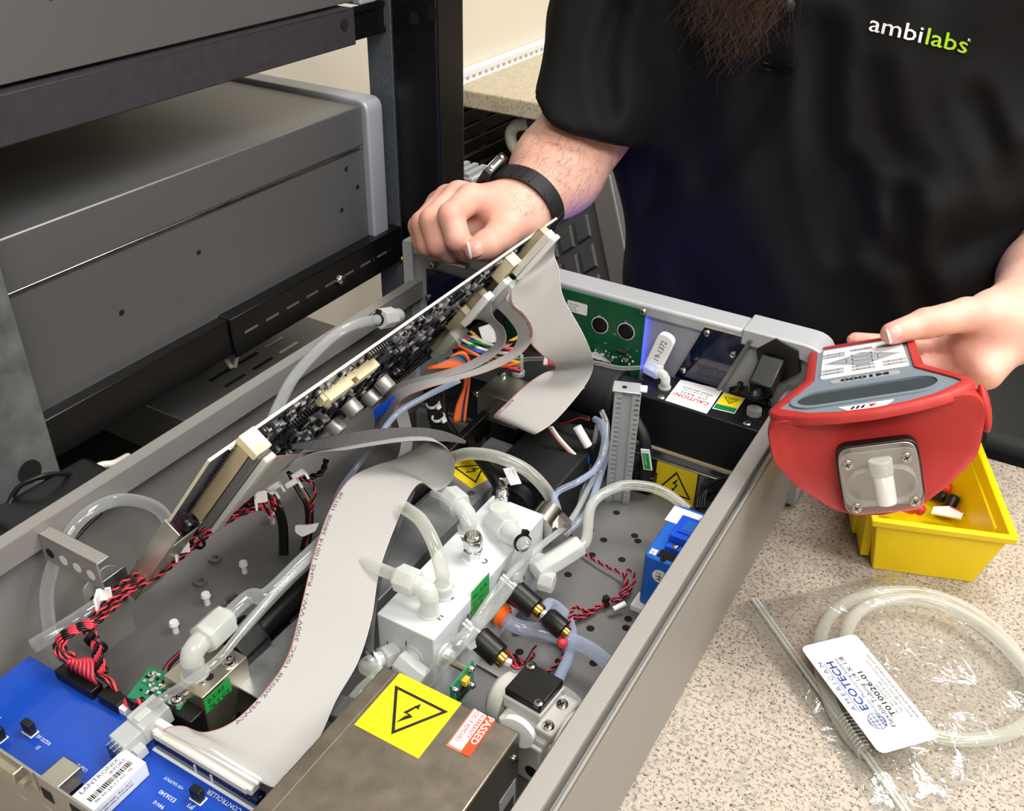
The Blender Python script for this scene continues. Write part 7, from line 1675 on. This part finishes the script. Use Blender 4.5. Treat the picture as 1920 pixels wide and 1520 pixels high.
# ================================================================== zip bag with tubing and label
def build_bag():
    z0 = .0045
    crn = [Z(1378, 1140, 0), Z(1655, 1085, 0), Z(1990, 1180, 0), Z(2000, 1420, 0), Z(1650, 1560, 0)]
    A0, A1 = Z(1378, 1140, 0), Z(1665, 1560, 0)             # zip edge
    B0, B1 = Z(1680, 1078, 0), Z(2080, 1330, 0)             # far edge
    t = T('zip_bag', 'clear zip-lock bag holding a coil of tubing on the bench', 'bag', (A0+B1)/2)
    rg = random.Random(3)
    def height(u, v):
        e = min(u, 1-u, v, 1-v)*6; e = min(1, max(0, e)); s = 0
        for k in range(7):
            a = k*1.3+.4; s += math.sin((math.cos(a)*u*9+math.sin(a)*v*11)*(1+.35*k)+k*2.1)*(.0018/(1+.45*k))
        ridge = 0
        for (u0, v0, ang, l, h) in RID:
            du, dv = u-u0, v-v0; al = du*math.cos(ang)+dv*math.sin(ang); pr = -du*math.sin(ang)+dv*math.cos(ang)
            if abs(al) < l: ridge += h*math.exp(-(pr/.018)**2)*math.cos(al/l*PI/2)
        return .0034+s*.35*min(1, min(u, 1-u, v, 1-v)*25)+e*(.0078+s*.4+ridge)
    RID = [(rg.uniform(.1, .95), rg.uniform(.08, .95), rg.uniform(0, PI), rg.uniform(.06, .2), rg.uniform(.0012, .0036)) for _ in range(34)]
    N_, M_ = 110, 90; rows = []
    for i in range(N_+1):
        u = i/N_; r = []
        for j in range(M_+1):
            v = j/M_; p = (A0*(1-v)+A1*v)*(1-u)+(B0*(1-v)+B1*v)*u
            r.append(p+V((0, 0, height(u, v)+.0095*min(1, max(0, (u-.22)*8))*min(1, (1-u)*8)*min(1, v*8)*min(1, (1-v)*8))))
        rows.append(r)
    g = MB(); g.grid(rows); o = g.obj('film', 'film', t, smooth=180)
    g = MB(); g.grid([[p.xyz*1.0-V((0, 0, p.z-.0012)) for p in r[::6]] for r in rows[::6]]); g.obj('film', 'film', t, smooth=180)
    zd = (A1-A0).normalized(); nd = V((-zd.y, zd.x, 0)); nd = nd if nd.dot(B0-A0) > 0 else -nd
    for k, off in enumerate((.016, .0195)):
        b = MB(); b.tube([A0+nd*off+V((0, 0, .006)), A1+nd*off+V((0, 0, .006))], .0013, 8); b.obj('zip_track', 'fitting', t, smooth=60)
    for k in range(5): b = MB(); b.tube([A0+nd*(.004+.002*k)+V((0, 0, .0045)), A1+nd*(.004+.002*k)+V((0, 0, .0045))], .0003, 5); b.obj('grip_line', 'tube_clear', t)
    # tubing coil
    tz = .008
    pts = [(1622, 1412), (1590, 1375), (1558, 1320), (1540, 1260), (1538, 1200), (1555, 1158), (1595, 1126), (1660, 1110), (1735, 1113), (1810, 1140), (1875, 1190), (1925, 1255), (1945, 1315), (1915, 1362), (1860, 1382), (1790, 1386), (1730, 1370), (1660, 1330), (1610, 1270), (1588, 1215), (1592, 1172), (1620, 1140), (1670, 1124), (1740, 1127), (1820, 1160), (1890, 1215), (1960, 1300)]
    tube_thing('packed_tubing', 'coil of milky flexible tubing packed in the zip-lock bag', [Z(px, py, tz+(.009*max(0, min(1, (i-16)/4.0)) if i > 15 else 0)-.0) for i, (px, py) in enumerate(pts)], .0052, 'tube_milk', sub=7, n=14)
    # shiny coil shaped to stand for silver reflections in the bag film
    s = T('film_glint_coil', 'small silvery coil standing in for film glints under the label in the bag', 'glint', Z(1598, 1372, .006)); P = []
    p0, p1 = Z(1580, 1340, .0075), Z(1622, 1408, .0075); ax = p1-p0; Fm, L = axis_frame(p0, p1)
    for k in range(120): a = k*.55; P.append(Fm @ V((.0048*math.cos(a), .0048*math.sin(a), L*k/119)))
    b = MB(); b.tube(P, .0008, 6); b.obj('coil', 'chrome', s, smooth=180)
    # label card
    zl = .0235
    c = [Z(*q, zl) for q in ((1500, 1213), (1601, 1183), (1752, 1372), (1650, 1414))]
    x = (c[0]-c[3]); y = (c[0]-c[1]); M = FR(c[3], x, y); W_ = x.length; H_ = ((c[0]-c[1]).length+(c[3]-c[2]).length)/2
    k = T('product_label', 'white printed product label lying on the zip-lock bag', 'label', c[3])
    b = MB(M); b.prism(polyround([(0, -H_), (W_, -H_), (W_, 0), (0, 0)], .006, 5), -.0002, .0003); o = b.obj('card', 'white', k)
    # globe, headings and text
    g = MB(M); cx, cy, r = W_*.24, -H_*.30, H_*.13
    def circ(rx, ry, th=.0005, n=28):
        a0 = [(cx+rx*math.cos(2*PI*i/n), cy+ry*math.sin(2*PI*i/n), .0006) for i in range(n)]; a1 = [(cx+(rx-th)*math.cos(2*PI*i/n), cy+(ry-th)*math.sin(2*PI*i/n), .0006) for i in range(n)]
        g.add(a0+a1, [(i, (i+1) % n, n+(i+1) % n, n+i) for i in range(n)])
    circ(r*1.1, r); circ(r*.55, r); circ(r*.12, r)
    for yy in (-.5, 0, .5): ww = r*1.1*math.sqrt(1-yy*yy); g.box(cx-ww, cx+ww, cy+r*yy-.0002, cy+r*yy+.0002, .0005, .0006)
    g.text('A M E R I C A N', H_*.10, (W_*.36, -H_*.14), fit=W_*.46, lift=.0006); g.text('ECOTECH', H_*.17, (W_*.34, -H_*.32), fit=W_*.46, bold=.0002, lift=.0006)
    g.box(W_*.34, W_*.80, -H_*.17, -H_*.163, .0005, .0006); g.text('Air Pollution Monitoring Systems', H_*.085, (W_*.18, -H_*.415), fit=W_*.64, lift=.0006)
    q = g.obj('blue_print', 'ink_blue', None, smooth=None); q.parent = o
    lab_text(o, M, [('Flexible Tubing 1/4 X 1/8', H_*.11, W_*.16, -H_*.52, dict(fit=W_*.66, lift=.0006)), ('T010026-01', H_*.12, W_*.24, -H_*.64, dict(fit=W_*.42, bold=.00012, lift=.0006)),
                    ('Ph. 401-247-0100', H_*.062, W_*.26, -H_*.71, dict(fit=W_*.26, lift=.0006)), ('fax 401-537-9166', H_*.062, W_*.26, -H_*.78, dict(fit=W_*.28, lift=.0006)), ('email info@americanecotech.com', H_*.062, W_*.2, -H_*.85, dict(fit=W_*.54, lift=.0006)), ('www.americanecotech.com', H_*.07, W_*.18, -H_*.93, dict(fit=W_*.6, lift=.0006))])
build_bag()
# ================================================================== the technician
from mathutils.bvhtree import BVHTree
def mesh_obj(name, vs, fs, m, parent=None, smooth=180):
    b = MB(); b.v = [tuple(v) for v in vs]; b.f = [tuple(int(i) for i in f) for f in fs]
    return b.obj(name, m, parent, smooth=smooth)
def smooth_verts(vs, fs, it=2, k=.5):
    vs = np.array(vs, float); E = np.concatenate([fs[:, [0, 1]], fs[:, [1, 2]], fs[:, [2, 3]], fs[:, [3, 0]]]); n = len(vs)
    for _ in range(it):
        acc = np.zeros_like(vs); cnt = np.zeros(n)
        for a, b in ((0, 1), (1, 0)):
            for c in range(3): acc[:, c] += np.bincount(E[:, a], vs[E[:, b], c], n)
            cnt += np.bincount(E[:, a], minlength=n)
        vs = vs*(1-k)+acc/np.maximum(cnt, 1)[:, None]*k
    return vs
def build_person():
    n3 = lambda p: np.array(p[:], float)
    # ---------------- right hand (viewer's left): fist on the raised board
    W0 = D(972, 398, .985); FM = D(1045, 318, 1.02); EL = D(1125, 205, 1.07)
    hand_r = dict(
        index=[D(884, 371, .958), D(846, 404, .930), D(858, 447, .930), D(876, 470, .945)],
        middle=[D(860, 366, .978), D(811, 414, .950), D(822, 456, .950), D(846, 476, .965)],
        ring=[D(840, 372, .997), D(793, 419, .973), D(803, 458, .972), D(826, 474, .985)],
        little=[D(824, 383, 1.012), D(785, 424, .992), D(793, 455, .992), D(812, 468, 1.0)])
    rad_r = dict(index=(.0145, .0132, .0124, .0104), middle=(.0145, .0134, .0124, .0104), ring=(.0138, .0126, .0116, .0098), little=(.0128, .0110, .0102, .0086))
    thumb_r = [D(962, 420, .968), D(938, 444, .948), D(914, 459, .931), D(893, 467, .926)]
    s = SDF(np.min([n3(p) for p in [D(760, 330, .9), D(760, 500, .9), D(1180, 160, 1.15), D(1000, 480, 1.05), D(760, 400, 1.06)]], 0)-.03, np.max([n3(p) for p in [D(760, 330, .9), D(1000, 520, .9), D(1200, 160, 1.15), D(760, 400, 1.06)]], 0)+.03, .0019)
    palm = s.empty()
    for k, f in enumerate(('index', 'middle', 'ring', 'little')):
        s.cone(palm, n3(W0)+np.array(((.004*(1.5-k)), .004*(k-1.5), 0)), n3(hand_r[f][0]), .0225, .0138, .010)
    s.cone(palm, n3(W0), n3(thumb_r[1]), .024, .0155, .012)
    s.cone(palm, n3(thumb_r[0]), n3(hand_r['index'][0].lerp(W0, .45)), .018, .017, .012)
    s.cone(palm, n3(D(915, 425, .99)), n3(D(862, 432, .985)), .022, .018, .01)
    s.cone(palm, n3(W0), n3(FM), .0305, .046, .02, sc=None); s.cone(palm, n3(FM), n3(EL), .046, .052, .02)
    tot = palm.copy()
    for f, ch in hand_r.items():
        g = palm.copy(); r = rad_r[f]
        q = s.empty()
        for i in range(3): s.cone(q, n3(ch[i]), n3(ch[i+1]), r[i], r[i+1], .003)
        g = SDF.smin(palm, q, .005); tot = SDF.smin(tot, g, .0012)
    q = s.empty(); r = (.0175, .0158, .0148, .0118)
    for i in range(3): s.cone(q, n3(thumb_r[i]), n3(thumb_r[i+1]), r[i], r[i+1], .004)
    tot = SDF.smin(tot, SDF.smin(palm, q, .008), .0012)
    vr, fr = s.mesh(tot); vr = smooth_verts(vr, fr, 2)
    # ---------------- left hand (viewer's right): holds the meter
    W1 = D(1908, 602, 0.8424); FM1 = D(1968, 520, .93); EL1 = D(2030, 400, 1.06)
    thumb_l = [D(1868, 592, 0.8250), D(1812, 590, 0.8075), D(1735, 606, 0.7988), D(1672, 625, 0.7927)]
    fing = dict(index=[D(1815, 640, 0.8424), D(1755, 655, 0.8660), D(1660, 645, 0.8713), D(1604, 638, 0.8625)],
                middle=[D(1828, 662, 0.8337), D(1775, 685, 0.8538), D(1690, 690, 0.8643), D(1650, 688, 0.8643)],
                ring=[D(1840, 682, 0.8276), D(1795, 712, 0.8424), D(1730, 720, 0.8555), D(1690, 716, 0.8599)],
                little=[D(1850, 700, 0.8189), D(1815, 728, 0.8293), D(1770, 735, 0.8424), D(1735, 730, 0.8512)])
    rl = dict(index=(.0115, .0102, .0092, .0076), middle=(.0115, .0102, .0092, .0078), ring=(.011, .0098, .0088, .0074), little=(.0098, .0086, .008, .0066))
    P = [n3(p) for p in [*thumb_l, *[q for c in fing.values() for q in c], W1, FM1, EL1]]
    s2 = SDF(np.min(P, 0)-.065, np.max(P, 0)+.065, .0021); palm = s2.empty()
    for k, f in enumerate(('index', 'middle', 'ring', 'little')):
        s2.cone(palm, n3(W1)+np.array((-.004, 0, -.005*(k-1.0))), n3(fing[f][0]), .0235, .0135, .010)
    s2.cone(palm, n3(W1), n3(thumb_l[0]), .0285, .021, .014); s2.cone(palm, n3(thumb_l[0]), n3(fing['middle'][0]), .0195, .0145, .012); s2.cone(palm, n3(W1), n3(FM1), .0295, .042, .02); s2.cone(palm, n3(FM1), n3(EL1), .042, .05, .02)
    tot = palm.copy()
    for f, ch in fing.items():
        q = s2.empty()
        for i in range(3): s2.cone(q, n3(ch[i]), n3(ch[i+1]), rl[f][i], rl[f][i+1], .003)
        tot = SDF.smin(tot, SDF.smin(palm, q, .005), .0012)
    q = s2.empty(); r = (.0185, .0145, .0125, .0095)
    for i in range(3): s2.cone(q, n3(thumb_l[i]), n3(thumb_l[i+1]), r[i], r[i+1], .004)
    tot = SDF.smin(tot, SDF.smin(palm, q, .012), .0012)
    vl, fl = s2.mesh(tot); vl = smooth_verts(vl, fl, 2)
    # ---------------- trunk, head, upper arms (coarse), joined to the same mesh
    cx = .325; SR = V((cx-.195, 1.09, .475)); SL = V((cx+.215, 1.09, .485))
    s3 = SDF((-.25, .80, -.12), (.95, 1.36, .92), .0085); g = s3.empty()
    fy = ((0, 1, 0), 1.45)
    s3.cone(g, (cx, 1.10, -.06), (cx, 1.09, .20), .145, .150, 0, fy); s3.cone(g, (cx, 1.09, .20), (cx, 1.09, .40), .150, .150, .04, fy)
    s3.cone(g, n3(SR), n3(SL), .062, .062, .06); s3.cone(g, (cx, 1.08, .46), (cx, 1.05, .58), .07, .058, .04)
    s3.cone(g, (cx, 1.04, .66), (cx, 1.055, .735), .075, .092, .02); s3.cone(g, (cx, 1.0, .625), (cx, 1.02, .66), .05, .07, .03)
    s3.cone(g, (cx, .955, .70), (cx, .935, .67), .009, .014, .012)                                   # nose
    for sx in (-1, 1): s3.cone(g, (cx+sx*.092, 1.05, .70), (cx+sx*.094, 1.06, .67), .014, .010, .008)   # ears
    s3.cone(g, n3(SR), n3(EL), .055, .046, .03); s3.cone(g, n3(SL), n3(EL1), .055, .046, .03)
    vb, fb = s3.mesh(g); vb = smooth_verts(vb, fb, 2)
    V_ = np.concatenate([vb, vr, vl]); F_ = np.concatenate([fb, fr+len(vb), fl+len(vb)+len(vr)])
    o = mesh_obj('person', V_, F_, 'skin'); tag(o, 'bearded person in a black polo shirt holding a red meter and the raised board', 'person')
    # flush on knuckles and finger tips
    pts = [q for c in (*hand_r.values(), *fing.values()) for q in c]+thumb_r[1:]+thumb_l[1:]; fl_ = np.zeros(len(V_), np.float32)
    H = V_[len(vb):]
    for p in pts: fl_[len(vb):] = np.maximum(fl_[len(vb):], np.exp(-(np.linalg.norm(H-n3(p), axis=1)/.015)**2)*.75)
    at = o.data.attributes.new('flush', 'FLOAT', 'POINT'); at.data.foreach_set('value', fl_)
    bvh = BVHTree.FromPolygons([tuple(v) for v in V_], [tuple(int(i) for i in f) for f in F_])
    def cast(tree, px, py, off):
        r = ray(px, py).normalized(); h = tree.ray_cast(CAM, r)
        return None if h[0] is None else h[0]-r*off*.4+h[1]*off
    def patch(name, tree, quad_, m, parent, off=.0006, n=8, rnd=.0, thick=.0006):
        q = [np.array(p, float) for p in quad_]; rows = []
        for i in range(n+1):
            v = i/n; r = []
            for k in range(n+1):
                u = k/n; a, b = u*2-1, v*2-1
                if rnd: a2 = a*math.sqrt(1-rnd*b*b/2); b2 = b*math.sqrt(1-rnd*a*a/2); a, b = a2, b2
                uu, vv = (a+1)/2, (b+1)/2; p = (q[0]*(1-uu)+q[1]*uu)*(1-vv)+(q[3]*(1-uu)+q[2]*uu)*vv
                h = cast(tree, p[0], p[1], off); r.append(h)
            rows.append(r)
        if any(p is None for r in rows for p in r): return None
        g = MB(); g.grid(rows); k = g.obj(name, m, parent, smooth=180); so = k.modifiers.new('s', 'SOLIDIFY'); so.thickness = thick; so.offset = 0
        return k
    patch('fingernail', bvh, ((877, 453), (903, 452), (906, 478), (883, 486)), 'nail', o, rnd=.55)
    patch('fingernail', bvh, ((1663, 617), (1687, 606), (1695, 626), (1671, 643)), 'nail', o, rnd=.55)
    patch('fingernail', bvh, ((1588, 632), (1597, 629), (1599, 640), (1590, 646)), 'nail', o, rnd=.55)
    patch('nail_edge', bvh, ((876, 455), (880, 454), (886, 484), (882, 486)), 'white', o, off=.0009)
    patch('nail_edge', bvh, ((1662, 619), (1665, 616), (1673, 640), (1669, 643)), 'white', o, off=.0009)
    # ---------------- shirt
    s4 = SDF((-.28, .78, -.14), (.98, 1.38, .62), .0075); g = s4.empty()
    s4.cone(g, (cx, 1.10, -.10), (cx, 1.09, .20), .200, .206, 0, fy); s4.cone(g, (cx, 1.09, .20), (cx, 1.085, .40), .206, .202, .05, fy)
    s4.cone(g, (cx+.095, 1.10, -.08), (cx+.095, 1.09, .30), .165, .175, .05, fy)
    s4.cone(g, n3(SR), n3(SL), .078, .078, .08); s4.cone(g, (cx, 1.08, .44), (cx, 1.06, .55), .088, .07, .05)
    HR = D(1100, 236, 1.055); HL = EL1.lerp(FM1, .05)
    gt = g; g = s4.empty(); s4.cone(g, n3(SR), n3(SR.lerp(EL, .55)), .082, .078, .05); s4.cone(g, n3(SR.lerp(EL, .5)), n3(HR+(FM-EL).normalized()*.05), .080, .072, .03); s4.cone(g, n3(SL), n3(HL), .084, .072, .05)
    # cut the sleeve ends open (hems) and the neck
    Xg, Yg, Zg = np.meshgrid(*s4.ax, indexing='ij')
    hn = ray(1185, 268).cross(ray(1017, 200)).normalized(); hn = hn if hn.dot(FM-EL) > 0 else -hn
    for hem, axis in ((HR, hn), (HL, (FM1-EL1).normalized())):
        pl = (Xg-hem.x)*axis.x+(Yg-hem.y)*axis.y+(Zg-hem.z)*axis.z; near = (Xg-hem.x)**2+(Yg-hem.y)**2+(Zg-hem.z)**2 < .15**2
        g = np.where(near, np.maximum(g, (pl-.002).astype(np.float32)), g)
    g = SDF.smin(gt, g.astype(np.float32), .035); sh = g.copy()
    # folds
    n_ = lambda a, b, c, ph: np.sin(Xg*a+Yg*b*.4+Zg*c+ph)
    fold = .0100*n_(38, 10, 16, .3+1.2*np.sin(Zg*7+Xg*3))*np.clip((.5-Zg)*3, .25, 1)+.0080*n_(-30, 6, 30, 1.0+.9*np.sin(Xg*9))+.0032*n_(70, 0, 34, 2.2+1.5*np.sin(Zg*11-Xg*4))
    sh = sh-fold.astype(np.float32)
    # hollow out sleeve mouths and neck opening so that skin can emerge
    cav = s4.empty()
    for a, b, r in ((EL, EL+(FM-EL).normalized()*.12, .0535), (HL, HL+(FM1-EL1).normalized()*.06, .056)): s4.cone(cav, n3(a), n3(b), r*.9, r)
    s4.cone(cav, (cx, 1.07, .52), (cx, 1.05, .66), .064, .066)
    sh = np.maximum(sh, -cav)
    vs, fs = s4.mesh(sh.astype(np.float32)); vs = smooth_verts(vs, fs, 2)
    # drape: soft valleys in the cloth
    FO = [(((1545, 60), (1540, 200), (1555, 340), (1582, 460)), 26, .013), (((1595, 320), (1625, 430), (1668, 485)), 22, .012), (((1688, 370), (1705, 480), (1732, 570)), 22, .014), (((1940, 330), (1890, 425), (1790, 462)), 34, .020), (((1445, 130), (1400, 240), (1330, 330)), 26, .009), (((1142, 205), (1134, 110), (1160, 10)), 18, .013), (((1830, 190), (1872, 290), (1880, 330)), 24, .011), (((1640, 150), (1660, 250), (1720, 330)), 26, .007), (((1230, 330), (1200, 440), (1195, 540)), 24, .009)]
    rel = vs-n3(CAM); q = rel@n3(C_F); PX = np.stack([960+F_PX*(rel@n3(C_R))/q, 760+F_PX*(rel@n3(C_D))/q], 1); front = vs[:, 1] < 1.13; off = np.zeros(len(vs))
    for pl_, wd, am in FO:
        C = np.array([p[:2] for p in cr([(*p, 0.0) for p in pl_], 8)])
        dm = np.min(np.hypot(PX[:, None, 0]-C[None, :, 0], PX[:, None, 1]-C[None, :, 1]), 1); off += am*(np.exp(-(dm/wd)**2)-.45*np.exp(-((dm-2.1*wd)/wd)**2))
    vs = vs+(rel/np.linalg.norm(rel, axis=1)[:, None])*(off*front)[:, None]; vs = smooth_verts(vs, fs, 1)
    so = mesh_obj('polo_shirt', vs, fs, 'shirt', o); so['label'] = 'black short-sleeved polo shirt'
    tree = BVHTree.FromPolygons([tuple(v) for v in vs], [tuple(int(i) for i in f) for f in fs])
    # embroidered logo
    def logo(tx, px, py, size, fit, ang, m, bold=.0):
        t = MB(); t.text(tx, size, fit=fit, bold=bold, lift=0); out = []; ca, sa = math.cos(ang), math.sin(ang)
        for x, y, z in t.v: out.append(cast(tree, px+x*ca+y*sa, py+x*sa-y*ca, .0012))
        if any(p is None for p in out): return
        g = MB(); g.add(out, t.f); k = g.obj('logo_lettering', m, None, smooth=None); k.parent = so; q = k.modifiers.new('s', 'SOLIDIFY'); q.thickness = .0012; q.offset = 0
    an = math.atan2(95-52, 1812-1628)
    logo('ambi', 1627, 57, 45, 100, an, 'thread_white', .1); logo('labs', 1730, 81, 45, 79, an, 'thread_lime', .1); logo('R', 1813, 76, 7, 5, an, 'thread_white')
    # placket, stitching, button
    patch('placket', tree, ((1455, -60), (1512, -60), (1490, 132), (1424, 124)), 'shirt', so, .0015, 14, thick=.0025)
    for (a, b) in (((1430, 113), (1486, 121)), ((1425, 124), (1484, 133))):
        L = [cast(tree, a[0]+(b[0]-a[0])*k/12, a[1]+(b[1]-a[1])*k/12, .0035) for k in range(13)]
        if all(p is not None for p in L): t = MB(); t.tube(L, .0006, 5); k = t.obj('stitching', 'black', None); k.parent = so
    c = cast(tree, 1482, 10, .003)
    if c is not None: t = MB(); t.lathe([(0, .0055), (.0015, .0055), (.002, .0045)], c, c-ray(1482, 10).normalized(), 18); k = t.obj('button', 'black', None); k.parent = so
    # ---------------- trousers and shoes
    s5 = SDF((-.1, .86, -.97), (.75, 1.36, .02), .014); g = s5.empty(); s5.cone(g, (cx, 1.10, -.13), (cx, 1.10, -.03), .168, .172, 0, fy)
    for sx in (-1, 1): s5.cone(g, (cx+sx*.09, 1.10, -.13), (cx+sx*.10, 1.09, -.5), .092, .068, .03); s5.cone(g, (cx+sx*.10, 1.09, -.5), (cx+sx*.11, 1.12, -.9), .068, .055, .02)
    vs2, fs2 = s5.mesh(g); t = mesh_obj('trousers', smooth_verts(vs2, fs2, 2), fs2, 'trouser', o)
    for sx in (-1, 1):
        s6 = SDF((cx+sx*.11-.08, .9, -.97), (cx+sx*.11+.08, 1.24, -.85), .008); g = s6.empty(); s6.cone(g, (cx+sx*.11, 1.14, -.905), (cx+sx*.12, 1.0, -.915), .042, .035); g = np.maximum(g, (-.949-s6.ax[2][None, None, :]).astype(np.float32))
        vv, ff = s6.mesh(g); mesh_obj('shoe', vv, ff, 'black', o)
    # ---------------- face, hair, beard
    for sx in (-1, 1):
        b = MB(); b.ball((cx+sx*.033, .967, .705), .0125, 14); e = b.obj('eye', 'white', None, smooth=180); e.parent = o
        b = MB(); b.ball((cx+sx*.033, .9565, .705), .0058, 10); k = b.obj('iris', 'hair', None, smooth=180); k.parent = e
        b = MB(); b.tube(cr([(cx+sx*.016, .952, .724), (cx+sx*.035, .950, .730), (cx+sx*.054, .965, .722)], 5), .004, 6); k = b.obj('eyebrow', 'hair', None, smooth=180); k.parent = o
    b = MB(); b.tube(cr([(cx-.026, .953, .636), (cx, .944, .638), (cx+.026, .953, .636)], 6), .0055, 8); k = b.obj('mouth', 'nail', None, smooth=180); k.parent = o
    s7 = SDF((cx-.13, .93, .64), (cx+.13, 1.18, .88), .007); g = s7.empty(); s7.cone(g, (cx, 1.065, .70), (cx, 1.065, .748), .094, .098, 0); pl = (Yg*0); 
    Xh, Yh, Zh = np.meshgrid(*s7.ax, indexing='ij'); g = np.maximum(g, ((.66-Zh)+np.clip((1.03-Yh)*1.3, 0, .2)).astype(np.float32)); vv, ff = s7.mesh(g); mesh_obj('hair', vv, ff, 'hair', o)
    # beard: strands from the chin falling on the shirt
    rg = random.Random(5); g = MB(); tipc = Y(1392, 95, .93); cz = V((cx, .965, .615))
    def strand(root, tip, r, curl, n=16):
        ph = rg.uniform(0, 6.3); pts = []; w = rg.uniform(.5, 1.6)
        for k in range(n+1):
            u = k/n; p = root.lerp(tip, u); p = p+V((math.sin(u*17*w+ph), math.cos(u*15*w+ph)*.6, math.sin(u*11+ph)*.6))*curl*u**1.5; pts.append(p)
        g.tube(pts, [r*(1-.6*k/n) for k in range(n+1)], 3, caps=False)
    for k in range(2200):
        a = rg.uniform(-1, 1); root = cz+V((a*.062, abs(a)*.03+rg.uniform(-.012, .02), rg.uniform(-.03, .045)))
        px = 1384+a*66+rg.gauss(0, 15); py = 50-18*abs(a)+rg.gauss(0, 32)-50*abs(a)**2-a*12
        if rg.random() < .10: py += rg.uniform(15, 60); px -= 14
        tip = Y(px, py, .925+rg.uniform(-.012, .03)); strand(root, tip, rg.uniform(.00026, .00042), rg.uniform(.006, .018))
    k = g.obj('beard', 'hair', None, smooth=180, label='long wiry dark brown beard', kind='stuff'); k.parent = o
    s8 = SDF((cx-.12, .88, .38), (cx+.12, 1.06, .68), .007); gg = s8.empty(); tb = Y(1398, 5, .955); s8.cone(gg, n3(cz), n3(tb), .05, .012, .02); s8.cone(gg, (cx-.05, 1.0, .65), n3(cz), .03, .05, .03); s8.cone(gg, (cx+.05, 1.0, .65), n3(cz), .03, .05, .03)
    vv, ff = s8.mesh(gg); mesh_obj('beard_core', vv, ff, 'hair', o)
    # fine hair on the forearm
    g = MB(); c0, c1 = 0, 0
    for k in range(520):
        px = rg.uniform(965, 1170); py = rg.uniform(205, 400); r = ray(px, py).normalized(); h = bvh.ray_cast(CAM, r)
        if h[0] is None or (h[0]-CAM).dot(C_F) > 1.2: continue
        p = h[0]; nn = h[1]; dd = (W0-FM).normalized()*.6+V((rg.uniform(-.5, .5), rg.uniform(-.5, .5), rg.uniform(-.5, .5))); dd = (dd-nn*dd.dot(nn)).normalized(); L = rg.uniform(.005, .011)
        g.tube([p-nn*.0004, p+dd*L*.5+nn*.0014, p+dd*L+nn*.0014], [.00010, .00008, .00004], 3, caps=False)
    k = g.obj('forearm_hair', 'hair', None, smooth=180, kind='stuff'); k.parent = o
    # ---------------- wristwatch
    ax = (FM-W0).normalized(); wc = W0+ax*.015; up = (D(932, 352, .985)-wc); up = (up-ax*up.dot(ax)).normalized(); sd = ax.cross(up); 
    Mw = Matrix(((sd.x, ax.x, up.x, wc.x), (sd.y, ax.y, up.y, wc.y), (sd.z, ax.z, up.z, wc.z), (0, 0, 0, 1)))
    # fit the strap to the wrist by casting inwards
    def rad(a):
        d = (Mw.to_3x3() @ V((math.cos(a), 0, math.sin(a)))).normalized(); rr = 0
        for yy in (-.008, 0, .008):
            o_ = wc+ax*yy; h = bvh.ray_cast(o_+d*.08, -d, .08); rr = max(rr, .08-h[3] if h[0] is not None else .032)
        return rr+.0012
    w = T('wristwatch', 'black digital wristwatch on the wrist above the raised board', 'watch', wc); n = 48; R_ = [rad(2*PI*k/n) for k in range(n)]
    R_ = [max(R_[k-1], R_[k], R_[(k+1) % n]) for k in range(n)]
    b = MB(Mw); rows = []
    for yy, dr in ((-.0095, 0), (-.0095, .0030), (.0095, .0030), (.0095, 0), (-.0095, 0)): rows.append([((R_[k]+dr)*math.cos(2*PI*k/n), yy, (R_[k]+dr)*math.sin(2*PI*k/n)) for k in range(n)])
    b.grid(rows, True); b.obj('strap', 'rubber', w, smooth=50)
    for k in range(2, n, 2):
        a = 2*PI*k/n
        if abs(a-PI/2) < .5: continue
        rr = R_[k]+.003; p = V((rr*math.cos(a), 0, rr*math.sin(a))); Mk = Mw @ Matrix.Translation(p) @ Matrix.Rotation(PI/2-a, 4, 'Y'); b = MB(Mk); b.box(-.0012, .0012, -.0075, .0075, -.0005, .0009); b.obj('strap_rib', 'rubber', w, smooth=None)
    rr = R_[n//4]; b = MB(Mw); b.prism(polyround(rect(.036, .036), .007, 4), rr-.001, rr+.0085); b.obj('case', 'black', w, bev=.0012)
    b = MB(Mw); b.prism(polyround(rect(.037, .027), .004, 4), rr+.001, rr+.005); b.obj('case_band', 'steel', w, bev=.001)
    b = MB(Mw); b.prism(polyround(rect(.028, .024), .004, 4), rr+.0085, rr+.0095); b.obj('crystal', 'lcd', w, bev=.0005); b = MB(Mw); b.prism(polyround(rect(.032, .029), .005, 4), rr+.0082, rr+.0089); b.obj('bezel', 'steel', w)
    for sx in (-1, 1):
        for yy in (-.009, .009): b = MB(Mw); b.cyl((sx*.0185, yy, rr+.004), (sx*.0205, yy, rr+.004), .0016, n=10); b.obj('push_button', 'steel', w)
build_person()
